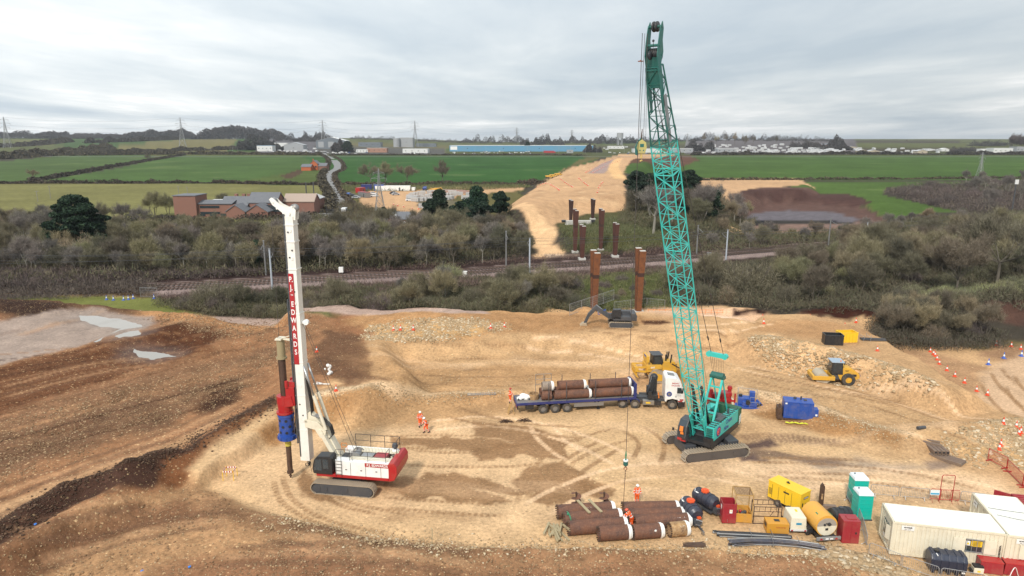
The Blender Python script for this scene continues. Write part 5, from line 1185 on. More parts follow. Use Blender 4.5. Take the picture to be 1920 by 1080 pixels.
# ================================================================ BULLDOZER
def bulldozer():
 c = P(1238,716); g = thing('bulldozer','yellow tracked bulldozer with rear ripper parked behind the lorry','bulldozer',(c.x,c.y+1,c.z),R(4))
 for sy in (-1,1):
  b = MB(); t = [(-1.5,.35),(-1.2,0),(1.4,0),(1.75,.35),(1.6,.8),(-.7,1.75),(-1.15,1.65),(-1.6,.8)]
  b.prism(t,sy*1.15-.3,sy*1.15+.3)
  n = len(t)
  for i in range(n):
   p,q = Vector(t[i]),Vector(t[(i+1) % n]); k = max(1,int((q-p).length/.2))
   for j in range(k): m_ = p.lerp(q,(j+.5)/k); a = math.atan2(q.y-p.y,q.x-p.x); b.box((m_.x,sy*1.15,m_.y),(.15,.66,.07),ry=-a)
  tr = b.build('crawler_track',TRACKM,g)
  b = MB(); b.prism([(-1.2,.3),(1.3,.3),(1.3,.7),(-.8,1.3),(-1.1,1.2)],sy*1.47,sy*1.5); b.cyl((-1.0,sy*1.2,1.25),(-1.0,sy*1.52,1.25),.3,n=14); b.build('track_frame',YEL,tr)
 b = MB(); b.box((.2,0,1.2),(3.6,1.5,.7)); b.prism([(-.2,1.5),(1.9,1.5),(1.95,1.9),(1.8,2.45),(.2,2.55),(-.2,2.3)],-.65,.65); b.box((-1.4,0,1.75),(1.0,2.2,.8)); b.build('body',YEL,g,bevel=.05)
 b = MB()
 for sy in (-.95,.95): b.box((-.9,sy,1.95),(1.8,.5,.5))
 b.build('fender',YEL,g,bevel=.04)
 b = MB(); b.prism([(-1.05,2.1),(.15,2.1),(.3,2.5),(.05,3.35),(-1.0,3.35)],-.75,.75); cb = b.build('cab',BLACK,g,bevel=.05)
 b = MB(); b.poly([(-.85,-.762,2.3),(-.1,-.762,2.3),(-.15,-.762,3.2),(-.85,-.762,3.2)]); b.build('cab_window',M_GLASS,cb)
 b = MB(); b.box((-.5,0,3.42),(1.35,1.7,.1)); b.build('cab_roof',DGREY,cb,bevel=.03)
 b = MB(); b.box((-1.7,0,2.9),(.35,1.8,.8)); b.box((-1.7,0,2.2),(.2,1.6,.8)); b.build('fuel_tank',YEL,g,bevel=.04)
 b = MB(); b.box((-1.88,-.1,3.2),(.02,.9,.25)); b.build('blue_sticker',BLUE,g)
 b = MB(); b.cyl((1.0,.3,2.4),(1.0,.3,3.5),.07,n=8); b.cyl((.7,-.3,2.4),(.7,-.3,3.3),.10,n=8); b.build('exhaust',BLACK,g)
 b = MB()
 for sy in (-.6,.6): b.bar((1.4,sy,2.2),(2.4,sy,1.6),.14); b.cyl((1.2,sy,2.3),(1.35,sy,3.4),.09,n=8)
 b.build('lift_ram',BLACK,g)
 b = MB(); b.prism([(2.55,.1),(2.8,.05),(2.75,.6),(2.85,1.2),(3.05,1.5),(2.9,1.5),(2.6,1.15),(2.5,.6)],-1.9,1.9); b.build('blade',YEL,g)
 b = MB()
 for sy in (-.8,.8): b.bar((-1.9,sy,1.3),(-3.1,sy,1.45),.28,.2); b.bar((-1.9,sy,1.9),(-3.0,sy,1.9),.16,.14)
 b.box((-3.1,0,1.65),(.4,2.2,.5))
 for sy in (-.8,0,.8): b.prism([(-3.3,2.0),(-3.0,2.0),(-3.0,.9),(-2.75,.5),(-3.1,.7),(-3.3,1.1)],sy-.07,sy+.07)
 b.build('ripper',YEL,g)
 text('CAT',.26,WHITE,g,(-1.15,-1.205,1.95),(PI/2,0,0),bold=.01)
bulldozer()
# ================================================================ ROLLER
def roller():
 c = P(1590,724); rz = R(172); a = c - Matrix.Rotation(rz,3,'Z') @ Vector((-1.5,1.0,0))
 g = thing('road_roller','yellow single drum road roller parked beside the rock bank','roller',(a.x,a.y,c.z),rz)
 b = MB(); b.cyl((1.55,-1.05,.78),(1.55,1.05,.78),.78,n=36); b.build('drum',paint_mat((.42,.36,.27),.6,.5),g,smooth=True)
 b = MB()
 for sy in (-1.2,1.2): b.box((1.45,sy,.95),(2.5,.18,.5))
 for x in (.3,2.65): b.box((x,0,.95),(.28,2.5,.5))
 b.build('drum_frame',YEL,g,bevel=.03)
 for sy in (-.85,.85): wheel(g,(-1.5,sy,.78),.78,.52,hubmat=YEL,hubr=.5)
 b = MB(); b.prism([(-.5,.8),(-.2,1.5),(-1.0,2.3),(-1.7,2.2),(-2.7,1.55),(-2.85,1.35),(-2.85,.75),(-2.3,.6),(-.7,.6)],-.72,.72); b.build('engine_hood',YEL,g,bevel=.06)
 b = MB(); b.box((-2.87,0,1.15),(.05,1.3,.5)); b.build('rear_panel',BLUE,g); b = MB(); b.box((-2.2,.73,1.3),(.5,.02,.3)); b.build('grille',BLACK,g)
 b = MB(); b.box((-.1,0,1.0),(1.0,1.4,.6)); b.build('articulation',DGREY,g)
 b = MB(); b.prism([(-.85,1.35),(.45,1.35),(.55,1.9),(.4,2.85),(-.75,2.85)],-.78,.78); cb = b.build('cab',BLACK,g,bevel=.04)
 b = MB()
 for sy in (-.792,.792): b.poly([(-.65,sy,1.9),(-.2,sy,1.9),(-.2,sy,2.75),(-.65,sy,2.75)]); b.poly([(-.1,sy,1.6),(.4,sy,1.9),(.3,sy,2.75),(-.1,sy,2.75)])
 b.poly([(.56,-.65,1.95),(.56,.65,1.95),(.44,.65,2.78),(.44,-.65,2.78)]); b.build('cab_window',M_GLASS,cb)
 b = MB(); b.box((-.15,0,2.93),(1.5,1.75,.12)); b.build('cab_roof',paint_mat((.30,.38,.46),.4,.2),cb,bevel=.03)
 b = MB(); b.cyl((-.5,.6,2.98),(-.5,.6,3.15),.07,n=8); b.build('beacon',ORANGE,cb)
 b = MB(); b.cyl((-1.3,-.3,2.2),(-1.3,-.3,2.75),.05,n=8); b.build('exhaust',BLACK,g)
 text('CAT',.2,BLACK,g,(-1.3,.735,1.85),(PI/2,0,PI),bold=.01)
roller()
# ================================================================ EXCAVATOR in its hole
def excavator():
 c = P(1166,616); x,y = c.x,c.y+1.6; z = hz(x,y); g = thing('excavator','dark grey excavator with raised boom working in a hole by the left column','excavator',(x,y,z),R(176))
 for sy in (-1,1): crawler(g,0,sy*1.1,3.6,.55,.85,nshoe=30)
 b = MB(); b.cyl((0,0,.5),(0,0,1.1),.6,n=16); b.box((0,0,.55),(1.6,1.8,.3)); b.build('undercarriage',BLACK,g)
 b = MB(); b.box((-.5,0,1.4),(3.4,2.5,.6)); b.prism([(-2.3,1.1),(-1.4,1.1),(-1.4,2.2),(-2.1,2.2),(-2.35,1.8)],-1.25,1.25); b.box((-.5,-.75,1.95),(1.9,.9,.55)); b.build('body',DGREY,g,bevel=.05)
 b = MB(); b.prism([(.0,1.3),(1.35,1.3),(1.45,1.9),(1.2,2.75),(.05,2.8)],.35,1.25); b.build('cab',BLACK,g,bevel=.05)
 pv = at_y(1163,602,y); Mi = (Matrix.Translation((x,y,z)) @ Matrix.Rotation(R(176),4,'Z')).inverted()
 k = [Mi @ at_y(px,py,y-.1) for px,py in ((1150,613),(1140,592),(1117,577),(1104,592),(1097,607))]
 for q in k: q.y = 0
 b = MB(); b.bar((.4,0,1.5),k[1],.7,.8); b.bar(k[1]-(k[2]-k[1])*.08,k[2],.8,.6); o = b.build('boom',DGREY,g,bevel=.03)
 b = MB(); b.bar(k[2]+Vector((-.2,0,.1)),k[3],.6,.5); b.bar(k[3],k[4],.45,.4); st = b.build('dipper_arm',DGREY,g,bevel=.02)
 b = MB()
 for sy in (-.22,.22): b.cyl((.9,sy,1.3),k[1]*.6+k[2]*.4+Vector((0,sy,-.2)),.09,n=8)
 b.cyl(k[1]*.5+k[2]*.5+Vector((0,0,.35)),k[2]+Vector((-.1,0,.35)),.08,n=8); b.build('ram',STEEL,g)
 e = k[4]; b = MB(); b.prism([(e.x-.2,e.z+.1),(e.x+.4,e.z+.05),(e.x+.8,e.z-.35),(e.x+.5,e.z-.75),(e.x-.1,e.z-.8),(e.x-.35,e.z-.4)],-.6,.6); b.build('bucket',paint_mat((.38,.29,.19),.6,.6),g,bevel=.03)
 m_ = (k[1]+k[2])/2; text('Collins',.5,BLUE,o,(m_.x,-.29+.58,m_.z),(PI/2,-.62,PI),bold=.02)
excavator()
# ================================================================ BLUE PLANT
def power_pack():
 c = P(1500,790); g = thing('power_pack','large bright blue steel power pack on the ground right of the crane','power pack',c+Vector((0,.9,0)),R(-14))
 b = MB(); b.box((0,0,1.15),(3.0,1.6,1.9)); bd = b.build('housing',BLUE,g,bevel=.04)
 b = MB()
 for x in (-1.0,0,1.0): b.box((x,-.81,1.1),(.04,.03,1.7))
 b.cyl((.5,-.80,.9),(.5,-.83,.9),.35,n=20); b.box((0,-.81,.3),(2.9,.04,.06)); b.box((0,-.81,2.0),(2.9,.04,.06)); b.build('door_rib',BLUE,bd)
 b = MB(); b.cyl((.3,.2,2.1),(.3,.2,2.45),.09,n=8); b.cyl((-.3,.3,2.1),(-.3,.3,2.3),.16,n=10); b.box((.7,0,2.15),(.3,.3,.15)); b.build('exhaust',DGREY,bd)
 b = MB(); b.box((1.75,-.3,1.0),(.5,.9,.8)); b.build('control_box',BLUE,g,bevel=.02); b = MB(); b.box((1.8,-.76,.8),(.2,.02,.2)); b.box((-1.3,-.815,1.9),(.2,.02,.2)); b.build('label_plate',WHITE,g)
 b = MB(); b.box((-.1,0,.1),(4.0,1.5,.2)); b.box((-1.85,0,.7),(.5,1.2,1.0)); b.cyl((-1.9,-.3,1.2),(-1.9,-.3,1.6),.1,n=8); b.build('skid',BRWN,g)
 b = MB(); pts = [(-1.7,-1.2,.04),(-1.3,-1.45,.04),(-.8,-1.3,.04),(-.3,-1.6,.04),(.2,-1.5,.04),(.5,-1.75,.04)]
 for p,q in zip(pts[:-1],pts[1:]): b.bar(p,q,.12,.04); b.bar(Vector(p)+Vector((.1,.12,.01)),Vector(q)+Vector((-.1,.15,.01)),.10,.04)
 o = b.build('strap',paint_mat((.75,.75,.05),.5,.1)); o.location = (c.x,c.y+.9,c.z); tag(o,'yellow ratchet strap lying on the ground in front of the blue power pack','strap')
power_pack()
def blue_skid():
 c = P(1408,768); g = thing('winch_skid','blue machine on a low skid with thin grey guard rails near the crane','machine',c+Vector((0,.9,0)),R(-16))
 b = MB(); b.box((0,0,.12),(3.0,1.7,.22)); b.build('skid_base',BLUE,g,bevel=.02)
 b = MB(); b.box((-.5,.2,.65),(1.4,1.0,.8)); b.box((.35,.3,1.0),(.6,.6,1.5)); b.box((.1,-.4,.5),(1.6,.5,.5)); b.bar((.8,0,.9),(1.5,-.3,.3),.25); b.build('drive_unit',BLUE,g,bevel=.05)
 b = MB(); b.cyl((-.1,-.75,.7),(-.1,-.1,.7),.25,n=12); b.tube([(.9,-.6,.4),(1.2,-.6,.6),(1.4,-.2,.5),(1.3,.3,.4)],.09,6); b.cyl((-.9,.3,1.05),(-.9,.3,1.3),.2,n=10); b.build('motor',BLACK,g)
 railing(g,[(-1.2,-.7,.2),(-1.2,.7,.2),(0,.75,.2),(.9,.7,.2)],1.7,.022,GALV); railing(g,[(.1,-.7,.2),(1.1,-.7,.2)],1.2,.022,GALV)
blue_skid()
def tool_rack():
 w = at_y(1352,706,67.5); x,y = w.x,67.5; z = hz(x,y)
 g = thing('tool_rack','cream steel rack holding tall red cylinders directly behind the crane','rack',(x,y,z),R(-6))
 b = MB()
 for sx in (-1.15,-.2,1.2):
  for sy in (-.7,.7): b.box((sx,sy,1.75),(.14,.14,3.5))
 for z_ in (.1,2.2,3.3):
  for sy in (-.7,.7): b.box((0,sy,z_),(2.5,.13,.13))
  for sx in (-1.15,1.2): b.box((sx,0,z_),(.13,1.4,.13))
 b.build('rack_frame',CREAM,g)
 for sx,sy,r_,h_,h0 in ((-1.05,-.25,.26,4.3,.1),(-.4,.2,.42,3.7,.1),(.55,-.1,.62,4.0,.1),(1.05,.35,.2,4.5,.1)):
  b = MB(); b.cyl((sx,sy,h0),(sx,sy,h_),r_,n=20); b.cyl((sx,sy,h_-.3),(sx,sy,h_-.1),r_+.06,n=20); o = b.build('red_cylinder',RED,g,smooth=True)
  b = MB(); b.cyl((sx,sy,h_),(sx,sy,h_+.03),r_*.8,n=16); b.build('cylinder_top',MAROON,o)
 b = MB()
 for k in range(9): b.cyl((-.1,-.78,.3+.32*k),(1.1,-.78,.3+.32*k),.02,n=5)
 for sx in (-.1,.5,1.1): b.cyl((sx,-.78,.1),(sx,-.78,3.1),.02,n=5)
 b.build('mesh_guard',DGREY,g)
 b = MB(); b.box((0,-.72,3.3),(2.9,.12,.22)); b.box((-1.3,-.72,2.8),(.12,.12,.9)); b.box((1.4,-.72,3.6),(.14,.14,1.0)); b.build('red_beam',RED,g)
tool_rack()
# ================================================================ SKIPS, BINS, STEEL
def skip(label,px,py,rz,mat,L=2.4,W=1.5,H=1.35,inner=BLACK,dy=.9):
 c = P(px,py); g = thing('skip',label,'skip',c+Vector((0,dy,0)),rz,'skips on the far side of the rock bank')
 b = MB(); t = .06
 b.box((0,-W/2,H/2),(L,t,H)); b.box((0,W/2,H/2),(L,t,H)); b.box((-L/2,0,H/2),(t,W-t,H)); b.box((L/2,0,H/2),(t,W-t,H)); b.box((0,0,.08),(L-t,W-t,.1))
 for k in range(5): b.box((-L/2+L*(k+.5)/5,-W/2-.05,H/2),(.07,.06,H*.9))
 b.build('shell',mat,g)
 b = MB();
 for sy in (-W/2,W/2): b.box((0,sy,H+.04),(L+.12,.12,.07))
 for sx in (-L/2,L/2): b.box((sx,0,H+.045),(.12,W,.07))
 b.build('top_rail',mat,g); return g
skip('black open skip beside the yellow skip',1566,648,R(-8),BLACK); skip('yellow open skip behind the black skip',1592,643,R(5),YELB)
def box_stack():
 c = P(1640,640); g = thing('rod_bundle','bundle of grey rods in a steel cradle near the scrub','rods',c+Vector((0,.4,0)),R(-8))
 b = MB()
 for k in range(7): b.cyl((-1.7,-.45+.15*k,.15+.1*(k % 2)),(1.6,-.45+.15*k,.15+.1*(k % 2)),.06,n=6)
 b.build('rod',DGREY,g); b = MB()
 for x in (-1.5,-.6): b.cyl((x,-.6,0),(x+.1,-.6,.9),.03,n=5); b.cyl((x,.6,0),(x-.2,.6,.9),.03,n=5); b.cyl((x,-.6,.6),(x,.6,.6),.03,n=5)
 b.build('cradle',GALV,g)
box_stack()
def steel_beams():
 c = P(1767,858); L = 3.0
 g = thing('beam_stack','stack of square rusty steel beams lying beside the puddled track','steel beams',(c.x,c.y+L/2,c.z),R(86))
 for k in range(4):
  for j in range(2): b = MB(); b.box((0,-.55+.37*k,.18+.33*j),(L,.31,.29)); o = b.build('beam',paint_mat((.17,.115,.085),.8,.5),g); b = MB(); b.box((-L/2-.01,-.55+.37*k,.18+.33*j),(.02,.2,.18)); b.build('open_end',BLACK,o)
 c = P(1795,872); g = thing('beam_stack','flat row of rusty steel beams lying right of the taller beam stack','steel beams',(c.x-.3,c.y+1.1,c.z),R(128))
 for k in range(4): b = MB(); b.box((0,-.5+.33*k,.14),(2.8,.28,.26)); o = b.build('beam',paint_mat((.17,.115,.085),.8,.5),g); b = MB(); b.box((-1.41,-.5+.33*k,.14),(.02,.18,.16)); b.build('open_end',GREYM,o)
 c = P(1740,832); b = MB(); b.box((0,0,.1),(2.2,.25,.2)); o = b.build('steel_beam',paint_mat((.17,.115,.085),.8,.5)); tag(o,'single rusty steel beam lying left of the beam stack','steel beam',loc=c,rz=R(-38)); b = MB(); b.box((0,0,.1),(2.3,.22,.2)); o = b.build('steel_beam',paint_mat((.17,.115,.085),.8,.5)); tag(o,'longer rusty steel beam crossing behind the single one','steel beam',loc=c+Vector((.2,.6,0)),rz=R(-28))
 c = P(1727,805); b = MB(); b.cyl((-.45,0,.18),(.45,0,.18),.18,n=14); o = b.build('pipe_offcut',DGREY,smooth=True); tag(o,'short grey pipe offcut lying alone on the sand','pipe',loc=c,rz=R(12))
steel_beams()
def ground_ladder():
 a = P(876,740); c = P(930,739); g = thing('ladder','grey aluminium ladder lying flat on the sand left of the trailer','ladder',(a+c)/2,math.atan2(c.y-a.y,c.x-a.x)); L = (c-a).length
 b = MB()
 for sy in (-.22,.22): b.box((0,sy,.06),(L,.04,.08))
 for k in range(12): b.box((-L/2+L*(k+.5)/12,0,.06),(.04,.42,.04))
 b.build('ladder_rails',GALV,g)
ground_ladder()
# ================================================================ LOWER RIGHT COMPOUND
def red_bin():
 c = P(1367,982); g = thing('metal_bin','tall narrow red open metal bin with white warning plates','bin',c+Vector((0,.5,0)),R(-4))
 b = MB(); t = .05; W_,H_ = 1.05,1.65
 for s in (-1,1): b.box((0,s*W_/2,H_/2+.08),(W_,t,H_)); b.box((s*W_/2,0,H_/2+.08),(t,W_-t,H_))
 b.box((0,0,.12),(W_,W_,.06)); b.build('bin_wall',MAROON,g)
 b = MB(); b.box((.1,-.56,1.1),(.22,.02,.3)); b.box((-.56,-.1,1.3),(.02,.25,.3)); pl = b.build('warning_plate',WHITE,g)
 b = MB(); b.prism([(.03,1.12),(.17,1.12),(.10,1.24)],-.578,-.572); b.build('warning_triangle',YELB,pl)
def man_basket():
 c = P(1394,980); g = thing('man_riding_basket','orange man riding basket with roof mesh next to the red bin','basket',c+Vector((0,.6,0)),R(-7))
 b = MB(); W_ = 1.35
 for s in (-1,1): b.box((0,s*W_/2,.45),(W_,.05,.75)); b.box((s*W_/2,0,.45),(.05,W_,.75))
 b.box((0,0,.1),(W_,W_,.06)); b.build('tub',paint_mat((.55,.27,.04),.5,.35),g)
 b = MB()
 for x in (-1,1):
  for y in (-1,1): b.box((x*W_/2,y*W_/2,1.25),(.06,.06,2.4))
 for s in (-1,1): b.box((0,s*W_/2,2.43),(W_,.06,.06)); b.box((s*W_/2,0,2.43),(.06,W_,.06))
 b.bar((-.6,-.67,2.2),(.6,-.67,.9),.03)
 b.build('post_frame',paint_mat((.42,.24,.07),.6,.4),g)
 b = MB()
 for k in range(11): x = -.6+.12*k; b.cyl((x,-.66,2.44),(x,.66,2.44),.012,n=4); b.cyl((-.66,x,2.44),(.66,x,2.44),.012,n=4)
 b.build('roof_mesh',BRWN,g)
 b = MB()
 for k in range(6): b.ball((rr.uniform(-.4,.4),rr.uniform(-.4,.4),.4),.16,6,5)
 b.build('contents',DGREY,g)
 b = MB(); b.ball((-.1,.1,.62),.13,6,5); b.build('red_shackle',RED,g)
def steel_frame():
 c = P(1440,983); g = thing('stillage','open brown steel tube frame standing between basket and yellow generator','frame',c+Vector((0,.5,0)),R(-3))
 b = MB()
 for y,x0,x1 in ((-.5,-1.15,1.0),(.6,-1.0,1.15)):
  b.cyl((x0,y,.05),(x1,y,.05),.035,n=6); b.cyl((x0,y,1.5),(x1,y,1.5),.035,n=6); b.cyl((x0,y,1.1),(x1,y,1.1),.03,n=6)
  for k in range(6): b.cyl((x0+(x1-x0)*k/5,y,1.1),(x0+(x1-x0)*k/5,y,1.5),.02,n=5)
  for x in (x0,x1): b.cyl((x,y,0),(x,y,1.5),.035,n=6)
 for x,x2 in ((-1.15,-1.0),(1.0,1.15)):
  for z in (.05,1.5): b.cyl((x,-.5,z),(x2,.6,z),.035,n=6)
 b.cyl((-.3,-.5,.05),(.6,.0,.9),.025,n=5); b.build('tube_frame',BRWN,g)
def generator():
 c = P(1487,962); rz = R(-56); g = thing('generator','large yellow canopy generator with flat roof','generator',c+Vector((-.1,.9,0)),rz)
 b = MB(); b.box((0,0,1.25),(3.0,1.35,1.5)); bd = b.build('canopy',YELB,g,bevel=.05)
 b = MB(); b.box((0,0,2.03),(3.06,1.4,.06)); b.build('roof',YELB,bd,bevel=.02)
 b = MB(); b.cyl((-.2,.1,2.05),(-.2,.1,2.2),.08,n=8); b.box((-.2,.1,2.12),(.3,.08,.06)); b.build('lifting_eye',BLACK,bd)
 b = MB(); b.box((1.51,.05,1.55),(.02,.6,.16)); pl = b.build('name_plate',BLACK,bd); text('SELWOOD',.11,WHITE,pl,(1.525,.05,1.55),(PI/2,0,PI/2))
 b = MB(); b.cyl((1.5,.1,.95),(1.62,.1,.95),.13,n=12); b.box((1.51,-.35,1.0),(.02,.12,.35)); b.build('outlet',BLACK,bd)
 b = MB()
 for k in range(4): b.box((-1.1+.6*k,-.68,1.2),(.02,.02,1.2))
 for k in range(6): b.box((-1.25,-.685,.9+.1*k),(.3,.02,.03))
 b.box((.2,-.69,1.6),(.5,.02,.12)); b.build('door_seam',BLACK,bd)
 b = MB(); b.box((0,0,.42),(2.8,1.0,.16)); b.box((1.6,0,.4),(.5,.1,.1)); b.build('chassis',BLACK,g)
 for sx in (-.5,.6):
  for sy in (-.62,.62): wheel(g,(sx,sy,.32),.32,.2)
def small_orange():
 c = P(1460,1004); g = thing('pump_box','low orange boxed pump with dark hatch on top','pump',c+Vector((0,.6,0)),R(-5))
 b = MB(); b.box((0,0,.5),(1.65,1.0,.85)); o = b.build('case',paint_mat((.58,.27,.03),.45,.3),g,bevel=.03); b = MB(); b.box((0,0,.94),(.4,.3,.03)); b.box((-.835,0,.6),(.02,.5,.3)); b.box((0,0,.04),(1.6,.95,.08)); b.build('hatch',BLACK,o)
 text('TASKMASTER',.12,MAROON,o,(.2,-.506,.6),(PI/2,0,0))
def compressor():
 c = P(1497,1003); g = thing('compressor','small cream towable compressor on black wheels','compressor',c+Vector((0,.85,0)),R(-3))
 b = MB(); b.box((0,0,.95),(1.25,1.75,1.0),taper=.92,tx=.9); o = b.build('canopy',CREAM,g,bevel=.08)
 b = MB(); b.box((0,-.88,.42),(1.3,.08,.14)); b.build('light_bar',paint_mat((.60,.60,.58),.4,.1),g); b = MB()
 for s in (-.5,.5): b.box((s,-.93,.42),(.14,.02,.1))
 b.build('lamp',RED,g); b = MB(); b.box((0,-.875,.95),(.4,.02,.16)); b.build('badge',paint_mat((.03,.25,.40),.5,0),o); b = MB(); b.box((.1,.2,1.47),(.14,.3,.04)); b.build('hatch',YELB,o)
 b = MB(); b.box((0,.2,.35),(1.2,2.0,.12)); b.box((0,1.4,.35),(.1,.9,.1)); b.build('chassis',BLACK,g)
 for s in (-.72,.72): wheel(g,(s,0,.3),.3,.2,axis='x')
def bowser(px,py):
 c = P(px,py); g = thing('fuel_bowser','orange cylindrical fuel bowser trailer seen end on with cream rear','bowser',c+Vector((0,1.2,0)),R(6))
 b = MB(); prof = [(.82,-1.1),(.84,-1.05),(.84,1.1),(.6,1.3),(0,1.35)]; b.cyl((0,-1.05,1.25),(0,1.1,1.25),.86,n=40); b.cyl((0,1.1,1.25),(0,1.3,1.25),.86,.6,n=40); t = b.build('tank',paint_mat((.68,.34,.05),.4,.25),g,smooth=True)
 b = MB(); n = 24; b.prism([(.78*math.cos(R(a)),1.25+.78*math.sin(R(a))) for a in range(180,361,10)],-1.10,-1.06); b.build('rear_panel',CREAM,t)
 b = MB(); b.prism([(.76*math.cos(R(a)),1.27+.62*math.sin(R(a))) for a in range(0,181,10)],-1.10,-1.055); lk = b.build('hose_locker',paint_mat((.33,.29,.25),.6,.3),t)
 b = MB(); b.ball((.15,-1.12,1.42),.14,6,5); b.ball((-.2,-1.12,1.38),.10,6,5); b.cyl((.3,-1.15,1.4),(-.1,-1.15,1.5),.04,n=5); b.box((0,-1.115,1.0),(.22,.02,.18)); b.build('hose_reel',BLACK,lk)
 for x,a in ((-.55,.9),(.62,-.7)): b = MB(); b.box((x,-.4,1.25+.63),(.3,.3,.02),ry=a*-1); b.build('green_label',GREENM,t)
 b = MB(); b.box((0,.2,.42),(1.4,3.0,.14)); b.box((0,2.1,.42),(.12,1.3,.1)); b.build('chassis',BLACK,g)
 b = MB(); b.box((0,-1.45,.45),(1.9,.12,.22)); br = b.build('rear_bumper',GALV,g)
 b = MB()
 for s in (-.6,.6): b.prism([(s-.14,.38),(s+.14,.38),(s,.53)],-1.53,-1.51)
 b.build('reflector',RED,br); b = MB(); b.box((-.15,-1.52,.45),(.25,.01,.12)); b.box((.2,-1.52,.45),(.25,.01,.12)); b.build('number_plate',WHITE,br)
 for s in (-1,1):
  wheel(g,(s*.95,-.1,.34),.34,.24,axis='x'); b = MB(); b.box((s*.95,-.1,.76),(.32,1.0,.05)); b.box((s*.95,-.55,.6),(.32,.05,.35)); b.box((s*.95,.38,.6),(.32,.05,.35)); b.build('mudguard',BLACK,g)
def black_bowser(label,px,py,rz):
 c = P(px,py); g = thing('water_bowser',label,'bowser',c+Vector((0,1.0,0)),rz,'black plastic bowsers with red lids')
 b = MB()
 prof = []
 b.cyl((0,-.95,1.02),(0,.95,1.02),.60,n=24); b.cyl((0,-1.15,1.02),(0,-.95,1.02),.42,.60,n=24); b.cyl((0,.95,1.02),(0,1.15,1.02),.60,.42,n=24)
 for y in (-.5,0,.5): b.cyl((0,y-.06,1.02),(0,y+.06,1.02),.635,n=24)
 b.build('tank',paint_mat((.03,.033,.05),.35,.15),g,smooth=True)
 b = MB(); b.cyl((0,.1,1.6),(0,.1,1.74),.34,n=8); b.cyl((0,.1,1.74),(0,.1,1.8),.20,n=8); b.build('lid',paint_mat((.70,.09,.02),.45,.1),g)
 b = MB()
 for k in range(5): b.bar((-.25+.05*k,.95,1.56-.1*k),(-.5+.05*k,.75,1.45-.09*k),.04,.012)
 b.ball((-.42,.55,1.45),.12,6,5,(1,1.6,.3)); b.build('white_marking',WHITE,g)
 b = MB(); b.box((0,0,.38),(1.0,2.2,.12)); b.box((0,-1.75,.38),(.1,1.2,.1)); b.cyl((0,-2.1,.05),(0,-2.1,.55),.035,n=6); b.box((-.1,-1.35,.65),(.5,.4,.45)); b.build('chassis',DGREY,g)
 b = MB(); b.box((.1,-1.3,.95),(.3,.2,.14)); b.build('pump_cover',paint_mat((.70,.09,.02),.45,.1),g)
 b = MB(); b.tube([(-.2,-1.4,.9),(.2,-1.6,.8),(.35,-1.4,.5),(0,-1.55,.45),(-.3,-1.5,.6)],.05,6); b.box((0,-2.3,.3),(.12,.3,.25)); b.build('pump',STEEL,g)
 for s in (-1,1): wheel(g,(s*.68,0,.33),.33,.2,axis='x')
red_bin(); man_basket(); steel_frame(); generator(); small_orange(); compressor(); bowser(1546,1016)
black_bowser('black plastic water bowser with red lid, nearer to the casings',1300,988,R(10)); black_bowser('black plastic water bowser with red lid, further back beside the red bin',1328,968,R(30))
def cross_beams():
 c = P(1541,958); g = thing('steel_cross','rusty steel beam cross piece standing upright behind the bowser','steel cross',c+Vector((0,.3,0)),R(-8))
 b = MB(); b.box((0,0,1.05),(.32,.26,2.1)); b.prism([(-.16,2.1),(.16,2.1),(0,2.35)],-.13,.13); b.build('upright',BRWN,g); b = MB(); b.box((-.1,0,.25),(2.6,.35,.3)); b.build('foot_beam',paint_mat((.20,.14,.11),.8,.5),g); b = MB(); b.box((0,-.14,1.2),(.14,.02,.5)); b.build('bright_scrape',RUSTO,g)
cross_beams()
def black_tank_red_box():
 c = P(1595,1020); g = thing('red_cabinet','dull red steel cabinet standing beside the fuel bowser','cabinet',c+Vector((0,.55,0)),R(-5))
 b = MB(); b.box((0,0,.95),(1.25,1.05,1.85)); o = b.build('cabinet_body',MAROON,g,bevel=.03); b = MB(); b.box((.1,0,1.90),(.7,.5,.05)); b.box((0,-.54,1.0),(.03,.02,1.6)); b.build('lid_panel',MAROON,o); b = MB(); b.box((.35,-.535,.9),(.12,.02,.16)); b.build('latch',BLACK,o)
 c = P(1583,990); g = thing('oil_drum_tank','glossy black round tank lying behind the red cabinet','tank',c+Vector((0,.8,0)),R(10))
 b = MB(); b.cyl((-.75,0,.65),(.75,0,.65),.62,n=24); b.cyl((-.9,0,.65),(-.75,0,.65),.4,.62,n=24); b.cyl((.75,0,.65),(.9,0,.65),.62,.4,n=24)
 for x in (-.4,.1,.5): b.cyl((x-.05,0,.65),(x+.05,0,.65),.65,n=24)
 b.build('tank_shell',BLACK,g,smooth=True); b = MB(); b.cyl((0,0,1.25),(0,0,1.36),.16,n=12); b.box((0,0,.06),(1.3,.7,.1)); b.build('filler_cap',DGREY,g)
black_tank_red_box()
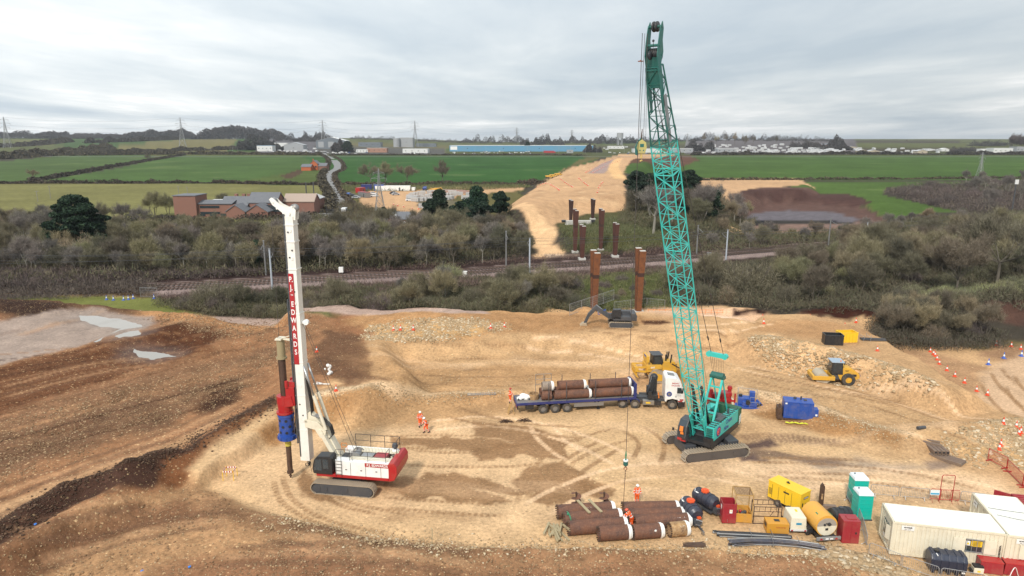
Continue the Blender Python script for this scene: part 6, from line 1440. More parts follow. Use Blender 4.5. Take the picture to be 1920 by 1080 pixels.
def toilet(label,px,py):
 c = P(px,py); g = thing('portable_toilet',label,'portable toilet',c+Vector((0,.55,0)),R(-3),'portable toilets beside the barriers'); W_ = 1.15; TG = paint_mat((.0,.42,.34),.4,.12)
 b = MB(); b.box((0,0,1.15),(W_,W_,2.1)); o = b.build('cabin',TG,g,bevel=.04)
 b = MB()
 for k in range(5): b.box((0,-W_/2-.008,.5+.33*k),(.85,.02,.05))
 for k in range(4): b.box((-W_/2-.008,0,.6+.38*k),(.02,.8,.05))
 b.build('moulded_rib',TG,o); b = MB(); b.box((0,0,.06),(W_+.12,W_+.12,.12)); b.build('skid_base',DGREY,g)
 b = MB(); b.box((0,0,2.28),(W_+.08,W_+.08,.24),taper=.86); rf = b.build('roof',paint_mat((.66,.72,.74),.35,.1),g,bevel=.05); b = MB(); b.cyl((-.3,.2,2.38),(-.3,.2,2.5),.05,n=8); b.build('vent',BLACK,rf)
toilet('turquoise portable toilet with pale roof, further back',1612,946); toilet('turquoise portable toilet with pale roof, nearer one',1620,976)
# ---- rods
def rods():
 for i,(x0,y0,x1,y1,n,lb,mt,bend) in enumerate(((1346,1003,1480,1010,9,'bundle of thin black drill rods lying behind the longer bundle',BLACK,.0),(1373,1018,1540,1027,12,'long bundle of dark steel tubes lying in front of the machines',paint_mat((.09,.09,.11),.35,.35,.6),.5))):
  a = P(x0,y0); c = P(x1,y1); L = (c.xy-a.xy).length; g = thing('tube_bundle',lb,'steel tubes',(a+c)/2,math.atan2(c.y-a.y,c.x-a.x),'bundles of tubes on the ground')
  for k in range(n):
   y = (k % 5)*.16-.3; z = .08+.13*(k//5); s = rr.uniform(-.25,.25); b = MB(); pts = [((t-.5)*L+s,y+bend*.9*(4*(t-.5)*(.5-t)+.5)+rr.uniform(-.02,.02),z) for t in (0,.25,.5,.75,1)]
   b.tube(pts,.065,8); e = pts[0]; b.cyl((e[0]-.18,e[1],e[2]),e,.09,n=8); b.build('tube',mt if k % 3 else GREYM,g,smooth=True)
  b = MB()
  for t in (-.05,.25): b.bar((t*L,-.5+bend*.5,.05),(t*L,.5+bend*.5,.05),.04); b.bar((t*L,-.45+bend*.45,.05),(t*L,-.4+bend*.45,.42),.03); b.bar((t*L,-.4+bend*.45,.44),(t*L,.45+bend*.45,.44),.03)
  b.build('tie_band',GREYM,g)
rods()
# ---- cabins
def cabin(label,px,py,rz,L=7.2,Wd=2.6,H=2.55,win=True,end_window=True,shutters=2,sign=True):
 c = P(px,py); g = thing('site_cabin',label,'site cabin',c,rz,'cream steel site cabins')
 b = MB(); b.box((L/2,Wd/2,H/2+.12),(L,Wd,H)); wl = b.build('wall',CREAM,g)
 b = MB(); n = int(L/.28)
 for k in range(n):
  x = .2+(L-.4)*(k+.5)/n
  for y in (-.02,Wd+.02): b.prism([(x-.08,.3),(x+.08,.3),(x+.08,H-.05),(x-.08,H-.05)],y-.02,y+.02)
 for k in range(8):
  y = .2+(Wd-.4)*(k+.5)/8
  if not (end_window and 2 <= k <= 5): b.box((-.02,y,H/2+.12),(.04,.12,H-.4))
  b.box((L+.02,y,H/2+.12),(.04,.12,H-.4))
 b.build('corrugation',CREAM,wl)
 b = MB()
 for x in (.0,L):
  for y in (0,Wd): b.box((x,y,H/2+.12),(.16,.16,H+.04))
 for y in (0,Wd): b.box((L/2,y,.2),(L,.14,.18)); b.box((L/2,y,H+.1),(L,.14,.14))
 for x in (0,L): b.box((x,Wd/2,.2),(.14,Wd,.18)); b.box((x,Wd/2,H+.1),(.14,Wd,.14))
 b.build('corner_frame',paint_mat((.66,.60,.46),.45,.25),g)
 b = MB(); b.box((L/2,Wd/2,H+.17),(L-.1,Wd-.1,.06))
 for k in range(int(L/.6)): b.box((.5+.6*k,Wd/2,H+.205),(.05,Wd-.3,.015))
 b.build('roof',paint_mat((.80,.78,.70),.45,.12),g)
 if win:
  x = L*.74; b = MB(); b.box((x,-.045,1.55),(1.1,.05,.95)); w_ = b.build('window',M_GLASS,g)
  b = MB()
  for k in range(4): b.box((x-.5+.33*k,-.085,1.55),(.03,.03,.95))
  for s in (-.48,.48): b.box((x,-.085,1.55+s),(1.16,.05,.06))
  b.build('window_bars',GALV,w_);
  if shutters == 2:
   b = MB(); b.box((x+.12,-.079,1.72),(.72,.012,.42)); sg = b.build('yellow_notice',YELB,w_)
   b = MB(); b.box((x-.42,-.079,1.72),(.26,.012,.36)); pn = b.build('white_notice',WHITE,w_); b = MB(); b.prism([(x-.52,1.62),(x-.32,1.62),(x-.42,1.80)],-.094,-.087); b.build('warning_triangle',YELB,pn)
   b = MB()
   for k in range(4): b.box((x+.12,-.088,1.86-.09*k),(.55-.08*(k % 2),.006,.035))
   b.build('notice_text',BLACK,sg)
  for s in ((-1,1) if shutters == 2 else (-1,)):
   b = MB(); b.box((x+s*1.0,-.09,1.55),(.78,.05,1.08)); b.build('shutter',CREAM,g,bevel=.01)
 if end_window:
  b = MB(); b.box((-.05,Wd/2,1.5),(.05,1.2,1.0)); w_ = b.build('window',M_GLASS,g); b = MB()
  for k in range(4): b.box((-.09,Wd/2-.5+.33*k,1.5),(.03,.04,1.0))
  b.build('window_bars',CREAM,w_); b = MB(); b.box((-.12,Wd/2-.75,1.5),(.04,.45,1.1),rz=.5); b.build('shutter',CREAM,g); b = MB(); b.box((-.06,Wd/2+.2,.75),(.02,.35,.25)); b.build('notice',WHITE,g)
 if sign:
  b = MB(); b.box((.95,-.06,H-.22),(.85,.02,.36)); s_ = b.build('sign_board',WHITE,g); text('wernick',.17,BLACK,s_,(.95,-.075,H-.17),(PI/2,0,0),bold=.008); text('0800 112 4640',.07,DGREY,s_,(.95,-.075,H-.32),(PI/2,0,0))
 return g
C1 = cabin('cream steel site cabin standing nearest with the black oil tank in front',1668,1040,R(-13))
t_ = text('S-HER7FGN7A',.15,BLACK,C1,(6.95,-.095,1.35),(PI/2,-PI/2,0),bold=.006)
c_ = Matrix.Translation(C1.location) @ Matrix.Rotation(C1.rotation_euler[2],4,'Z')
def cabin_at(label,p,rz,**kw):
 g = cabin(label,960,1000,rz,**kw); p = Vector(p); g.location = p; return g
p2 = c_ @ Vector((7.3,-.1,0)); C2 = cabin('cream steel site cabin at the right edge, end on, front shutter standing open',1668,1040,R(-13),L=2.95,Wd=5.9,shutters=1,end_window=False); C2.location = (p2.x,p2.y,p2.z)
b = MB(); b.box((-.06,5.2,2.2),(.02,.6,.4)); s_ = b.build('sign_board',WHITE,C2); text('wernick',.13,BLACK,s_,(-.075,5.2,2.25),(PI/2,0,-PI/2))
b = MB(); b.tube([(.1,3.6,2.8),(1.2,3.4,2.82),(2.9,3.3,2.8)],.015,4); b.tube([(.3,2.6,2.82),(1.6,2.2,2.82),(2.9,2.3,2.8)],.015,4); b.build('roof_cable',BLACK,C2)
def red_container():
 q = c_ @ Vector((10.35,1.6,0)); g = thing('shipping_container','dark red ribbed shipping container at the right picture edge','container',q,R(-13)); b = MB(); b.box((1.2,2.6,1.3),(2.4,5.2,2.5)); w_ = b.build('container_wall',MAROON,g,bevel=.02); b = MB()
 for k in range(17): b.box((1.2,.2+.3*k,2.57),(2.3,.12,.05))
 b.build('rib',MAROON,w_); b = MB(); b.box((-.5,5.4,1.3),(1.1,.06,2.4),rz=-.5); b.build('open_door',MAROON,g)
red_container()
def oil_tank():
 c = c_ @ Vector((3.25,-1.15,0)); g = thing('oil_tank','dark navy ribbed plastic oil tank in front of the cream cabin','tank',(c.x,c.y,hz(c.x,c.y)),R(-13)); DK = paint_mat((.022,.028,.05),.35,.15)
 b = MB(); b.prism([(-.55,.3),(.55,.3),(.62,.6),(.62,1.1),(.40,1.42),(-.40,1.42),(-.62,1.1),(-.62,.6)],-1.15,1.15,axis='x'); b.build('tank_shell',DK,g,bevel=.08)
 b = MB()
 for x in (-.95,-.45,.05,.55,.95): b.prism([(-.58,.05),(.58,.05),(.66,.6),(.66,1.12),(.44,1.47),(-.44,1.47),(-.66,1.12),(-.66,.6)],x-.1,x+.1,axis='x')
 b.build('rib',DK,g,bevel=.03); b = MB(); b.cyl((-.7,0,1.45),(-.7,0,1.55),.18,n=12); b.build('cap',BLACK,g); b = MB(); b.box((.9,-.67,.35),(.2,.02,.12)); b.cyl((-.8,-.3,1.42),(-.75,-.5,1.36),.04,n=5); b.build('white_label',WHITE,g)
oil_tank()
def mini_generator():
 c = c_ @ Vector((5.35,-.95,0)); g = thing('petrol_generator','small cream and black portable generator beside the oil tank','generator',(c.x,c.y,hz(c.x,c.y)),R(-10)); b = MB(); b.box((0,0,.28),(.65,.5,.45)); b.build('case',CREAM,g,bevel=.05); b = MB(); b.box((0,0,.56),(.6,.45,.12)); b.cyl((-.4,.2,.2),(-.4,-.2,.2),.1,n=8); b.cyl((-.3,-.2,.65),(.3,-.2,.65),.02,n=5); b.build('top_cover',BLACK,g); b = MB(); b.box((0,-.255,.25),(.2,.01,.12)); b.build('label_plate',YELB,g)
 b = MB(); pts = []
 for k in range(22): t = k/21; pts.append((.4+2.6*t,-.2-.5*math.sin(t*5)-.4*t,.03+.9*max(0,math.sin((t-.45)*8))*(.0 if t < .45 or t > .84 else 1)))
 b.tube(pts,.025,5); o = b.build('cable',WHITE); o.location = g.location; o.rotation_euler = g.rotation_euler; tag(o,'white cable looping across the ground from the portable generator','cable')
mini_generator()
def red_tubs():
 for px,py,lb in ((1862,1078,'red low tub box at the bottom edge, left of two'),(1908,1082,'red low tub box at the bottom edge, right of two')):
  c = P(px,py); g = thing('tool_vault',lb,'tool box',c+Vector((0,.45,0)),R(-14),'red boxes in front of the cabins'); b = MB(); b.box((0,0,.45),(1.5,.8,.85),taper=.92); b.build('box_body',MAROON,g,bevel=.03); b = MB(); b.box((0,0,.9),(1.45,.78,.07)); b.build('lid',RED,g,bevel=.02)
red_tubs()
# ---- barriers
def barrier_proto(L=2.3,H=1.1,mat=GALV,name='crowd_barrier',n=18):
 g = thing(name,'grey tubular crowd barrier','barrier'); b = MB(); r = .022
 b.tube([(-L/2,0,.25),(-L/2,0,H-.12),(-L/2+.12,0,H),(L/2-.12,0,H),(L/2,0,H-.12),(L/2,0,.25),(-L/2,0,.25)],r,6); b.build('frame',mat,g); b = MB()
 for k in range(n): x = -L/2+L*(k+.5)/n; b.cyl((x,0,.25),(x,0,H),.010,n=4)
 b.build('bars',mat,g); b = MB()
 for x in (-L*.33,L*.33): b.tube([(x,-.3,.02),(x,-.2,.05),(x,0,.28),(x,.2,.05),(x,.3,.02)],.02,5)
 b.build('feet',mat,g); return g
BPROTO = barrier_proto(); BRED = barrier_proto(1.5,1.15,RED,'red_barrier',9); first = {}
def put_barrier(pr,x0,y0,x1,y1,label,group):
 a = P(x0,y0); c = P(x1,y1); o = pr if pr.name not in first else copy_tree(pr); first[pr.name] = 1
 m = (a+c)/2; o.location = m; o.rotation_euler = (0,0,math.atan2(c.y-a.y,c.x-a.x)); L = 2.3 if pr is BPROTO else 1.5; s = (c.xy-a.xy).length/L; o.scale = (s,1,1); o['label'] = label; o['group'] = group; return o
GB = 'grey crowd barriers round the compound'
for q,lb in (((1631,930,1684,935),'grey crowd barrier nearest to the toilets on the far side'),((1687,935,1741,939),'grey crowd barrier left of the red gate'),((1799,943,1854,950),'grey crowd barrier right of the red gate'),((1857,950,1911,956),'grey crowd barrier behind the white roofed cabin'),((1914,957,1968,962),'grey crowd barrier at the right picture edge'),
              ((1587,934,1602,962),'grey crowd barrier end on beside the rear toilet'),((1603,964,1614,990),'grey crowd barrier leaning line beside the nearer toilet'),((1615,992,1624,1028),'grey crowd barrier beside the red cabinet'),
              ((1628,1042,1688,1066),'grey crowd barrier in front of the cabin corner'),((1690,1067,1758,1090),'grey crowd barrier in front of the oil tank'),((1762,1091,1840,1104),'grey crowd barrier at the bottom edge')):
 put_barrier(BPROTO,*q,lb,GB)
for q,lb in (((1743,939,1763,941),'red barrier section with a blue and white notice'),((1780,942,1797,943),'red barrier section right of the tall hoop')): put_barrier(BRED,*q,lb,'red barriers of the pedestrian gate')
def gate_hoop():
 a = P(1761,941); g = thing('pedestrian_gate','red pedestrian gate with a tall hoop between grey barriers','gate',a+Vector((.5,0,0)),R(-4)); b = MB(); b.tube([(-.52,0,0),(-.52,0,2.35),(-.42,0,2.45),(.42,0,2.45),(.52,0,2.35),(.52,0,0)],.03,6); b.build('hoop',RED,g); b = MB(); b.tube([(-.48,0,.2),(-.48,0,1.1),(.48,0,1.1),(.48,0,.2),(-.48,0,.2)],.025,6)
 for k in range(7): b.cyl((-.4+.13*k,0,.2),(-.4+.13*k,0,1.1),.011,n=4)
 b.build('gate_leaf',RED,g)
 b = MB(); b.box((-.95,-.05,.85),(.75,.03,.45)); s = b.build('notice_board',paint_mat((.70,.78,.82),.4,.05),g); b = MB(); b.box((-.95,-.07,.75),(.7,.006,.14)); b.build('notice_text',paint_mat((.05,.35,.6),.4,0),s)
gate_hoop()
def red_mesh(label,x0,y0,x1,y1):
 a = P(x0,y0); c = P(x1,y1); L = (c.xy-a.xy).length; g = thing('mesh_barrier',label,'barrier',a,math.atan2(c.y-a.y,c.x-a.x),'red mesh barriers at the right edge'); b = MB()
 b.tube([(0,0,.1),(0,0,1.15),(L,0,1.15),(L,0,.1),(0,0,.1)],.03,6); b.build('frame',RED,g); b = MB()
 for k in range(int(L/.12)): b.cyl((.12*k,0,.1),(.12*k,0,1.15),.009,n=4)
 for k in range(7): b.cyl((0,0,.2+.14*k),(L,0,.2+.14*k),.009,n=4)
 b.build('mesh',RED,g); b = MB()
 for x in (.15,L-.15): b.bar((x,-.35,.05),(x,.35,.05),.08)
 b.build('feet',RED,g)
red_mesh('red wire mesh barrier on the slope, upper one',1852,862,1886,882); red_mesh('red wire mesh barrier on the slope, middle one',1887,883,1916,912); red_mesh('red wire mesh barrier on the slope leaving the picture',1917,913,1950,940)
# ---- people on the ground
def at_px(px,py): return P(px,py)
g_ = at_px(788,800); person('worker in orange suit and white helmet walking, left of the pair on the sand',g_,R(200),lean=.05,armL=((.26,-.05,1.15),(.34,.10,.92)),armR=((-.26,.05,1.15),(-.36,.15,1.0)),legL=((.11,.10,.52),(.13,.12,.09)),legR=((-.11,-.05,.50),(-.13,-.2,.1)))
g_ = at_px(800,811); person('worker in orange suit and white helmet bending slightly, right of the pair on the sand',g_,R(120),lean=.30,armL=((.24,.25,1.1),(.2,.45,.95)),armR=((-.24,.2,1.08),(-.22,.38,.85)),legL=((.11,.22,.53),(.12,.20,.09)),legR=((-.11,-.02,.50),(-.12,-.25,.09)))
g_ = at_px(1195,948); person('worker in orange suit and white helmet standing behind the casing stack',g_+Vector((0,.3,0)),R(185),armL=((.27,.03,1.15),(.29,.14,.90)),armR=((-.27,.03,1.15),(-.29,.14,.90)))
g_ = P(1184,990); person('worker in orange suit and red helmet leaning over the casings by the chain',g_,R(75),lean=.55,pelvis_z=.9,armL=((.22,.5,1.0),(.15,.72,.82)),armR=((-.22,.48,.98),(-.15,.70,.85)),legL=((.12,.12,.48),(.13,.0,.09)),legR=((-.12,-.05,.48),(-.13,-.25,.09)),helmet=paint_mat((.70,.10,.05),.4,.05))
# ---- cones
def cone_proto(blue=False,s=1.0):
 g = thing('traffic_cone','cone','traffic cone'); c1 = paint_mat((.70,.07,.02),.5,.2) if not blue else paint_mat((.05,.12,.45),.5,.2)
 b = MB(); b.box((0,0,.03),(.52,.52,.06)); b.cyl((0,0,.06),(0,0,.34),.19,.125,n=14); b.cyl((0,0,.60),(0,0,.92),.075,.03,n=14); b.build('cone_body',c1,g,smooth=True); b = MB(); b.cyl((0,0,.34),(0,0,.60),.127,.077,n=14); b.build('reflective_sleeve',REFL,g,smooth=True); return g
CP = cone_proto(); CB = cone_proto(True); cdone = set()
CONES = [(630,733),(573,656),(594,660),(738,620),(751,619),(775,619),(920,616),(946,614),(1685,637),(1699,641),(1711,645),(1744,660),(1750,665),(1753,668),(1757,675),(1761,683),(1775,695),(1790,706),(1808,718),(1831,734),(1851,741),(1605,605),(1584,614),(1868,648),(1896,650),(1914,655),(1881,795),(1905,802),(1914,812),(1910,815),(1876,836),(1873,843),(1518,598),(1645,658),(1430,598),(1432,607)]
BCON = [(200,562),(213,563),(232,563),(241,562),(250,560),(289,560),(1882,672),(1853,684),(1915,668)]
def near_what(px,py):
 if px < 660: return 'near the piling rig' if py > 700 else 'on the brown bank left of the yard'
 if px < 1000: return 'on the spoil bank below the hedge'
 if px < 1560: return 'beside the far haul road'
 if py < 620: return 'by the dark soil heap'
 if py > 780: return 'on the rubble at the right edge'
 return 'in the line curving down the haul road'
for i,(x,y) in enumerate(CONES):
 o = CP if i == 0 else copy_tree(CP); o.location = P(x,y); o.rotation_euler = (rr.uniform(-.05,.05),rr.uniform(-.05,.05),rr.uniform(0,3)); o['group'] = 'red and white traffic cones'; o['label'] = 'red and white traffic cone '+near_what(x,y)
 s = .85 if y > 640 else .95; o.scale = (s,s,s)
for i,(x,y) in enumerate(BCON):
 o = CB if i == 0 else copy_tree(CB); o.location = P(x,y); o['group'] = 'blue and white traffic cones'; o['label'] = 'blue and white cone '+('on the grass strip at the left' if x < 600 else 'on the haul road at the right')
# ---- striped exclusion frame, white debris
def stripe_frame():
 c = P(432,897); g = thing('striped_barrier','small red and white striped tape enclosure standing on the sand','barrier',c,R(5)); b = MB()
 q = [(-.5,-.4),(.45,-.5),(.5,.4),(-.45,.45)]
 for x,y in q: b.cyl((x,y,0),(x,y,1.0),.03,n=6)
 b.build('posts',YELB,g); b = MB(); w_ = MB()
 for i in range(4):
  a = Vector((*q[i],.88)); d = Vector((*q[(i+1) % 4],.88))-a
  for k in range(8): (b if k % 2 else w_).bar(a+d*(k/8),a+d*((k+1)/8),.02,.12)
 b.build('red_stripe',RED,g); w_.build('white_stripe',WHITE,g)
stripe_frame()
def debris():
 c = P(614,702); g = thing('white_sheeting','crumpled white sheeting on the brown bank right of the mast','sheeting',c,0); b = MB()
 for k in range(12): b.ball((rr.uniform(-.3,.4),rr.uniform(-.3,.3),.1+k*.09),rr.uniform(.1,.24),6,4,(1,.7,1))
 b.build('sheet',WHITE,g)
 c = P(602,722); g = thing('white_battens','thin white battens lying crossed on the brown bank','battens',c,0); b = MB(); b.bar((-.6,.5,.15),(.2,-.3,.3),.09); b.bar((-.8,-.1,.2),(1.0,-.2,.2),.09); b.bar((-.5,.6,.1),(-.3,-.5,.5),.08); b.build('batten',WHITE,g)
debris()
for x,y,lb in ((66,985,'blue spot of plastic on the dark spoil bank'),(266,1073,'blue plastic scrap at the bottom edge'),(355,1065,'blue plastic scrap right of the other one at the bottom')):
 c = P(x,y); b = MB(); b.box((0,0,.08),(.14,.13,.08),rz=.5,rx=.3); b.box((.06,.03,.13),(.1,.07,.05),ry=.4); o = b.build('plastic_scrap',paint_mat((.05,.2,.6),.5,.1)); tag(o,lb,'litter',loc=c)
for x,y,s,lb in ((948,792,1.0,'tangled dark steel mesh scrap on the sand, left one'),(983,790,.9,'tangled dark steel mesh scrap on the sand, right one')):
 c = P(x,y); b = MB()
 for k in range(26): a = rr.uniform(0,6.28); r_ = rr.uniform(.1,1.0); b.tube([(r_*math.cos(a),.4*r_*math.sin(a),.03),(rr.uniform(-.5,.5),rr.uniform(-.2,.2),rr.uniform(.1,.4)),(rr.uniform(-.9,.9),rr.uniform(-.3,.3),.03)],.018,4)
 o = b.build('wire_scrap',BRWN); tag(o,lb,'scrap',loc=c)
c = P(1302,1024); b = MB()
for k in range(30): y = rr.uniform(-.25,.25); b.cyl((rr.uniform(-.9,-.4),y,rr.uniform(.04,.2)),(rr.uniform(.5,.9),y+rr.uniform(-.1,.1),rr.uniform(.04,.2)),.025,n=5)
o = b.build('rebar_bundle',BRWN); tag(o,'small bundle of rusty steel rods tied with green, in front of the casings','steel rods',loc=c)
def stick():
 c = P(810,1022); b = MB(); b.bar((0,0,0),(.05,0,1.3),.06); b.bar((.05,0,1.3),(-.05,.1,1.36),.05); o = b.build('survey_stake',WOOD); tag(o,'wooden survey stake standing in front of the yard','stake',loc=c)
stick()
# ================================================================ BRIDGE PIERS AND ABUTMENT
def pier(px,pyb,pyt,label,mat=CORTEN,band=True,s=1.0,lean=1,dx=None):
 c = P(px,pyb); top = at_y(px,pyt,c.y); H = top.z-c.z
 g = thing('bridge_pier',label,'bridge pier',c,R(4),'rust brown steel bridge piers')
 for k,(l,off) in enumerate(((-.20,.35),(.26,-.35))):
  b = MB(); w = .50*s; x1 = l*s*1.0; y1 = (1.5 if k == 0 else -1.5)*s
  for i,(t0,t1) in enumerate(((0,.6),(.6,.66),(.66,1.0))):
   b.m = 1 if (i == 1 and band) else 0
   p = Vector((x1*.15+x1*t0**2*.9,y1*(.12+.25*t0),H*t0)); q = Vector((x1*.15+x1*t1**2*.9,y1*(.12+.25*t1),H*t1*(1.0 if k == 1 else 1.03)))
   ww = (w*(.9+.25*t0),w*(.9+.25*t1)); vs = []
   for P_,W_ in ((p,ww[0]),(q,ww[1])):
    for a_,b_ in ((-1,-1),(1,-1),(1,1),(-1,1)): vs.append((P_.x+a_*W_,P_.y+b_*.42*s,P_.z))
   b.add(vs,[(0,3,2,1),(4,5,6,7),(0,1,5,4),(1,2,6,5),(2,3,7,6),(3,0,4,7)])
  o = b.build('leg',[mat,CORTEND],g); b = MB(); b.box(q+Vector((0,0,.06)),(ww[1]*1.7,.75*s,.12)); b.build('cap_plate',CONC,o)
 b = MB(); b.box((0,0,.2),(2.0*s,1.8*s,.7)); b.build('plinth',CONC,g,bevel=.03); return g
pier(1113,590,474,'tall rust brown pier nearest on the left, behind the excavator',s=.95); pier(1196,588,470,'tall rust brown pier nearest on the right with pale concrete foot',s=.95)
pier(1091,487,424,'dark pier on the left just beyond the railway',CORTENDK := rust_mat((.085,.030,.020),(.06,.024,.017),(.11,.042,.026)),s=.9); pier(1153,482,420,'dark pier on the right just beyond the railway',CORTENDK,s=.9)
pier(1078,474,395,'slim tall pier on the left in the third row',CORTENDK,s=.85); pier(1126,470,394,'slim tall pier on the right in the third row',CORTENDK,s=.85)
pier(1070,418,376,'dark pier left of the abutment beam',CORTEND,s=.85,band=False); pier(1111,412,374,'dark pier right of the abutment beam',CORTEND,s=.85,band=False)
def abutment():
 c = at_y(1085,371,214); z = hz(c.x,c.y); w = PZ(1112,371,c.z)[0]-PZ(1058,371,c.z)[0]
 g = thing('abutment','long pale concrete abutment beam on the face of the sand embankment','abutment',(c.x,c.y,min(c.z,z)-1.5),R(3)); b = MB(); b.box((0,0,1.5),(8.2,1.4,2.6)); b.build('beam',CONC,g,bevel=.04); b = MB()
 for k in range(14): b.box((-3.8+.58*k,-.72,1.5),(.06,.06,2.4))
 b.build('panel_joint',GREYM,g)
 for s in (-1,1): b = MB(); b.box((s*4.6,0,2.6),(1.2,1.5,.7)); b.build('bearing_end',BLACK,g)
abutment()
def mesh_fence(label,x0,y0,x1,y1,h=1.9,mat=GALV,group='grey mesh fence panels'):
 a = P(x0,y0); c = P(x1,y1); L = (c.xy-a.xy).length; g = thing('mesh_fence',label,'fence',a,math.atan2(c.y-a.y,c.x-a.x),group); n = max(1,round(L/3.4)); b = MB()
 for k in range(n+1): b.cyl((L*k/n,0,0),(L*k/n,0,h),.035,n=5)
 b.build('post',mat,g); b = MB(); b.cyl((0,0,.1),(L,0,.1),.025,n=4); b.cyl((0,0,h),(L,0,h),.03,n=4)
 for k in range(int(L/.3)): b.cyl((.3*k,0,.1),(.3*k,0,h),.010,n=3)
 for k in range(5): b.cyl((0,0,.3+.35*k),(L,0,.3+.35*k),.009,n=3)
 b.build('mesh_panel',mat,g)
mesh_fence('grey mesh fence left of the near left pier',1068,592,1150,586); mesh_fence('grey mesh fence between the near piers',1151,586,1212,578); mesh_fence('grey mesh fence right of the near right pier',1213,578,1246,582); mesh_fence('grey mesh panel by the blue cones on the grass',264,557,296,558)
def orange_fence():
 a = P(1140,601); c = P(1178,598); L = (c-a).length; g = thing('plastic_fence','orange plastic safety fence behind the excavator','fence',a,math.atan2(c.y-a.y,c.x-a.x)); b = MB()
 for k in range(8): b.cyl((L*k/7,0,0),(L*k/7,0,1.1),.03,n=5)
 b.build('post',ORANGE,g); b = MB()
 for k in range(6): b.box((L/2,0,.2+.17*k),(L,.02,.05))
 b.build('netting',ORANGE,g)
 a = P(1215,589); b = MB(); q = P(1355,588); L = (q-a).length; g = thing('plastic_fence','faint orange netting fence along the right of the near pier','fence',a,math.atan2(q.y-a.y,q.x-a.x))
 for k in range(14): b.cyl((L*k/13,0,0),(L*k/13,0,.9),.03,n=5)
 b.build('post',ORANGE,g); b = MB(); b.box((L/2,0,.8),(L,.02,.06)); b.box((L/2,0,.4),(L,.02,.05)); b.build('netting',ORANGE,g)
orange_fence()
for px,py,w_,lb in ((1160,600,1.6,'grey ground mat heap beside the near left pier'),(1200,590,2.6,'dark blue sheet on the ground at the foot of the near right pier')):
 c = P(px,py); b = MB(); b.box((0,0,.12),(w_*2,1.6,.2),rz=.2); b.box((.6,.3,.3),(w_*.8,.9,.2),rz=-.3); o = b.build('ground_mat',paint_mat((.05,.06,.09),.6,.3),bevel=.03); tag(o,lb,'mat',loc=c)
def bb_proto():
 g = thing('barrier_block','x','barrier'); b = MB(); b.box((0,0,.35),(.8,.3,.45),taper=.5); b.build('red_block',paint_mat((.62,.10,.05),.5,.2),g); b = MB(); b.box((.2,0,.62),(.4,.2,.12)); b.build('white_top',WHITE,g); return g
BB = bb_proto(); nbb = 0
for ln,z_,n,lb in (([(1008,344),(1025,350),(1040,358),(1048,364)],6,14,'on the left shoulder of the sand embankment'),([(1050,336),(1062,345),(1074,352)],7.5,9,'left inside the embankment top'),([(1085,335),(1093,342),(1102,349)],7.5,8,'right inside the embankment top'),([(1130,343),(1123,352),(1120,362)],7.5,6,'on the right shoulder of the embankment'),
                      ([(1098,324),(1125,310),(1150,299)],7.5,16,'along the left kerb of the haul road'),([(1112,324),(1140,310),(1172,298)],7.5,16,'along the right kerb of the haul road'),([(870,352),(930,352),(975,348),(1000,345)],0,9,'beside the far haul road'),([(738,384),(765,390),(800,394),(860,398)],0,8,'round the far compound')):
 sl_ = smooth_line(ln,8)
 for k in range(n):
  p = sl_[int(k*(len(sl_)-1)/max(1,n-1))]; q = PZ(p[0],p[1],z_); o = BB if nbb == 0 else copy_tree(BB); nbb += 1; o.location = (q[0],q[1],hz(*q)); o.rotation_euler = (0,0,rr.uniform(0,3)); o['label'] = 'small red and white barrier block '+lb; o['group'] = 'barrier blocks '+lb
# ================================================================ RAILWAY
def offset_line(ln,d):
 out = []
 for i in range(len(ln)):
  a = Vector(ln[max(0,i-1)]); b_ = Vector(ln[min(len(ln)-1,i+1)]); t = (b_-a).normalized(); out.append((ln[i][0]-t.y*d,ln[i][1]+t.x*d))
 return out
RAILM = paint_mat((.10,.055,.04),.5,.3,.4); SLEEP = rough_mat('sleeper',(.115,.095,.085),.9,.3,.3,.01)
for d,lb in ((3.3,'far railway track on its brown sleepers'),(-.6,'near railway track on its brown sleepers')):
 g = thing('railway_track',lb,'railway track',(0,0,0),0,'parallel railway tracks'); ln = offset_line(RAILW,d)
 for s in (-.75,.75):
  l2 = offset_line(ln,s); b = MB()
  for p,q in zip(l2[:-1],l2[1:]): b.bar((p[0],p[1],hz(*p)+.30),(q[0],q[1],hz(*q)+.30),.09,.16)
  b.build('rail',RAILM,g)
 b = MB(); acc = 0
 for p,q in zip(ln[:-1],ln[1:]):
  p = Vector(p); q = Vector(q); L = (q-p).length; n = int(L/.8); a = math.atan2(q.y-p.y,q.x-p.x); z0,z1 = hz(*p),hz(*q)
  for k in range(n): m_ = p.lerp(q,(k+.5)/n); b.box((m_.x,m_.y,z0+(z1-z0)*(k+.5)/n+.16),(.3,2.5,.16),rz=a)
 o = b.build('sleepers',SLEEP,g); o['kind'] = 'stuff'
def catenary_mast(px,pb,pt,label,side):
 c = P(px,pb); top = at_y(px,pt,c.y); H = top.z-c.z; a = R(8)
 g = thing('catenary_mast',label,'railway mast',c,a,'grey masts carrying the railway wires'); b = MB(); b.cyl((0,0,0),(0,0,H),.20,.16,n=8); b.build('mast_pole',paint_mat((.40,.43,.47),.5,.15) if side < 0 else GREYM,g)
 s = 1 if side < 0 else -1; b = MB(); b.bar((0,0,H-.6),(0,s*3.2,H-1.3),.08); b.bar((0,0,H-2.2),(0,s*3.0,H-1.4),.07); b.build('cantilever',GREYM,g); b = MB(); b.box((0,0,H+.05),(.4,.4,.12)); b.build('cap',GREYM,g)
 return c+Vector((0,0,H))
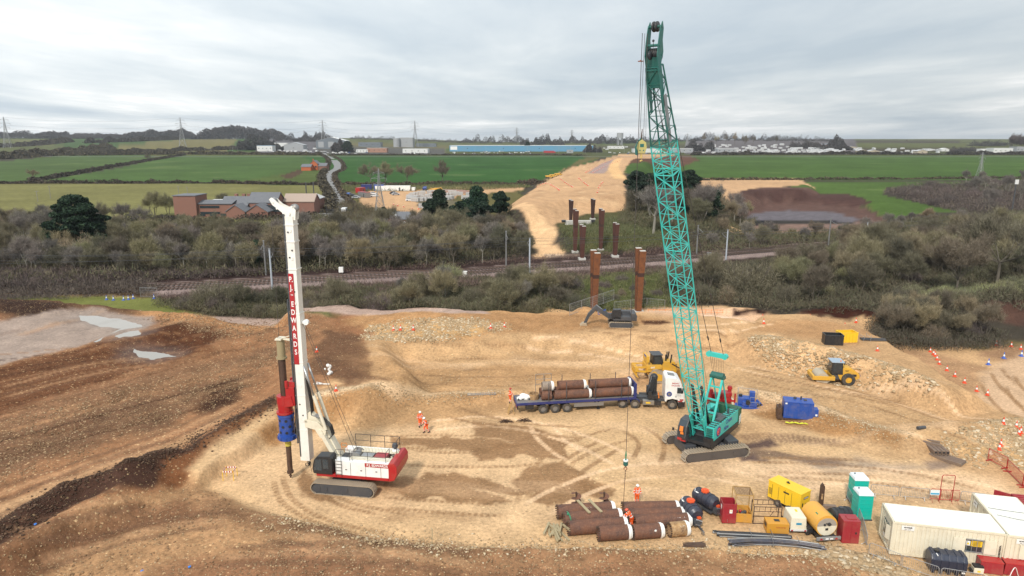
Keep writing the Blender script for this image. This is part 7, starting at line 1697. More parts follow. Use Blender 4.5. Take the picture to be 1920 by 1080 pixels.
NM = [catenary_mast(*q,-1) for q in ((-120,592,480,'pale railway mast off the left edge'),(511,546,467,'pale railway mast left of the piling rig mast'),(993,514,447,'pale railway mast on the near side in the middle'),(1361,488,431,'pale railway mast on the near side right of the crane boom'),(1622,464,417,'pale railway mast among the right hand trees'),(1838,446,406,'pale railway mast on the near side, far right in the trees'))]
FM = [catenary_mast(*q,1) for q in ((499,516,452,'dark railway mast beyond the tracks behind the piling rig'),(949,498,434,'dark railway mast beyond the tracks in the middle'),(1306,478,423,'dark railway mast beyond the tracks right of the crane'),(1553,461,410,'dark railway mast beyond the tracks below the pit'))]
def wires(tops,offs,label):
 g = thing('overhead_wire',label,'wire',(0,0,0),0,'overhead railway wires'); b = MB()
 for a,c in zip(tops[:-1],tops[1:]):
  for dy,dz,sag in offs:
   pts = [a.lerp(c,t)+Vector((0,dy,dz-sag*4*t*(1-t))) for t in (0,.2,.4,.6,.8,1)]; b.tube(pts,.022,3)
 b.build('wire',DGREY,g)
wires(NM,((3,-1.0,1.1),(3,-2.0,.1),(.2,0,.5)),'overhead wires of the near track'); wires([NM[0]+Vector((0,12,0))]+FM+[FM[-1]+Vector((110,14,0))],((-3,-1.0,1.1),(-3,-2.0,.1)),'overhead wires of the far track')
for px,py,lb in ((640,513,'white trackside cabinet behind the piling rig'),(872,521,'white trackside signal post by the willow'),(1329,484,'grey trackside cabinet right of the crane boom')):
 c = P(px,py); g = thing('signal_cabinet',lb,'cabinet',c); b = MB(); b.box((0,0,.9),(1.0,.6,1.2)); b.build('cabinet_body',GREYM if px > 1000 else WHITE,g,bevel=.03); b = MB(); b.box((-.3,0,.15),(.1,.5,.3)); b.box((.3,0,.15),(.1,.5,.3)); b.build('legs',DGREY,g)
# ================================================================ TREES AND SCRUB
def leaf_mat(name,cols,rnd=.25,rough=.8,clump=1.2):
 m,nt,b = new_mat(name); L = nt.links; g = nd(nt,'NewGeometry'); oi = nd(nt,'ObjectInfo')
 tcn = nd(nt,'TexCoord')
 n1 = nd(nt,'TexNoise',Scale=clump,Detail=3.0,Roughness=.6); L.new(tcn.outputs['Object'],n1.inputs['Vector'])
 r = g.outputs['Random Per Island']
 f = mth(nt,'MULTIPLY',mth(nt,'SUBTRACT',n1.outputs['Fac'],.36),3.6,clamp=True)
 cc = mixc(nt,f,cols[0],cols[1]); cc = mixc(nt,mth(nt,'GREATER_THAN',r,.78),cc,cols[2])
 hs = nt.nodes.new('ShaderNodeHueSaturation'); L.new(cc,hs.inputs['Color']); L.new(mth(nt,'ADD',.5-.02,mth(nt,'MULTIPLY',oi.outputs['Random'],.04)),hs.inputs['Hue'])
 rv = mth(nt,'FRACT',mth(nt,'MULTIPLY',oi.outputs['Random'],7.31)); L.new(mth(nt,'ADD',1-rnd,mth(nt,'MULTIPLY',rv,2*rnd)),hs.inputs['Value']); L.new(mth(nt,'ADD',.8,mth(nt,'MULTIPLY',rv,.35)),hs.inputs['Saturation'])
 L.new(hs.outputs[0],b.inputs['Base Color']); b.inputs['Roughness'].default_value = rough; b.inputs['Specular IOR Level'].default_value = .1; return m
TW_BROWN = leaf_mat('twig_brown',((.13,.108,.07),(.20,.165,.11),(.28,.235,.165)),.38)
TW_OLIVE = leaf_mat('twig_olive',((.112,.104,.063),(.175,.16,.098),(.25,.23,.15)),.38)
TW_GREY = leaf_mat('twig_grey',((.125,.108,.094),(.18,.158,.138),(.26,.235,.205)))
TW_PURP = leaf_mat('twig_purple',((.095,.075,.072),(.14,.112,.105),(.20,.165,.145)))
TW_RED = leaf_mat('twig_red',((.241,.163,.114),(.327,.234,.156),(.412,.312,.213)))
TW_PALE = leaf_mat('twig_pale',((.17,.17,.085),(.25,.25,.13),(.30,.31,.18)))
TW_WILLOW = leaf_mat('twig_willow',((.15,.20,.07),(.22,.28,.11),(.28,.33,.16)))
LF_DARK = leaf_mat('needles',((.012,.026,.018),(.024,.044,.026),(.042,.07,.038)),.2,.6,.5)
LF_IVY = leaf_mat('ivy',((.02,.035,.014),(.035,.055,.022),(.06,.085,.035)),.2,.6)
LF_UNDER = leaf_mat('undergrowth',((.095,.082,.052),(.135,.115,.078),(.098,.102,.058)),.2,.9,.25)
LF_BRAM = leaf_mat('bramble',((.10,.072,.066),(.15,.11,.095),(.20,.15,.115)),.2,.9,.3)
LF_HEDGE = leaf_mat('hedge',((.050,.043,.036),(.078,.066,.05),(.11,.09,.06)),.2,.9,.5)
LF_GRASS = leaf_mat('grass',((.10,.12,.045),(.15,.16,.065),(.20,.19,.09)),.2,.9,.3)
LF_WOOD = leaf_mat('far_wood',((.060,.056,.056),(.085,.078,.074),(.11,.10,.092)),.15,.9,.02)
BARK = rough_mat('bark',(.13,.11,.085),.9,.3,2.0,.01); BARKP = rough_mat('bark_pale',(.26,.24,.20),.9,.3,2.0,.01)
def np_mesh(name,V,Fq,mat,parent=None):
 me = bpy.data.meshes.new(name); k = Fq.shape[1]; me.vertices.add(len(V)); me.vertices.foreach_set('co',V.astype(np.float32).ravel()); me.loops.add(Fq.size); me.loops.foreach_set('vertex_index',Fq.astype(np.int32).ravel())
 me.polygons.add(len(Fq)); me.polygons.foreach_set('loop_start',(np.arange(len(Fq))*k).astype(np.int32)); me.update(calc_edges=True); me.materials.append(mat)
 o = bpy.data.objects.new(name,me); COL.objects.link(o)
 if parent is not None: o.parent = parent
 return o
def ribbons(A,D,w):
 """thin tapering triangles from A along D"""
 n = len(A); r = RNG.normal(size=(n,3)); s = np.cross(D,r); s /= np.linalg.norm(s,axis=1,keepdims=True)+1e-9; w = np.asarray(w).reshape(-1,1)
 V = np.stack([A-s*w/2,A+s*w/2,A+D],1).reshape(-1,3); return V,np.arange(3*n).reshape(-1,3)
def quads_cloud(Cn,size):
 n = len(Cn); a = RNG.normal(size=(n,3)); a /= np.linalg.norm(a,axis=1,keepdims=True); b = np.cross(a,RNG.normal(size=(n,3))); b /= np.linalg.norm(b,axis=1,keepdims=True); size = np.asarray(size).reshape(-1,1)
 V = np.stack([Cn-a*size-b*size*.5,Cn+a*size*.2-b*size*.7,Cn+a*size+b*size*.4,Cn-a*size*.3+b*size*.7],1).reshape(-1,3); return V,np.arange(4*n).reshape(-1,4)
def bare_tree(name,label,cat,H,Wd,mat,seed,multi=1,twigs=9000,tw=.035,tl=.75,bark=BARK,low=.30,spread=.95,up=.4):
 """trunk(s), limbs forking three times into a lobed crown volume, twigs fanning from the fine branches"""
 g = thing(name,label,cat); r = np.random.default_rng(seed); b = MB(); zc = H*(.56 if multi == 1 else .52); rz_ = H*(.44 if multi == 1 else .46); rx_ = Wd/2
 def inside(u):
  a = r.uniform(0,2*PI); c = r.uniform(-.75,1); q = math.sqrt(1-c*c); f = u*(.86+.2*math.sin(3*a+seed)*q); return np.array([rx_*f*q*math.cos(a),rx_*f*q*math.sin(a),zc+rz_*f*c])
 stems = []
 for m in range(multi):
  a = 2*PI*m/multi+r.uniform(-.4,.4); o = 0 if multi == 1 else 1; base = np.array([.25*math.cos(a)*o,.25*math.sin(a)*o,0]); top = np.array([rx_*.28*math.cos(a)*o+r.normal()*.15,rx_*.28*math.sin(a)*o+r.normal()*.15,H*(low+.08*r.random())]); R0 = H*.020 if multi == 1 else H*.011
  b.cyl(base,top,R0,R0*.7,n=6,caps=False); stems.append((top,R0*.65))
 fine = []; k1 = 9 if multi == 1 else 4
 for top,R0 in stems:
  for _ in range(k1):
   e = inside(.55); m_ = (top+e)/2+r.normal(size=3)*H*.02; b.cyl(top,m_,R0*.6,R0*.45,n=5,caps=False); b.cyl(m_,e,R0*.45,R0*.3,n=5,caps=False)
   for _ in range(4):
    e2 = e+(inside(.95)-e)*.55; e2 = e2*.5+.5*(e+(e-np.array([0,0,H*.25]))/np.linalg.norm(e-np.array([0,0,H*.25]))*H*.17)+r.normal(size=3)*H*.03; b.cyl(e,e2,R0*.28,R0*.16,n=4,caps=False)
    for _ in range(3):
     d_ = e2-np.array([0,0,H*.22]); d_ /= np.linalg.norm(d_); e3 = e2+(d_+r.normal(size=3)*.55)*H*.10; b.cyl(e2,e3,R0*.15,R0*.07,n=3,caps=False); fine.append((e2,e3))
 b.build('trunk',bark,g); E2 = np.array([f[0] for f in fine]); E3 = np.array([f[1] for f in fine]); i = r.integers(0,len(E2),twigs); t = r.uniform(0,1.05,(twigs,1)); A = E2[i]*(1-t)+E3[i]*t+r.normal(size=(twigs,3))*tl*.28
 d = (A-np.array([0,0,H*.18])); d /= np.linalg.norm(d,axis=1,keepdims=True); d = d*(.7 if spread > .7 else .3)+r.normal(size=(twigs,3))*.45+np.array([0,0,.2 if spread > .7 else .7]); d /= np.linalg.norm(d,axis=1,keepdims=True)
 V,Fq = ribbons(A,d*r.uniform(.35,1.1,(twigs,1))*tl,r.uniform(.6,1.3,twigs)*tw); V[:,2] = np.maximum(V[:,2],.02); np_mesh('crown',V,Fq,mat,g); return g
def bush(name,label,cat,H,Wd,mat,seed,n=6000,tw=.03,tl=.6,under=None):
 g = thing(name,label,cat); r = np.random.default_rng(seed); k = 9; cx_ = r.uniform(-Wd*.32,Wd*.32,k); cy_ = r.uniform(-Wd*.32,Wd*.32,k); rr_ = r.uniform(.22,.36,k)*Wd; hh = r.uniform(.6,1.0,k)*H
 i = r.integers(0,k,n); th = r.uniform(0,2*PI,n); u = r.uniform(0,1,n)**.5; ph = np.arccos(r.uniform(0,1,n)); A = np.stack([cx_[i]+rr_[i]*u*np.sin(ph)*np.cos(th),cy_[i]+rr_[i]*u*np.sin(ph)*np.sin(th),hh[i]*(.08+.84*u*np.cos(ph))],1)
 d = np.stack([np.sin(ph)*np.cos(th)*.6,np.sin(ph)*np.sin(th)*.6,np.full(n,.8)],1)+r.normal(size=(n,3))*.45; d /= np.linalg.norm(d,axis=1,keepdims=True); V,Fq = ribbons(A,d*r.uniform(.3,1.1,(n,1))*tl,r.uniform(.6,1.3,n)*tw)
 np_mesh('crown',V,Fq,mat,g); b = MB()
 for j in range(k):
  for s in range(3): b.tube([(cx_[j]*.3,cy_[j]*.3,0),(cx_[j]*.8,cy_[j]*.8,hh[j]*.4),(cx_[j]+r.uniform(-.3,.3)*rr_[j],cy_[j]+r.uniform(-.3,.3)*rr_[j],hh[j]*.85)],.03,4)
 b.build('stem',BARK,g); return g
def conifer(name,label,H,Wd,seed,n=14000,shape='pine',size=.32,trunk=.06):
 g = thing(name,label,'conifer tree'); r = np.random.default_rng(seed); cl = []
 k = 120 if shape == 'cedar' else 46
 for j in range(k):
  t = (j+.5)/k
  if shape == 'cedar': c = r.uniform(-.55,1); q = math.sqrt(1-c*c)*r.uniform(.55,1); a = r.uniform(0,2*PI); q *= 1.0-.30*c; cl.append((Wd*.46*q*math.cos(a),Wd*.46*q*math.sin(a),H*(.52+.44*c),Wd*.11,H*.045))
  elif shape == 'cone': z = H*(.10+.84*t); rad = Wd/2*(min(1,t*4)*(1-t)**.45)*r.uniform(.4,1.0); a = r.uniform(0,2*PI); cl.append((rad*.8*math.cos(a),rad*.8*math.sin(a),z,Wd*.20,H*.075))
  elif shape == 'mass': c = r.uniform(-.9,1); q = math.sqrt(max(0,1-c*c))*r.uniform(.3,1); a = r.uniform(0,2*PI); cl.append((Wd*.40*q*math.cos(a),Wd*.40*q*math.sin(a),H*(.5+.42*c),Wd*.17,H*.10))
  else: z = H*(.42+.56*t); rad = Wd/2*math.sqrt(max(.05,1-(2*t-.9)**2))*r.uniform(.3,1); a = r.uniform(0,2*PI); cl.append((rad*math.cos(a),rad*math.sin(a),z,Wd*.2,H*.06))
 cl = np.array(cl); i = r.integers(0,k,n); e = r.normal(size=(n,3)); e /= np.linalg.norm(e,axis=1,keepdims=True); e *= r.uniform(.3,1,(n,1))**.5; Cn = cl[i,:3]+e*np.stack([cl[i,3],cl[i,3],cl[i,4]],1); V,Fq = quads_cloud(Cn,r.uniform(.5,1.1,n)*size); np_mesh('crown',V,Fq,LF_DARK,g)
 b = MB(); b.cyl((0,0,0),(0,0,H*.9),H*.022,H*.006,n=8)
 for c_ in cl[::2]: b.cyl((0,0,max(.2,c_[2]-H*.06)),(c_[0]*.8,c_[1]*.8,c_[2]),.06,.03,n=4)
 b.build('trunk',BARK,g); return g
class Kind:
 def __init__(s,protos,H): s.p = protos; s.H = H; s.used = [False]*len(protos); s.k = 0
 def put(s,x,y,h,label,group,wid=1.0,rz=None,cat=None):
  i = s.k % len(s.p); s.k += 1; o = s.p[i]; first_ = not s.used[i]; sc = h/s.H; rz = rr.uniform(0,6.28) if rz is None else rz
  o = o if first_ else copy_tree(o); s.used[i] = True
  o.location = (x,y,hz(x,y)-.1); o.rotation_euler = (0,0,rz); o.scale = (sc*wid,sc*wid,sc); o['label'] = label; o['group'] = group
  if cat: o['category'] = cat
  return o
H0 = 8.0
K = {
 'brown': Kind([bare_tree('bare_tree','x','tree',H0,7.5,TW_BROWN,s,3 if s % 2 else 1,13000,.034,.85) for s in (1,2,3)],H0),
 'olive': Kind([bare_tree('bare_tree','x','tree',H0,7.5,TW_OLIVE,s,4,13000,.034,.85) for s in (11,12,13)],H0),
 'grey': Kind([bare_tree('bare_tree','x','tree',H0,6.5,TW_GREY,s,3,9000,.032,.8,BARKP) for s in (21,22)],H0),
 'birch': Kind([bare_tree('birch_tree','x','tree',H0,4.5,TW_GREY,s,1,4500,.045,.8,BARKP,low=.34,spread=.6,up=.6) for s in (31,32)],H0),
 'oak': Kind([bare_tree('oak_tree','x','tree',H0,8.6,TW_BROWN,s,1,6500,.04,.7,low=.25,spread=1.15,up=.3) for s in (41,42)],H0),
 'red': Kind([bush('bush','x','bush',H0,8,TW_RED,s,9000,.05,1.0) for s in (51,)],H0),
 'bushb': Kind([bush('bush','x','bush',4,5.5,TW_BROWN,s,8000,.03,.7) for s in (61,62)],4),
 'busho': Kind([bush('bush','x','bush',4,5.5,TW_OLIVE,s,8500,.03,.7) for s in (71,72)],4),
 'bushp': Kind([bush('bush','x','bush',4,6.0,TW_PURP,s,8500,.03,.65) for s in (81,82)],4),
 'pale': Kind([bush('willow_scrub','x','bush',4,6,TW_PALE,s,7500,.045,.8) for s in (91,92)],4),
 'ivy': Kind([conifer('ivy_tree','x',8,6,s,8000,'mass',.2) for s in (95,)],8),
 'poplar': Kind([bare_tree('poplar_tree','x','tree',20,4,TW_PURP,97,1,5000,.12,1.8,low=.5,spread=.25,up=1.2)],20),
}
def mixpick(mx): return rr.choices(list(mx),list(mx.values()))[0]
def scatter(poly,n,hr,mx,label,group,minpx=None,wid=1.0):
 """individual trees spread over a ground area given by photo pixels"""
 W_ = [PZ(*p) for p in poly]; xs = [p[0] for p in W_]; yy = [p[1] for p in W_]; pts = []; tries = 0; area = 0
 for i in range(len(W_)): a,b_ = W_[i],W_[(i+1) % len(W_)]; area += a[0]*b_[1]-a[1]*b_[0]
 dmin = math.sqrt(abs(area)/2/n)*.72
 while len(pts) < n and tries < n*60:
  tries += 1; x = rr.uniform(min(xs),max(xs)); y = rr.uniform(min(yy),max(yy))
  if sdist(np.array([x]),np.array([y]),W_)[0] < 0: continue
  if any((x-p[0])**2+(y-p[1])**2 < dmin*dmin for p in pts): continue
  pts.append((x,y)); k = mixpick(mx); h = rr.uniform(*hr)*(.55 if k.startswith('bush') or k == 'pale' else 1); desc = {'brown': 'bare brown tree','olive': 'olive green bare tree','grey': 'grey bare tree','birch': 'slender pale stemmed bare tree','oak': 'spreading bare tree','red': 'reddish bare bush','bushb': 'low brown bush','busho': 'low olive bush','bushp': 'low purple grey bush','pale': 'pale green willow bush','ivy': 'ivy clad dark tree','poplar': 'tall poplar'}[k]
  K[k].put(x,y,h,desc+' '+label,desc+'s '+group,wid)
MIXL = {'brown': 6,'olive': 6,'grey': 3,'busho': .8,'bushb': .5,'ivy': .3,'red': .3,'birch': 1}
scatter([(-60,512),(-60,430),(200,430),(260,448),(430,452),(530,456),(530,498),(250,515),(60,500)],84,(6,9),MIXL,'in the thicket below the brick school','in the thicket left of the rig')
scatter([(520,500),(530,448),(600,446),(655,456),(710,450),(730,434),(880,434),(960,440),(985,482),(870,500),(700,508)],72,(6,9.5),{'brown': 4,'olive': 6,'grey': 2,'birch': 3,'busho': 2,'ivy': .3},'in the thicket beyond the railway right of the rig mast','in the thicket between rig and bridge piers')
scatter([(-60,516),(-60,500),(250,508),(500,494),(700,488),(860,484),(860,494),(690,502),(500,508),(250,522)],40,(4.5,7),{'birch': 3,'olive': 4,'brown': 4,'grey': 2},'in the front row of the thicket above the railway','in the front row above the railway')
scatter([(780,440),(960,436),(1000,470),(985,500),(820,506)],16,(4.5,7.5),{'birch': 5,'olive': 4,'grey': 2},'on the railway edge left of the bridge piers','on the railway edge by the piers')
scatter([(0,520),(200,512),(500,502),(480,508),(240,524),(0,530)],16,(4,6),{'bushp': 5,'busho': 1,'bushb': 2},'in the low scrub left of the railway','in the low scrub left of the railway')
scatter([(310,576),(400,568),(640,564),(960,552),(1080,544),(1090,582),(940,596),(640,600),(400,588)],62,(4.2,7.0),{'busho': 5,'bushb': 4,'bushp': 2,'olive': 3,'birch': 1.2,'brown': 1.2},'on the near bank of the railway behind the yard','on the near railway bank')
scatter([(1090,580),(1100,530),(1235,515),(1245,560)],11,(3.0,4.6),{'busho': 2,'bushp': 4,'bushb': 2},'on the grassy bank between the near piers','on the bank between the near piers')
scatter([(1250,562),(1250,540),(1440,528),(1520,500),(1640,486),(1920,470),(2000,522),(1700,540),(1500,574),(1380,566)],66,(5.5,8.5),{'olive': 5,'brown': 4,'busho': 3,'bushp': 2,'bushb': 2},'on the near railway bank right of the crane','on the near railway bank right of the crane')
scatter([(1560,530),(1600,478),(1960,440),(2020,512),(1700,526)],26,(8,12),{'brown': 4,'olive': 4,'oak': 2},'in the tall group at the right edge','in the tall group at the right edge')
scatter([(1300,462),(1310,430),(1500,436),(1640,420),(1900,405),(1960,425),(1640,450),(1400,468)],40,(4,6.5),{'grey': 2,'brown': 4,'olive': 3,'bushp': 2,'birch': 1},'beyond the railway in front of the pit','beyond the railway in front of the pit')
scatter([(1185,430),(1190,396),(1300,388),(1420,404),(1350,436),(1240,452)],30,(8,12.5),{'brown': 4,'grey': 3,'birch': 3,'olive': 2,'ivy': .8},'in the wood behind the crane boom','in the wood behind the crane boom')
scatter([(1650,640),(1660,606),(1720,600),(1800,608),(1850,630),(1835,652),(1740,648)],20,(4.2,6.0),{'bushb': 2,'bushp': 1,'brown': 5},'in the thicket at the right end of the yard','in the thicket at the right end of the yard')
scatter([(1680,592),(1700,556),(1920,540),(2050,545),(2050,585),(1860,588)],26,(5,7.5),{'pale': 12,'busho': 1},'in the pale scrub at the right edge','in the pale scrub at the right edge')
scatter([(1665,366),(1700,352),(1960,338),(2100,345),(2100,400),(1860,398),(1760,388)],62,(7,11),{'bushp': 6,'grey': 1,'birch': 1.5},'in the dark plantation on the right field edge','in the dark plantation on the right')
scatter([(-80,432),(-80,405),(120,412),(300,424),(240,436)],12,(6,9),{'grey': 4,'brown': 3},'along the pale meadow on the left','along the pale meadow on the left')
scatter([(240,444),(330,426),(600,420),(640,440),(530,452),(300,452)],34,(3.5,5),{'busho': 3,'bushb': 3,'bushp': 2,'brown': 2},'just below the brick school','just below the brick school')
def tree_at(k,px,py,h,label,group='single trees of the landscape',wid=1.0,cat=None):
 c = P(px,py); return K[k].put(c.x,c.y,h,label,group,wid,cat=cat)
def top_h(px,pb,pt): c = P(px,pb); return at_y(px,pt,c.y).z-c.z
for px,pb,pt,w_ in ((695,345,303,1.1),(722,345,305,1.25),(764,345,305,1.2),(829,345,302,1.05)):
 tree_at('oak',px,pb,top_h(px,pb,pt),'spreading bare oak on the green field edge, '+{695: 'leftmost of four',722: 'second of four from the left',764: 'third of four from the left',829: 'rightmost of four'}[px],'bare oaks on the green field',w_)
for k,px,pb,pt,w_,lb in (('olive',290,405,358,1.0,'round bare tree beside the tall brick block of the school'),('olive',316,404,362,.8,'smaller bare tree beside the brick school'),('olive',415,385,360,1.1,'bare tree behind the school roofs'),('oak',63,338,315,1.0,'lone bare tree in the left field'),('oak',278,302,288,1.0,'small bare tree on the field hedge'),
                             ('red',150,500,425,.9,'big reddish bare bush in front of the dark pine'),('grey',55,512,440,1.0,'pale grey bare tree at the far left'),('grey',40,508,450,1.0,'pale forked bare tree at the left edge'),('pale',850,520,492,1.5,'pale green willow in front of the railway'),('ivy',480,500,448,1.4,'dark ivy tree behind the railway mast'),('birch',1225,438,348,1.6,'tall pale stemmed tree left of the crane boom'),
                             ('oak',1868,540,385,1.0,'tallest bare tree at the right edge'),('brown',1790,560,440,1.0,'big bare tree leaning over the railway bank at the right'),('busho',400,575,520,1.3,'dark green bush on the railway bank left of the rig'),('busho',440,570,524,1.2,'green bush beside the dark green one on the bank'),('busho',1395,545,480,1.3,'yellow green bush right of the crane on the bank')):
 tree_at(k,px,pb,top_h(px,pb,pt),lb,wid=w_)
def put_conifer(px,pb,pt,wpx,shape,label,seed,n=14000,size=.32):
 c = P(px,pb); h = at_y(px,pt,c.y).z-c.z; wd = wpx/F*math.hypot(c.y,30); g = conifer('conifer_tree' if shape != 'pine' else 'pine_tree',label,h,wd,seed,n,shape,size); g.location = (c.x,c.y,c.z-.1); g['group'] = 'dark evergreen trees'
put_conifer(152,480,364,106,'cedar','large dark round headed pine on the left, darkest tree in the scrub',201,42000,.34)
for q in ((826,416,354,44,'cone','dark conifer left of the tallest pair beyond the railway',202),(808,420,372,34,'mass','small dark conifer leftmost of the conifer group',203),(895,424,348,56,'mass','tallest dark conifer beyond the railway',204),(868,424,376,52,'mass','broad dark conifer beneath the tallest one',205),(902,440,378,60,'mass','dark conifer foot of the group, nearest',206),(938,420,360,30,'pine','slim pine at the right of the conifer group',207),
          (1192,402,322,46,'pine','dark pine on the left of the wood behind the crane',208),(1215,402,326,46,'pine','dark pine beside the leftmost one behind the crane',209),(1238,400,320,46,'pine','dark pine directly behind the crane boom',210),(1268,398,322,46,'pine','dark pine right behind the crane boom',211),(1288,396,320,46,'pine','dark pine rightmost of the wood behind the crane',212),(720,406,388,14,'cone','small dark evergreen beside the bungalow',213),(652,286,264,20,'cedar','dark round tree in front of the grey warehouse',214),(989,284,266,13,'cone','dark conifer in front of the blue factory',215)):
 put_conifer(*q,n=12000 if q[1] > 300 else 2500,size=.36 if q[1] > 300 else 1.3)
# ---- hedges: each run its own thing
def hedge(line,h,w,label,mat=LF_HEDGE,size=None,dens=9,tree=0,name='hedge',cat='hedge',kind=None):
 W_ = [Vector(PZ(*p)) for p in smooth_line(line,4)]; pts = []; D = sum((b_-a).length for a,b_ in zip(W_[:-1],W_[1:])); far = sum(p.y for p in W_)/len(W_); size = size or max(.12,far/1600); n = int(min(60000,max(600,D*w*h*dens/(size*12))))
 seg = RNG.integers(0,len(W_)-1,n); lens = np.array([(b_-a).length for a,b_ in zip(W_[:-1],W_[1:])]); seg = RNG.choice(len(lens),n,p=lens/lens.sum()); t = RNG.uniform(0,1,n); A = np.array([tuple(p) for p in W_]); p = A[seg]*(1-t[:,None])+A[seg+1]*t[:,None]
 q = RNG.normal(size=(n,2))*w*.32; X_ = p[:,0]+q[:,0]; Y_ = p[:,1]+q[:,1]; hh = h*(.75+.45*vnoise(X_/(h*2.2),Y_/(h*2.2),5)+.25*vnoise(X_/(h*.7),Y_/(h*.7),9)); gap = vnoise(X_/(h*6),Y_/(h*6),15) < -.75; Z_ = RNG.uniform(0,1,n)**.8*np.maximum(.15,hh)*(1-np.clip((np.abs(q).max(1)/(w*.9))**2,0,.8)); Z_ = np.where(gap,Z_*.25,Z_)
 base = height(X_,Y_); V,Fq = quads_cloud(np.stack([X_,Y_,base+Z_],1),RNG.uniform(.6,1.3,n)*size*1.7); o = np_mesh(name,V,Fq,mat)
 if kind: o['kind'] = kind
 else: tag(o,label,cat,'field hedges')
 return o
hedge([(60,340),(140,327),(240,308),(345,291)],3.0,5,'dark hedge running diagonally between the two left fields')
hedge([(-80,346),(60,344),(240,344),(400,344),(520,346),(600,347)],2.6,5,'dark hedge between green fields and pale meadow on the left')
hedge([(130,292),(300,290),(440,290),(600,291)],6,10,'dark hedge beneath the trading estate on the left')
hedge([(-100,300),(0,298),(60,294),(140,288),(200,283)],14,24,'thick tree belt at the far left behind the green field')
hedge([(602,290),(616,300),(610,318),(603,330),(607,346),(618,366),(622,398)],3,4,'dark hedge along the left side of the winding lane')
hedge([(622,292),(640,302),(644,318),(628,326),(632,345),(650,372),(676,400)],1.8,3,'brown hedge along the right side of the winding lane')
hedge([(650,347),(760,348),(900,348),(985,346),(1010,340)],3,7,'scrubby hedge at the foot of the dark green field')
hedge([(1300,338),(1500,337),(1700,336),(1920,334),(2100,334)],2.0,4,'low dark hedge across the right green field')
hedge([(450,414),(520,410),(560,408),(600,408)],2.5,8,'dark scrub in front of the brick school')
hedge([(240,418),(300,414),(360,420),(420,424)],3,10,'dark scrub left of the brick school')
hedge([(620,291),(800,291),(1000,291),(1100,292)],2.5,5,'dark hedge along the far edge of the dark green field')
hedge([(1300,291),(1500,290),(1700,290),(2100,291)],6,8,'long dark hedge in front of the caravan park')
for ln,h_,lb in (([(-40,282),(60,280),(130,277)],12,'tree belt at the far left'),([(170,278),(260,276),(330,274)],13,'line of bare trees across the left middle distance'),([(190,288),(270,286),(390,284),(440,283)],9,'scrub line on the tan field')): hedge(ln,h_,18,lb)
# ---- undergrowth that nobody could count
def undergrowth(poly,n,h,mat,size,seed,warp=2,name='undergrowth'):
 W_ = [PZ(*p) for p in poly]; xs = [p[0] for p in W_]; yy = [p[1] for p in W_]; r = np.random.default_rng(seed); X_ = r.uniform(min(xs),max(xs),n*6); Y_ = r.uniform(min(yy),max(yy),n*6); n = n*2; k = sdist(X_,Y_,W_) > r.uniform(-2,2,n*3); X_ = X_[k][:n]; Y_ = Y_[k][:n]
 hh = h*np.clip(.55+.7*fbm(X_,Y_,7,3,seed)+.3*vnoise(X_/1.7,Y_/1.7,seed+1),.12,1.6); Z_ = height(X_,Y_)+r.uniform(0,1,len(X_))**.8*hh; m_ = len(X_); d_ = r.normal(size=(m_,3))*.6+np.array([0,0,.75]); V,Fq = ribbons(np.stack([X_,Y_,Z_],1),d_*r.uniform(.5,1.3,(m_,1))*size*2.2,r.uniform(.6,1.3,m_)*size*.42); o = np_mesh(name,V,Fq,mat); o['kind'] = 'stuff'; return o
undergrowth([(-200,520),(-200,425),(200,416),(330,420),(530,420),(600,408),(700,424),(960,436),(1000,478),(860,498),(500,516),(250,531),(0,545)],60000,2.8,LF_UNDER,.36,601)
undergrowth([(-200,552),(-200,512),(240,514),(500,512),(480,517),(250,529),(60,545)],26000,2.0,LF_BRAM,.26,602,name='bramble_scrub')
undergrowth([(-200,580),(-200,533),(240,531),(310,541),(260,553),(0,566)],16000,2.1,LF_BRAM,.22,620,name='bramble_scrub')
undergrowth([(290,572),(380,562),(640,544),(1080,520),(1095,588),(940,602),(640,604),(400,592)],60000,1.9,LF_UNDER,.22,603)
undergrowth([(290,564),(450,551),(700,537),(1060,516),(1240,502),(1245,514),(1000,537),(640,558),(400,574)],30000,1.5,LF_BRAM,.22,604,name='bramble_scrub')
undergrowth([(1080,588),(1090,524),(1240,508),(1260,574),(1180,580)],22000,.9,LF_GRASS,.18,605,name='rough_grass')
undergrowth([(1245,575),(1245,508),(1640,474),(2050,440),(2100,590),(1650,600),(1440,590),(1350,572)],70000,2.2,LF_UNDER,.28,606)
undergrowth([(1250,480),(1290,430),(1640,418),(2050,392),(2050,420),(1640,450),(1440,466)],30000,2.0,LF_UNDER,.34,607)
undergrowth([(1660,364),(1700,350),(2100,336),(2100,402),(1800,400)],24000,3.0,LF_BRAM,.5,608,name='plantation_floor')
undergrowth([(640,512),(870,500),(1060,487),(1240,475),(1500,456),(1500,450),(1240,466),(960,486),(640,504)],12000,.9,LF_BRAM,.2,609,name='bramble_scrub')
undergrowth([(1640,652),(1650,606),(1850,612),(1870,650),(1750,660)],14000,1.6,LF_UNDER,.2,610)
undergrowth([(1050,470),(1060,446),(1180,420),(1300,414),(1320,430),(1250,466),(1110,478)],16000,.7,LF_GRASS,.26,611,name='rough_grass')
undergrowth([(1160,440),(1180,402),(1320,392),(1420,404),(1330,440),(1240,456)],20000,2.6,LF_UNDER,.34,612)
undergrowth([(640,350),(980,347),(1000,352),(880,358),(640,360)],8000,1.6,LF_GRASS,.45,613,name='rough_grass')
undergrowth([(630,420),(640,380),(690,392),(740,402),(800,412),(960,412),(950,436),(700,440)],16000,2.4,LF_UNDER,.38,614)
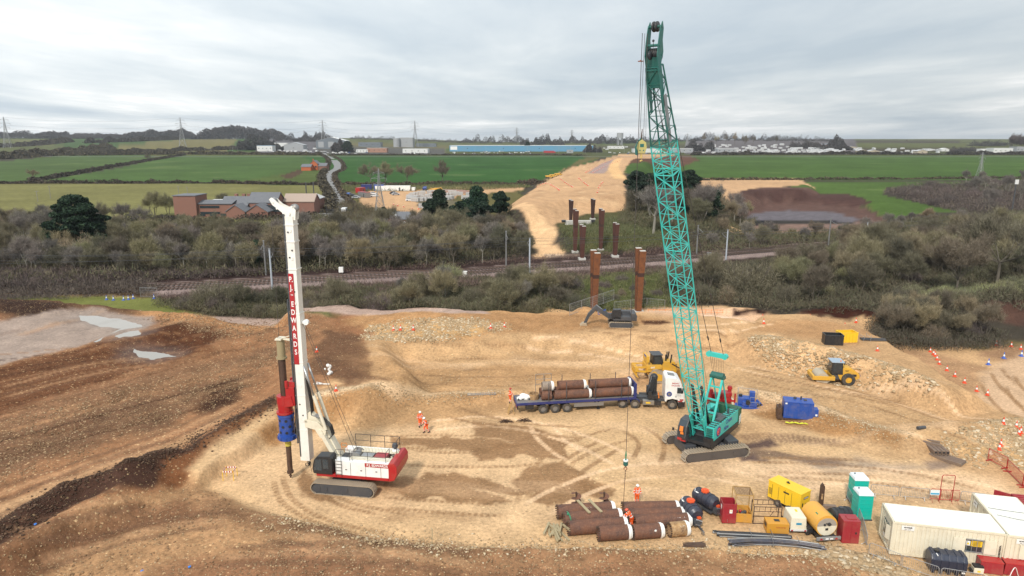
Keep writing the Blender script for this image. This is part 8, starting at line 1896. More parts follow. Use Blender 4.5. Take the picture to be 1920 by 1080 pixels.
# ---- far woods
def far_wood(x0,x1,pb,pt,depth,label,n=9000,mat=LF_WOOD,size=None,seed=1,ragged=.35,stuff=True):
 Y0 = min(PZ(x0,max(pb,264))[1],2700); a = at_y(x0,pb,Y0); c = at_y(x1,pb,Y0); n *= 2; h = at_y((x0+x1)/2,pt,Y0).z-hz((a[0]+c[0])/2,Y0); r = np.random.default_rng(seed); n_ = n; X_ = r.uniform(a[0],c[0],n_); Y_ = Y0+r.uniform(0,depth,n_); e = np.minimum((X_-a[0]),(c[0]-X_))/(abs(c[0]-a[0])*.06+h*.5)
 hh = h*(1-ragged*.5+ragged*vnoise(X_/(h*.7),Y_/(h*2),seed)+ragged*.5*vnoise(X_/(h*.25),Y_/h,seed+2))*np.clip(e,.15,1)**.5; base = height(X_,Y_); Z_ = base+hh*r.uniform(0,1,n_)**.55; V,Fq = quads_cloud(np.stack([X_,Y_,Z_],1),r.uniform(.5,1.2,n_)*(size or h*.06)); o = np_mesh('distant_wood',V,Fq,mat); o['kind'] = 'stuff'; o['label'] = label; return o
for q in ((232,357,258,244,90,'square dark wood on the skyline'),(362,519,263,239,120,'large rounded dark wood on the skyline'),(50,120,256,248,90,'thin dark wood on the left skyline'),(-200,52,257,246,100,'dark wood at the left edge of the skyline'),(120,235,257,251,80,'faint tree line on the left skyline')): far_wood(*q,n=14000,seed=q[0]+300)
for i,q in enumerate(((515,640,276,252,60),(655,745,270,256,60),(560,620,272,250,40),(780,860,268,261,60),(860,990,264,258,60),(975,1060,274,258,60),(1060,1130,268,259,60),(1120,1200,273,258,60),(1190,1320,270,257,60),(1310,1460,270,252,60),(1440,1560,274,256,60),(1545,1605,284,262,50),(1600,1720,272,263,60),(1700,1860,276,266,60),(1840,1900,281,266,60),(1930,2100,280,262,60),(1490,1540,282,266,40),(1795,1860,286,276,40),(440,520,284,262,50),(620,660,286,266,30),(1095,1130,286,272,30),(1290,1345,284,268,40))):
 far_wood(*q,'tree line on the skyline',n=4500,seed=i+700,ragged=.9)
for i in range(9): c = P(1893+i*3.4,285+.2*i); K['poplar'].put(c.x,c.y,top_h(1893+i*3.4,285,253+rr.uniform(-1,3)),'tall bare poplar in the row at the right skyline','poplars at the right skyline',.8)
for px,pb,pt in ((1320,272,250),(1343,272,252),(1360,272,251),(1396,279,250),(1377,272,249),(1412,272,252),(1455,272,254),(1700,268,260)): c = P(px,pb); K['oak'].put(c.x,c.y,top_h(px,pb,pt),'bare skyline tree above the caravan park','bare skyline trees above the caravan park',.5)
# ================================================================ BUILDINGS, PYLONS, COMPOUND
BRICK = rough_mat('brick',(.23,.115,.085),.9,.35,.6,.01,col2=(.17,.09,.07)); BRICKO = rough_mat('brick_orange',(.42,.12,.05),.9,.3,.6,.01,col2=(.33,.10,.05)); SLATE = rough_mat('slate',(.12,.125,.14),.75,.4,.8,.01,col2=(.19,.19,.19)); BLDW = paint_mat((.62,.62,.60),.5,.15,0,.1); BLDB = paint_mat((.10,.27,.42),.5,.15,0,.05); BLDG = paint_mat((.13,.15,.17),.5,.2,0,.1); BLDGL = paint_mat((.30,.31,.32),.5,.2,0,.1); STONE = rough_mat('stone',(.42,.36,.27),.9,.3,.5,.01); ROOFG = paint_mat((.42,.42,.42),.6,.2,0,.1)
def building(label,x0,x1,pb,h,depth,wall,roof,kind='flat',ridge=2.5,win=0,wmat=M_GLASS,cat='building',name='building',rz=0,door=False,fascia=None,chimney=0,group=None,wh=None):
 a = P(x0,pb); c = P(x1,pb); L = c.x-a.x; g = thing(name,label,cat,(a.x,a.y,min(a.z,c.z)-.2),rz,group); b = MB(); b.box((L/2,depth/2,h/2),(L,depth,h))
 if kind == 'gable': b.prism([(0,h),(depth,h),(depth/2,h+ridge)],.02,L-.02,axis='x')
 if kind == 'gablef': b.prism([(0,h),(L,h),(L/2,h+ridge)],.02,depth-.02,axis='y')
 w_ = b.build('wall',wall,g); b = MB(); o_ = .35
 if kind == 'flat': b.box((L/2,depth/2,h+.15),(L+.3,depth+.3,.35))
 elif kind == 'gable':
  for s in (0,1): b.prism([((-o_ if s == 0 else depth+o_),h-.15),((-o_ if s == 0 else depth+o_),h+.1),(depth/2,h+ridge+.28),(depth/2,h+ridge+.02)],-o_,L+o_,axis='x')
 else:
  for s in (0,1): b.prism([((-o_ if s == 0 else L+o_),h-.15),((-o_ if s == 0 else L+o_),h+.1),(L/2,h+ridge+.28),(L/2,h+ridge+.02)],-o_,depth+o_,axis='y')
 r_ = b.build('roof',roof,g)
 if fascia: b = MB(); b.box((L/2,-.2,h-.5),(L+.2,.2,1.0)); b.build('fascia',fascia,g)
 for k in range(win):
  b = MB(); x = L*(k+.5)/win; ww = min(L/win*.55,1.8 if not wh else 99); b.box((x,-.04,h*.55),(ww,.1,wh or min(1.4,h*.35))); wo = b.build('window',wmat,g)
 if door: b = MB(); b.box((L*.3,-.05,1.1),(1.1,.1,2.2)); b.build('door',DGREY,g)
 for k in range(chimney): b = MB(); b.box((L*(.25+.5*k),depth/2,h+ridge+.5),(.8,.8,1.8)); b.build('chimney',wall,r_)
 return g
def school():
 a = P(328,408); S_ = a.y/ (F)*1.0; px = lambda d: d*math.hypot(a.y,30)/F
 g = thing('school_building','long low brick school building with slate roofs beyond the scrub','building',a,0)
 def blk(x,y,w,d,h,mat=BRICK): b = MB(); b.box((x+w/2,y+d/2,h/2),(w,d,h)); return b.build('wall',mat,g)
 blk(0,0,8.5,10,8.2); b = MB(); b.box((4.2,5,8.3),(9,10.5,.25)); b.build('roof',SLATE,g)
 w_ = blk(8.5,1.5,14,9,4.8)
 for z in (1.6,3.9): b = MB(); b.box((13,1.42,z),(7.5,.1,.9)); b.build('window',M_GLASS,g)
 b = MB(); b.box((15,3.6,5.6),(13.5,5,.3),rx=.22); b.build('roof',SLATE,g); b = MB(); b.box((17,9.5,5.9),(12,3,.3)); b.build('roof',BLDW,g)
 def gab(x,y,w,d,h,rd,mat=SLATE,axis='x',wm_=BRICK):
  b = MB(); b.box((x+w/2,y+d/2,h/2),(w,d,h)); b.prism([(y,h),(y+d,h),(y+d/2,h+rd)] if axis == 'x' else [(x,h),(x+w,h),(x+w/2,h+rd)],x if axis == 'x' else y,(x+w) if axis == 'x' else y+d,axis='x' if axis == 'x' else 'y'); b.build('wall',wm_,g); b = MB()
  for s in (0,1):
   if axis == 'x': e = y-.3 if s == 0 else y+d+.3; b.prism([(e,h-.2),(e,h+.1),(y+d/2,h+rd+.3),(y+d/2,h+rd)],x-.3,x+w+.3,axis='x')
   else: e = x-.3 if s == 0 else x+w+.3; b.prism([(e,h-.2),(e,h+.1),(x+w/2,h+rd+.3),(x+w/2,h+rd)],y-.3,y+d+.3)
  b.build('roof',mat,g)
 gab(16.5,4,10,8,4.2,3.0); gab(21,-3,7,8,2.6,2.4,axis='y'); gab(26.5,5,11,10,5.2,3.4); gab(29,-4,8,8,2.6,2.6,axis='y'); gab(38,12,12,8,5,2.6,axis='x',mat=paint_mat((.35,.27,.22),.8,.2))
 for x in (19,22,24): b = MB(); b.box((x,13,6.5),(1.2,1.2,3)); b.build('chimney',BRICK,g)
 b = MB(); b.box((37,2,3.3),(10,.15,2.6)); b.build('window',M_GLASS,g)
 for x in (10,14,18): b = MB(); b.box((x,1.4,.9),(2.2,.1,1)); b.build('window',M_GLASS,g)
school()
building('square brick outbuilding at the right end of the school',568,599,392,4.6,9,BRICK,ROOFG,'gablef',1.4,2)
for px,lb in ((575,'left dark flue pole behind the brick outbuilding'),(589,'right dark flue pole behind the brick outbuilding')): c = P(px,372); b = MB(); b.cyl((0,0,0),(0,0,7.5),.28,n=8); b.cyl((0,0,7.5),(0,0,8),.4,n=8); o = b.build('flue_pole',DGREY); tag(o,lb,'pole',loc=c)
building('orange brick farmhouse with dark roof beside the winding lane',582,596,319,6,10,BRICKO,SLATE,'gablef',3.0,2,chimney=1,name='farmhouse'); building('low orange brick barn attached left of the farmhouse',565,583,320,3.6,9,BRICKO,SLATE,'gable',2.2,0,name='barn'); building('dark barn right of the orange farmhouse',597,612,319,4,9,BRICK,SLATE,'gable',2.4,0,name='barn')
for i,x in enumerate((603,608,612)):
 c = P(x,321)
building('brick bungalow with dark roof and white gables in the scrub',742,774,424,2.6,7,BRICK,SLATE,'gable',2.0,3,wmat=WHITE,name='bungalow'); building('white gabled front wing of the brick bungalow',728,745,425,2.6,6,BRICK,WHITE,'gablef',2.2,1,wmat=WHITE,name='bungalow')
c = P(752,441); b = MB(); b.box((0,0,1.2),(3.5,2.5,2.2)); b.prism([(-1.9,2.3),(1.9,2.3),(0,2.9)],-1.3,1.3); o = b.build('garden_shed',paint_mat((.35,.05,.04),.6,.2)); tag(o,'red garden shed half hidden in the scrub','shed',loc=c)
EST = [('long blue factory with white roof edge',843,1112,284,12.5,60,BLDB,BLDW),('white fronted showroom left of the blue factory',755,802,287,8,25,BLDW,BLDW),('red brick office block left of the showroom',688,724,286,9,20,rough_mat('brick_far',(.36,.20,.14),.9,.3,.1,.0),ROOFG),('tall dark grey warehouse with pale roof edge',593,655,279,24,40,BLDG,BLDW),('tall pale feed mill with silo',750,778,276,26,40,BLDGL,BLDW),('low grey shed behind the brick office',672,722,275,12,30,BLDG,BLDG),
       ('pale warehouse with low gabled roof at the left of the estate',532,572,272,16,30,BLDGL,BLDGL),('long low white shed at the left end of the estate',500,545,277,12,30,BLDW,BLDGL),('white walled shed at the front left of the estate',482,512,284,12,20,BLDW,BLDB),('low white shed front of the brick office',668,690,286,6,20,BLDW,BLDW),('long dark shed behind the feed mill',780,822,275,10,30,BLDG,BLDG),('small grey kiosk building in front of the blue factory',1063,1075,287,6,8,BLDGL,BLDGL),('pale shed beside the water tower road',1140,1170,279,7,20,BLDW,BLDW),
       ('car dealership with glass front right of the hook block',1188,1240,286,8,25,BLDW,BLDGL),('grey car showroom behind the crane boom',1255,1300,286,8,25,BLDGL,BLDW),('pale showroom with dark glass right of the crane',1345,1382,287,9,20,BLDGL,BLDW),('brick house among the skyline trees',1540,1558,277,9,12,BRICK,SLATE),('stone house with steep gable at the right',1720,1738,289,7,14,STONE,ROOFG),('stone house with pale gable right of the mobile homes',1610,1625,288,7,14,STONE,ROOFG),('pale stone cottage among the mobile homes',1628,1650,288,6,14,STONE,ROOFG),('white sheds by the poplars',1862,1900,288,10,20,BLDW,BLDW),('grey shed at the right end behind the poplars',1905,1935,287,12,20,BLDGL,BLDGL),('white cottage left of the poplars',1765,1780,284,6,12,BLDW,BLDW),('low white building beside the poplars',1838,1866,286,7,12,BLDW,BLDW),('long low pale building left of the stone houses',1585,1612,280,6,10,STONE,BLDGL)]
for lb,x0,x1,pb,h,d,wm_,rm in EST:
 gb = any(k in lb for k in ('gabled','house','cottage')); building(lb,x0,x1,pb,h*.8 if gb else h,d,wm_,rm,'gablef' if gb and 'brick house' not in lb else ('gable' if gb else 'flat'),h*.35,4 if h < 14 and x1-x0 > 20 else (3 if 'warehouse' in lb and 'dark' in lb else 1),name='warehouse' if not gb else 'house',wh=h*.55 if 'dark grey' in lb else None,wmat=BLDGL if 'dark grey' in lb else M_GLASS)
def extras():
 c = P(744,276); b = MB(); b.cyl((0,0,0),(0,0,24),9,n=20); o = b.build('silo',BLDGL,smooth=True); tag(o,'pale round silo beside the tall feed mill','silo',loc=c)
 c = P(851,285); b = MB(); b.box((0,-.8,8),(14,.4,7)); o = b.build('sign_board',WHITE); tag(o,'white square sign board on the blue factory wall','sign',loc=c)
 c = P(1029,287); b = MB(); b.box((0,0,2.4),(20,4,4)); b.box((11.5,0,1.8),(2.5,3.4,2.8)); o = b.build('lorry_trailer',paint_mat((.35,.03,.04),.5,.1)); tag(o,'long dark red lorry parked before the blue factory','lorry',loc=c)
 c = P(1162,272); g = thing('water_tower','pale water tower on legs on the skyline','water tower',c); h = at_y(1162,249,c.y).z-c.z; b = MB(); b.cyl((0,0,h*.6),(0,0,h),11,n=16); b.build('tank',BLDGL,g); b = MB()
 for k in range(6): a = k*PI/3; b.cyl((9*math.cos(a),9*math.sin(a),0),(9*math.cos(a),9*math.sin(a),h*.62),1.2,n=6)
 b.build('legs',BLDGL,g)
 c = P(1897,398); g = thing('lamp_mast','dark mast with white floodlight boxes at the right edge','lamp mast',c); h = at_y(1897,341,c.y).z-c.z; b = MB(); b.cyl((0,0,0),(0,0,h),.28,.2,n=8); b.build('pole',DGREY,g); b = MB(); b.box((-.35,-.2,h),(.5,.5,1.8)); b.box((.35,-.2,h),(.5,.5,1.8)); b.build('lamp_box',WHITE,g)
extras()
def pylon(px,pb,pt,label,th=.22,wires=True):
 c = P(px,pb); H = at_y(px,pt,c.y).z-c.z; g = thing('pylon',label,'pylon',c,R(20),'lattice pylons'); b = MB(); w0 = H*.11; w1 = H*.022; zs = [0,.16,.30,.42,.53,.62,.70,.78,.86,.94,1.0]
 W_ = lambda t: (w0*(1-t/.62)+w1*1.3*(t/.62)) if t < .62 else w1*1.3*(1-(t-.62)/.38)+.02*H*.2*(t-.62)/.38
 for s,t in zip(zs[:-1],zs[1:]):
  A = [(sx*W_(s),sy*W_(s),s*H) for sx,sy in ((-1,-1),(1,-1),(1,1),(-1,1))]; B = [(sx*W_(t),sy*W_(t),t*H) for sx,sy in ((-1,-1),(1,-1),(1,1),(-1,1))]
  for k in range(4): b.bar(A[k],B[k],th); b.bar(A[k],B[(k+1) % 4],th*.6); b.bar(A[(k+1) % 4],B[k],th*.6); b.bar(B[k],B[(k+1) % 4],th*.6)
 b.build('lattice_tower',STEEL,g); b = MB(); ends = []
 for z,a in ((.66,.13),(.78,.17),(.90,.12)):
  for s in (-1,1): b.bar((0,0,z*H),(s*a*H,0,z*H+.01*H),th); b.bar((0,0,z*H+.05*H),(s*a*H,0,z*H+.01*H),th*.7); b.bar((s*a*H,0,z*H),(s*a*H,0,(z-.045)*H),th*.9)
 b.build('cross_arm',STEEL,g); return c,H
PY = [pylon(*q) for q in ((15,276,219,'tall pylon at the far left of the skyline',.5),(343,276,220,'pylon beside the rounded wood on the skyline',.5),(607,276,225,'pylon above the grey warehouse',.5),(779,276,226,'pylon above the feed mill',.5),(969,268,239,'small far pylon above the blue factory',.7),(1072,268,243,'thin far pylon right of the blue factory',.6),(1288,276,250,'pylon just right of the crane boom',.5))]
pylon(713,402,316,'nearest pylon standing in the sandy compound',.13); pylon(1836,336,285,'lattice pylon in the right green field',.14)
def powerlines():
 g = thing('power_line','thin power lines strung between the skyline pylons','power line',(0,0,0)); b = MB(); T = [c+Vector((0,0,H*k)) for c,H in PY[:5] for k in (1,)]
 for z in (.62,.74,.98):
  for (c0,h0),(c1,h1) in zip(PY[:4],PY[1:5]):
   for s in (-1,1): b.tube([c0.lerp(c1,t)+Vector((0,s*5,(h0*(1-t)+h1*t)*z-4*t*(1-t)*9)) for t in (0,.25,.5,.75,1)],.07,3)
 b.build('wire',DGREY,g)
powerlines()
def car_proto(col,name='car',van=False):
 g = thing(name,'x','van' if van else 'car'); m = paint_mat(col,.3,.1); b = MB()
 if van: b.prism([(-2.4,.35),(2.4,.35),(2.45,1.0),(1.8,1.35),(1.3,2.1),(-2.35,2.15)],-.95,.95)
 else: b.prism([(-2.1,.3),(2.1,.3),(2.15,.8),(1.2,.95),(.6,1.42),(-1.1,1.45),(-1.8,.98),(-2.15,.9)],-.88,.88)
 b.build('body',m,g,bevel=.06); b = MB()
 if van: b.box((1.2,0,1.6),(.9,1.93,.5))
 else: b.prism([(.55,1.36),(1.1,.98),(-1.7,1.0),(-1.1,1.38)],-.895,.895)
 b.build('windows',M_GLASS,g)
 for x in (-1.3,1.35):
  for s in (-.82,.82): b = MB(); b.cyl((x,s-.1,.32),(x,s+.1,.32),.33,n=12); b.build('wheel',RUBBER,g)
 return g
CARS = {k: [car_proto(c,'van' if k == 'van' else 'car',k == 'van'),False] for k,c in (('white',(.7,.7,.7)),('dark',(.03,.03,.04)),('blue',(.03,.08,.25)),('silver',(.35,.36,.38)),('van',(.72,.72,.70)),('red',(.4,.03,.03)))}
def put_car(k,px,py,rz,label,group='parked cars and vans',s=1.0,p=None):
 c = p or P(px,py); pr = CARS[k]; o = copy_tree(pr[0]) if pr[1] else pr[0]; pr[1] = True; o.location = c; o.rotation_euler = (0,0,rz); o.scale = (s,)*3; o['label'] = label; o['group'] = group
for q in (('van',646,399,R(95),'white van waiting inside the gate on the lane'),('white',700,365,R(20),'white car beside the containers in the compound'),('white',702,369,R(0),'second white car beside the containers'),('dark',738,364,R(5),'dark car in the middle of the compound'),('silver',742,366,R(20),'silver car beside the dark car in the compound'),('dark',759,358,R(30),'dark car at the right end of the white cabin'),('white',769,377,R(0),'white pickup by the block stacks'),('dark',662,369,R(10),'dark car left of the containers'),('blue',655,366,R(80),'blue car left of the containers'),('silver',668,372,R(0),'silver car at the left compound edge'),('van',776,358,R(90),'small white van standing near the blue tractor')): put_car(*q)
for i in range(150):
 x = rr.choice([rr.uniform(505,575),rr.uniform(505,575),rr.uniform(600,690),rr.uniform(845,1000),rr.uniform(845,1000),rr.uniform(1120,1340),rr.uniform(1340,1500),rr.uniform(760,810)]); y = rr.uniform(284.5,289.5) if x > 590 else rr.uniform(276,289); k = rr.choice(['white','white','van','silver','dark','blue','white'])
 where = 'among the sheds at the left of the estate' if x < 600 else 'in front of the grey warehouse' if x < 700 else 'by the white showroom' if x < 830 else 'along the blue factory' if x < 1010 else 'at the dealership beyond the crane' if x < 1340 else 'before the caravan park'
 put_car(k,x,y,R(rr.choice([0,90,80,10])),'tiny parked vehicle '+where,'parked vehicles '+where,1.15)
def caravan_proto():
 g = thing('mobile_home','x','mobile home'); b = MB(); b.box((0,0,1.9),(10,4,3.0)); b.build('wall',BLDW,g,bevel=.1); b = MB(); b.prism([(-2.2,3.4),(2.2,3.4),(0,4.3)],-5.1,5.1,axis='x'); b.build('roof',ROOFG,g)
 for x in (-3,0,3): b = MB(); b.box((x,-2.02,2.1),(1.4,.08,1.1)); b.build('window',M_GLASS,g)
 return g
CV = caravan_proto(); nc = 0
for i in range(170):
 x = rr.uniform(1300,1590) if i < 140 else rr.uniform(1590,1780); y = rr.uniform(272,288.5) if x < 1500 else rr.uniform(279,288.5)
 if 1340 < x < 1390 and y > 284: continue
 o = CV if nc == 0 else copy_tree(CV); nc += 1; o.location = P(x,y); o.rotation_euler = (0,0,rr.choice([0,.1,1.5,-.2])); o['label'] = 'small white mobile home '+('in the crowded park right of the crane' if x < 1590 else 'near the stone houses'); o['group'] = 'white mobile homes '+('right of the crane' if x < 1590 else 'near the stone houses'); s = rr.uniform(.7,1.1); o.scale = (s,s,s)
for i in range(30):
 x = rr.choice([rr.uniform(500,600),rr.uniform(520,600),rr.uniform(1125,1200)]); y = rr.uniform(273,288); o = copy_tree(CV); o.location = P(x,y); o.rotation_euler = (0,0,rr.choice([0,.3,1.5,-.2])); o['category'] = 'caravan'; o['label'] = 'small white caravan '+('in the sales yard at the left of the estate' if x < 700 else 'left of the hook block'); o['group'] = 'white caravans '+('in the left sales yard' if x < 700 else 'left of the hook block'); s = rr.uniform(.45,.9); o.scale = (s,s,s)
def box_thing(name,label,cat,px,py,d,mat,rz=0,group=None,rib=True,extra=None):
 c = P(px,py); g = thing(name,label,cat,c,rz,group); b = MB(); b.box((0,0,d[2]/2+.1),d); w_ = b.build('wall',mat,g,bevel=.03); b = MB(); b.box((0,0,d[2]+.16),(d[0]+.1,d[1]+.1,.12)); b.build('roof',extra or mat,g)
 b = MB(); b.box((d[0]*.2,-d[1]/2-.03,1.1),(.9,.06,1.9)); b.build('door',DGREY,g); return g
box_thing('site_cabin','long white site cabin in the far compound','site cabin',737,358,(20,3,2.8),WHITE,0); box_thing('shipping_container','red container behind the grey ones in the far compound','container',676,361,(6,2.5,2.6),RED,R(70)); box_thing('shipping_container','grey container with reddish roof in the far compound','container',683,370,(9,2.5,2.6),GREYM,R(-50),extra=MAROON); box_thing('shipping_container','dark blue container beside the red one','container',688,357,(6,2.5,3.2),NAVY,0); box_thing('shipping_container','bright blue container at the foot of the near pylon','container',711,358,(5.5,2.5,3.4),BLUE,0)
def plant(px,py,mat,label,rz=0,s=1.0,name='dumper',cat='dump truck'):
 c = P(px,py) if py > 330 else Vector((*PZ(px,py,3),0)); c.z = hz(c.x,c.y); g = thing(name,label,cat,c,rz); g.scale = (s,s,s); b = MB(); b.prism([(-3.4,1.3),(.6,1.2),(1.0,2.9),(-3.9,2.7)],-1.4,1.4); b.build('skip_body',mat,g,bevel=.05); b = MB(); b.prism([(1.2,.9),(4.0,.9),(4.1,1.8),(2.9,2.0),(2.6,3.3),(1.3,3.3)],-1.2,1.2); b.build('cab',mat,g,bevel=.05); b = MB(); b.box((2.0,0,2.7),(1.0,2.45,.7)); b.build('windows',M_GLASS,g)
 for x in (-2.6,-.8,2.9):
  for s_ in (-1.15,1.15): b = MB(); b.cyl((x,s_-.3,.8),(x,s_+.3,.8),.8,n=14); b.build('wheel',RUBBER,g)
for q in ((1030,327,YEL,'yellow dump truck parked on the left end of the far row',R(5),.8),(1038,325,YEL,'yellow dump truck in the middle of the far row',R(-10),.8),(1047,323,YEL,'yellow dump truck at the right end of the far row',R(8),.8)): plant(*q)
plant(822,359,YEL,'small yellow digger in the far compound',R(0),.7,'loader','loader'); plant(812,359,YEL,'yellow loader beside the small digger',R(180),.6,'loader','loader'); plant(797,358,BLUE,'blue tractor in the far compound',R(90),.75,'tractor','tractor')
def pallet_proto():
 g = thing('block_stack','x','block stack'); b = MB()
 for i in range(2):
  for k in range(3): b.box((-.9+.9*k,0,.5+.9*i),(.84,1.5,.84))
 b.build('blocks',paint_mat((.42,.41,.40),.8,.2),g); return g
PS = pallet_proto(); n_ = 0
for ln,n in (([(766,374),(775,368),(800,363),(835,362),(852,364)],16),([(768,376),(790,372),(820,369),(850,368)],15),([(775,378),(800,377),(830,376),(848,373)],14),([(872,374),(890,372),(905,368)],7),([(792,390),(805,390),(815,387)],5),([(855,366),(885,368),(900,366)],6)):
 sl_ = smooth_line(ln,8)
 for k in range(n): p = sl_[int(k*(len(sl_)-1)/max(1,n-1))]; o = PS if n_ == 0 else copy_tree(PS); n_ += 1; c = P(round(p[0]+rr.uniform(-2,2),1),round(p[1]+rr.uniform(-.6,.6),1)); o.location = c; o.rotation_euler = (0,0,rr.uniform(-.3,.3)); o['label'] = 'pale grey stack of blocks in the far compound'; o['group'] = 'block stacks in the far compound'
for i in range(9):
 c = P(845+i*7+rr.uniform(-2,2),356+rr.uniform(-1.5,3)); b = MB()
 for k in range(5): b.cyl((-2.5,-.5+.25*k,.2),(2.5,-.5+.25*k,.2),.12,n=6)
 o = b.build('rusty_bar_stack',RUST); tag(o,'rusty bar stack on the sand beside the far haul road','steel stack','rusty bar stacks',loc=c,rz=rr.uniform(-.4,.4))
c = P(845,362); b = MB(); b.ball((0,0,0),9,20,10,(1.5,.6,.22)); o = b.build('soil_heap',rough_mat('heap',(.28,.17,.13),.95,.3,.5,.05),smooth=True); tag(o,'low brown soil heap beside the block stacks','heap',loc=c)
def gate():
 a = P(612,402); g = thing('steel_gate','black steel gate with tall posts across the lane','gate',a); L = P(662,402).x-a.x; b = MB()
 for k in range(5): b.box((L*k/4,0,1.3),(.22,.22,2.6))
 b.build('post',BLACK,g); b = MB()
 for k in range(60):
  if 20 < k < 34: continue
  b.cyl((L*k/60,0,.2),(L*k/60,0,2.0),.04,n=4)
 for z in (.2,1.9): b.box((L*.18,0,z),(L*.34,.08,.08)); b.box((L*.78,0,z),(L*.44,.08,.08))
 b.build('gate_leaf',BLACK,g)
gate()
for i,(x,yb,yt,lb) in enumerate(((95,372,348,'wooden pole with small transformer in the meadow'),(71,378,358,'slim wooden pole in the meadow left of the transformer pole'),(336,372,348,'wooden pole behind the brick school'),(352,366,350,'short wooden pole behind the brick school'))):
 c = P(x,yb); h = at_y(x,yt,c.y).z-c.z; g = thing('utility_pole',lb,'pole',c); b = MB(); b.cyl((0,0,0),(0,0,h),.14,n=6); b.build('pole',BARKP,g); b = MB(); b.box((0,0,h-.3),(1.8,.12,.12)); b.build('cross_arm',BARKP,g)
LPOST = None
for i,x in enumerate(list(range(860,1240,26))+[390,400,440,448,1300,1340,1420]):
 c = P(x+rr.uniform(-6,6),287); h = rr.uniform(10,13);
 if LPOST is None:
  LPOST = thing('street_lamp','x','street lamp'); b = MB(); b.cyl((0,0,0),(0,0,12),.18,n=5); b.build('pole',GALV,LPOST); b = MB(); b.box((.8,0,12),(1.8,.3,.15)); b.build('lamp_head',GALV,LPOST); o = LPOST
 else: o = copy_tree(LPOST)
 o.location = c; o['label'] = 'thin street lamp on the road beyond the fields'; o['group'] = 'street lamps beyond the fields'
# ================================================================ S AND CLODS on the broken ground
def rocks(poly,n,smin,smax,mat,label,seed,name='rubble',line=None,spread=2.0):
 r = np.random.default_rng(seed)
 if line is not None:
  W_ = np.array(wpoly(smooth_line(line,5))); i = r.integers(0,len(W_)-1,n); t = r.uniform(0,1,n)[:,None]; p = W_[i]*(1-t)+W_[i+1]*t+r.normal(size=(n,2))*spread; X_,Y_ = p[:,0],p[:,1]
 else:
  W_ = wpoly(poly); xs = [p[0] for p in W_]; yy = [p[1] for p in W_]; X_ = r.uniform(min(xs),max(xs),n*4); Y_ = r.uniform(min(yy),max(yy),n*4); dens = fbm(X_,Y_,5,3,seed)+r.uniform(-.5,.5,len(X_)) > -.05; k = (sdist(X_,Y_,W_) > r.uniform(-1.5,1,len(X_))) & dens; X_,Y_ = X_[k][:n],Y_[k][:n]
 n = len(X_); s = smin+(smax-smin)*r.uniform(0,1,n)**3.5; base = np.array([(-1,-1,-.5),(1,-1,-.5),(1,1,-.5),(-1,1,-.5),(-.7,-.6,.6),(.6,-.7,.5),(.7,.6,.7),(-.6,.7,.5)]); fc = np.array([(0,3,2,1),(4,5,6,7),(0,1,5,4),(1,2,6,5),(2,3,7,6),(3,0,4,7)])
 B = base[None]*(1+.35*r.normal(size=(n,8,3)))*s[:,None,None]*np.array([1,1,.7]); a = r.uniform(0,2*PI,n); ca,sa = np.cos(a)[:,None],np.sin(a)[:,None]; x = B[:,:,0]*ca-B[:,:,1]*sa; y = B[:,:,0]*sa+B[:,:,1]*ca; Z0 = height(X_,Y_)
 V = np.stack([x+X_[:,None],y+Y_[:,None],B[:,:,2]+Z0[:,None]+.02],-1).reshape(-1,3); Fq = (fc[None]+8*np.arange(n)[:,None,None]).reshape(-1,4); o = np_mesh(name,V,Fq,mat); o['kind'] = 'stuff'; o['label'] = label; return o
def rock_mat(name,cols):
 m,nt,b = new_mat(name); L = nt.links; g = nd(nt,'NewGeometry'); r = g.outputs['Random Per Island']; cc = mixc(nt,r,cols[0],cols[1]); cc = mixc(nt,mth(nt,'GREATER_THAN',r,.8),cc,cols[2]); L.new(cc,b.inputs['Base Color']); b.inputs['Roughness'].default_value = .95; b.inputs['Specular IOR Level'].default_value = .1; return m
RK_S = rock_mat('sandstone',((.34,.235,.13),(.44,.32,.195),(.56,.45,.31))); RK_B = rock_mat('brown_stone',((.17,.10,.055),(.29,.185,.105),(.42,.30,.18))); RK_D = rock_mat('dark_clod',((.055,.034,.023),(.09,.055,.037),(.15,.095,.062)))
rocks([(1405,668),(1440,650),(1500,668),(1600,692),(1700,738),(1755,764),(1640,732),(1540,712),(1430,688)],10350,0.031,0.236,RK_S,'pale rubble bank',901)
rocks([(1770,852),(1840,815),(1935,802),(1990,860),(1900,885),(1850,872)],4600,0.031,0.223,RK_S,'pale rubble at the right edge',902)
rocks([(690,640),(820,628),(960,640),(900,655),(765,668),(690,664)],6899,0.031,0.211,RK_S,'stones on the spoil bank',903)
rocks([(-100,960),(0,815),(200,760),(420,700),(560,670),(540,700),(470,760),(330,810),(180,870),(0,940)],16000,.015,.085,RK_B,'stones in the brown bank',904)
rocks([(260,592),(480,605),(580,612),(600,650),(560,690),(400,660),(300,620)],8000,.02,.12,RK_B,'stones by the far left bank',905)
rocks([(0,1080),(160,1010),(262,962),(350,925),(480,972),(640,1008),(860,1034),(1330,1042),(1480,1050),(1600,1080),(1600,1120),(0,1120)],16000,.01,.07,RK_B,'loose stones of the foreground',906)
rocks(None,6000,.02,.11,RK_S,'yellow stones along the yard edge',907,line=[(500,985),(700,1018),(900,1036),(1100,1036),(1300,1034),(1480,1046),(1580,1060)],spread=.9)
rocks(None,1724,0.037,0.279,RK_S,'larger blocks by the cabin corner',908,line=[(1540,1040),(1590,1050),(1640,1066),(1680,1080)],spread=.8)
rocks(None,7000,.02,.11,RK_D,'dark clods of the trench spoil',909,line=[(-40,1070),(60,1000),(140,950),(230,920),(262,908),(330,880),(420,826),(510,784)],spread=1.0)
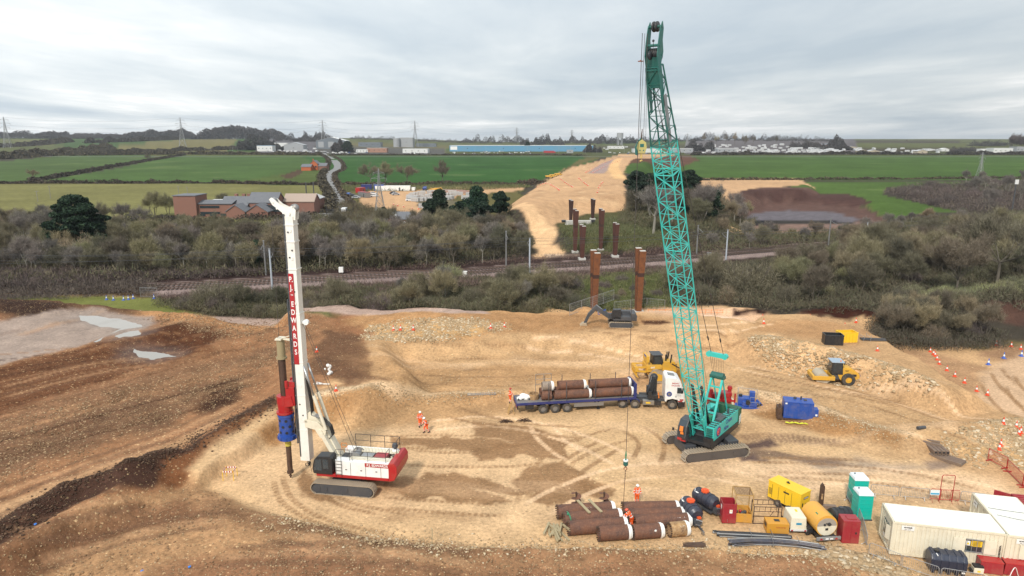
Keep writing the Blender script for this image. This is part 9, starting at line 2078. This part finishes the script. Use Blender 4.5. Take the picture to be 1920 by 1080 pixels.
rocks([(530,790),(700,768),(960,740),(955,748),(760,762),(600,785)],5750,0.019,0.087,RK_S,'gravel on the yard edge',911)
rocks([(1380,738),(1440,745),(1560,785),(1700,830),(1700,845),(1560,800),(1440,765)],5750,0.019,0.093,RK_S,'gravel line behind the blue plant',912)
rocks([(340,905),(430,845),(560,800),(900,790),(1400,770),(1800,880),(1900,1000),(1640,1060),(860,1020),(500,965)],5000,0.009,0.037,RK_S,'fine gravel of the yard',913)
rocks([(690,660),(1240,660),(1400,700),(1700,780),(1900,860),(1560,790),(1240,705),(960,742),(720,748)],6899,0.012,0.062,RK_S,'fine gravel of the middle level',914)
# ================================================================ TIDY: split multi-piece parts, drop unused prototypes
def split_part(o):
 me = o.data; n = len(me.vertices); par = list(range(n))
 def fd(i):
  while par[i] != i: par[i] = par[par[i]]; i = par[i]
  return i
 for e in me.edges: a,b_ = fd(e.vertices[0]),fd(e.vertices[1]); par[a] = b_
 gr = {}
 for p in me.polygons: gr.setdefault(fd(p.vertices[0]),[]).append(p)
 if len(gr) < 2: return
 for ps in list(gr.values())[1:]:
  ids = sorted({v for p in ps for v in p.vertices}); mp = {v: i for i,v in enumerate(ids)}; m2 = bpy.data.meshes.new(me.name); m2.from_pydata([tuple(me.vertices[v].co) for v in ids],[],[[mp[v] for v in p.vertices] for p in ps])
  for m in me.materials: m2.materials.append(m)
  m2.polygons.foreach_set('use_smooth',[p.use_smooth for p in ps]); c = o.copy(); c.data = m2; COL.objects.link(c)
  c.parent = o.parent
 ps = list(gr.values())[0]; ids = sorted({v for p in ps for v in p.vertices}); mp = {v: i for i,v in enumerate(ids)}; m2 = bpy.data.meshes.new(me.name); m2.from_pydata([tuple(me.vertices[v].co) for v in ids],[],[[mp[v] for v in p.vertices] for p in ps])
 for m in me.materials: m2.materials.append(m)
 m2.polygons.foreach_set('use_smooth',[p.use_smooth for p in ps]); o.data = m2
SPLIT = ('mast_collar','sheave','side_window','reflector','door_seam','rear_lamp','mudguard','mirror','lamp','landing_leg','number_plate','lamp_box','drive_port','bolt_hole','backstop_ram','piston_rod','back_stay_cylinder','fender','handle','red_trim','warning_plate','label_plate','support_arm','boom_foot','gantry_leg','side_guard','underride_bar','louvre','front_panel','pendant_rope')
for o in list(bpy.data.objects):
 if o.type == 'MESH' and o.data.users == 1 and o.parent and not o.children and o.name.split('.')[0] in SPLIT: split_part(o)
for o in [o for o in bpy.data.objects if o.get('label') in ('x','cone') and o.parent is None]:
 for c in list(o.children_recursive)+[o]: bpy.data.objects.remove(c)
for o in list(bpy.data.objects):      # parts carry no category
 if o.parent is not None:
  for k in ('category','group'):
   if k in o: del o[k]
# ================================================================ HAZE: thin even air over the whole scene
b = MB(); b.box((0,5400,14),(25800,11400,116)); hz_o = b.build('haze',bpy.data.materials.new('haze')); hz_o['kind'] = 'stuff'
hm = hz_o.data.materials[0]; hm.use_nodes = True; hn = hm.node_tree; hn.nodes.remove(hn.nodes['Principled BSDF']); pv = hn.nodes.new('ShaderNodeVolumePrincipled'); pv.inputs['Color'].default_value = (.86,.90,.96,1); pv.inputs['Density'].default_value = .00006; pv.inputs['Anisotropy'].default_value = .2
hn.links.new(pv.outputs[0],hn.nodes['Material Output'].inputs['Volume'])
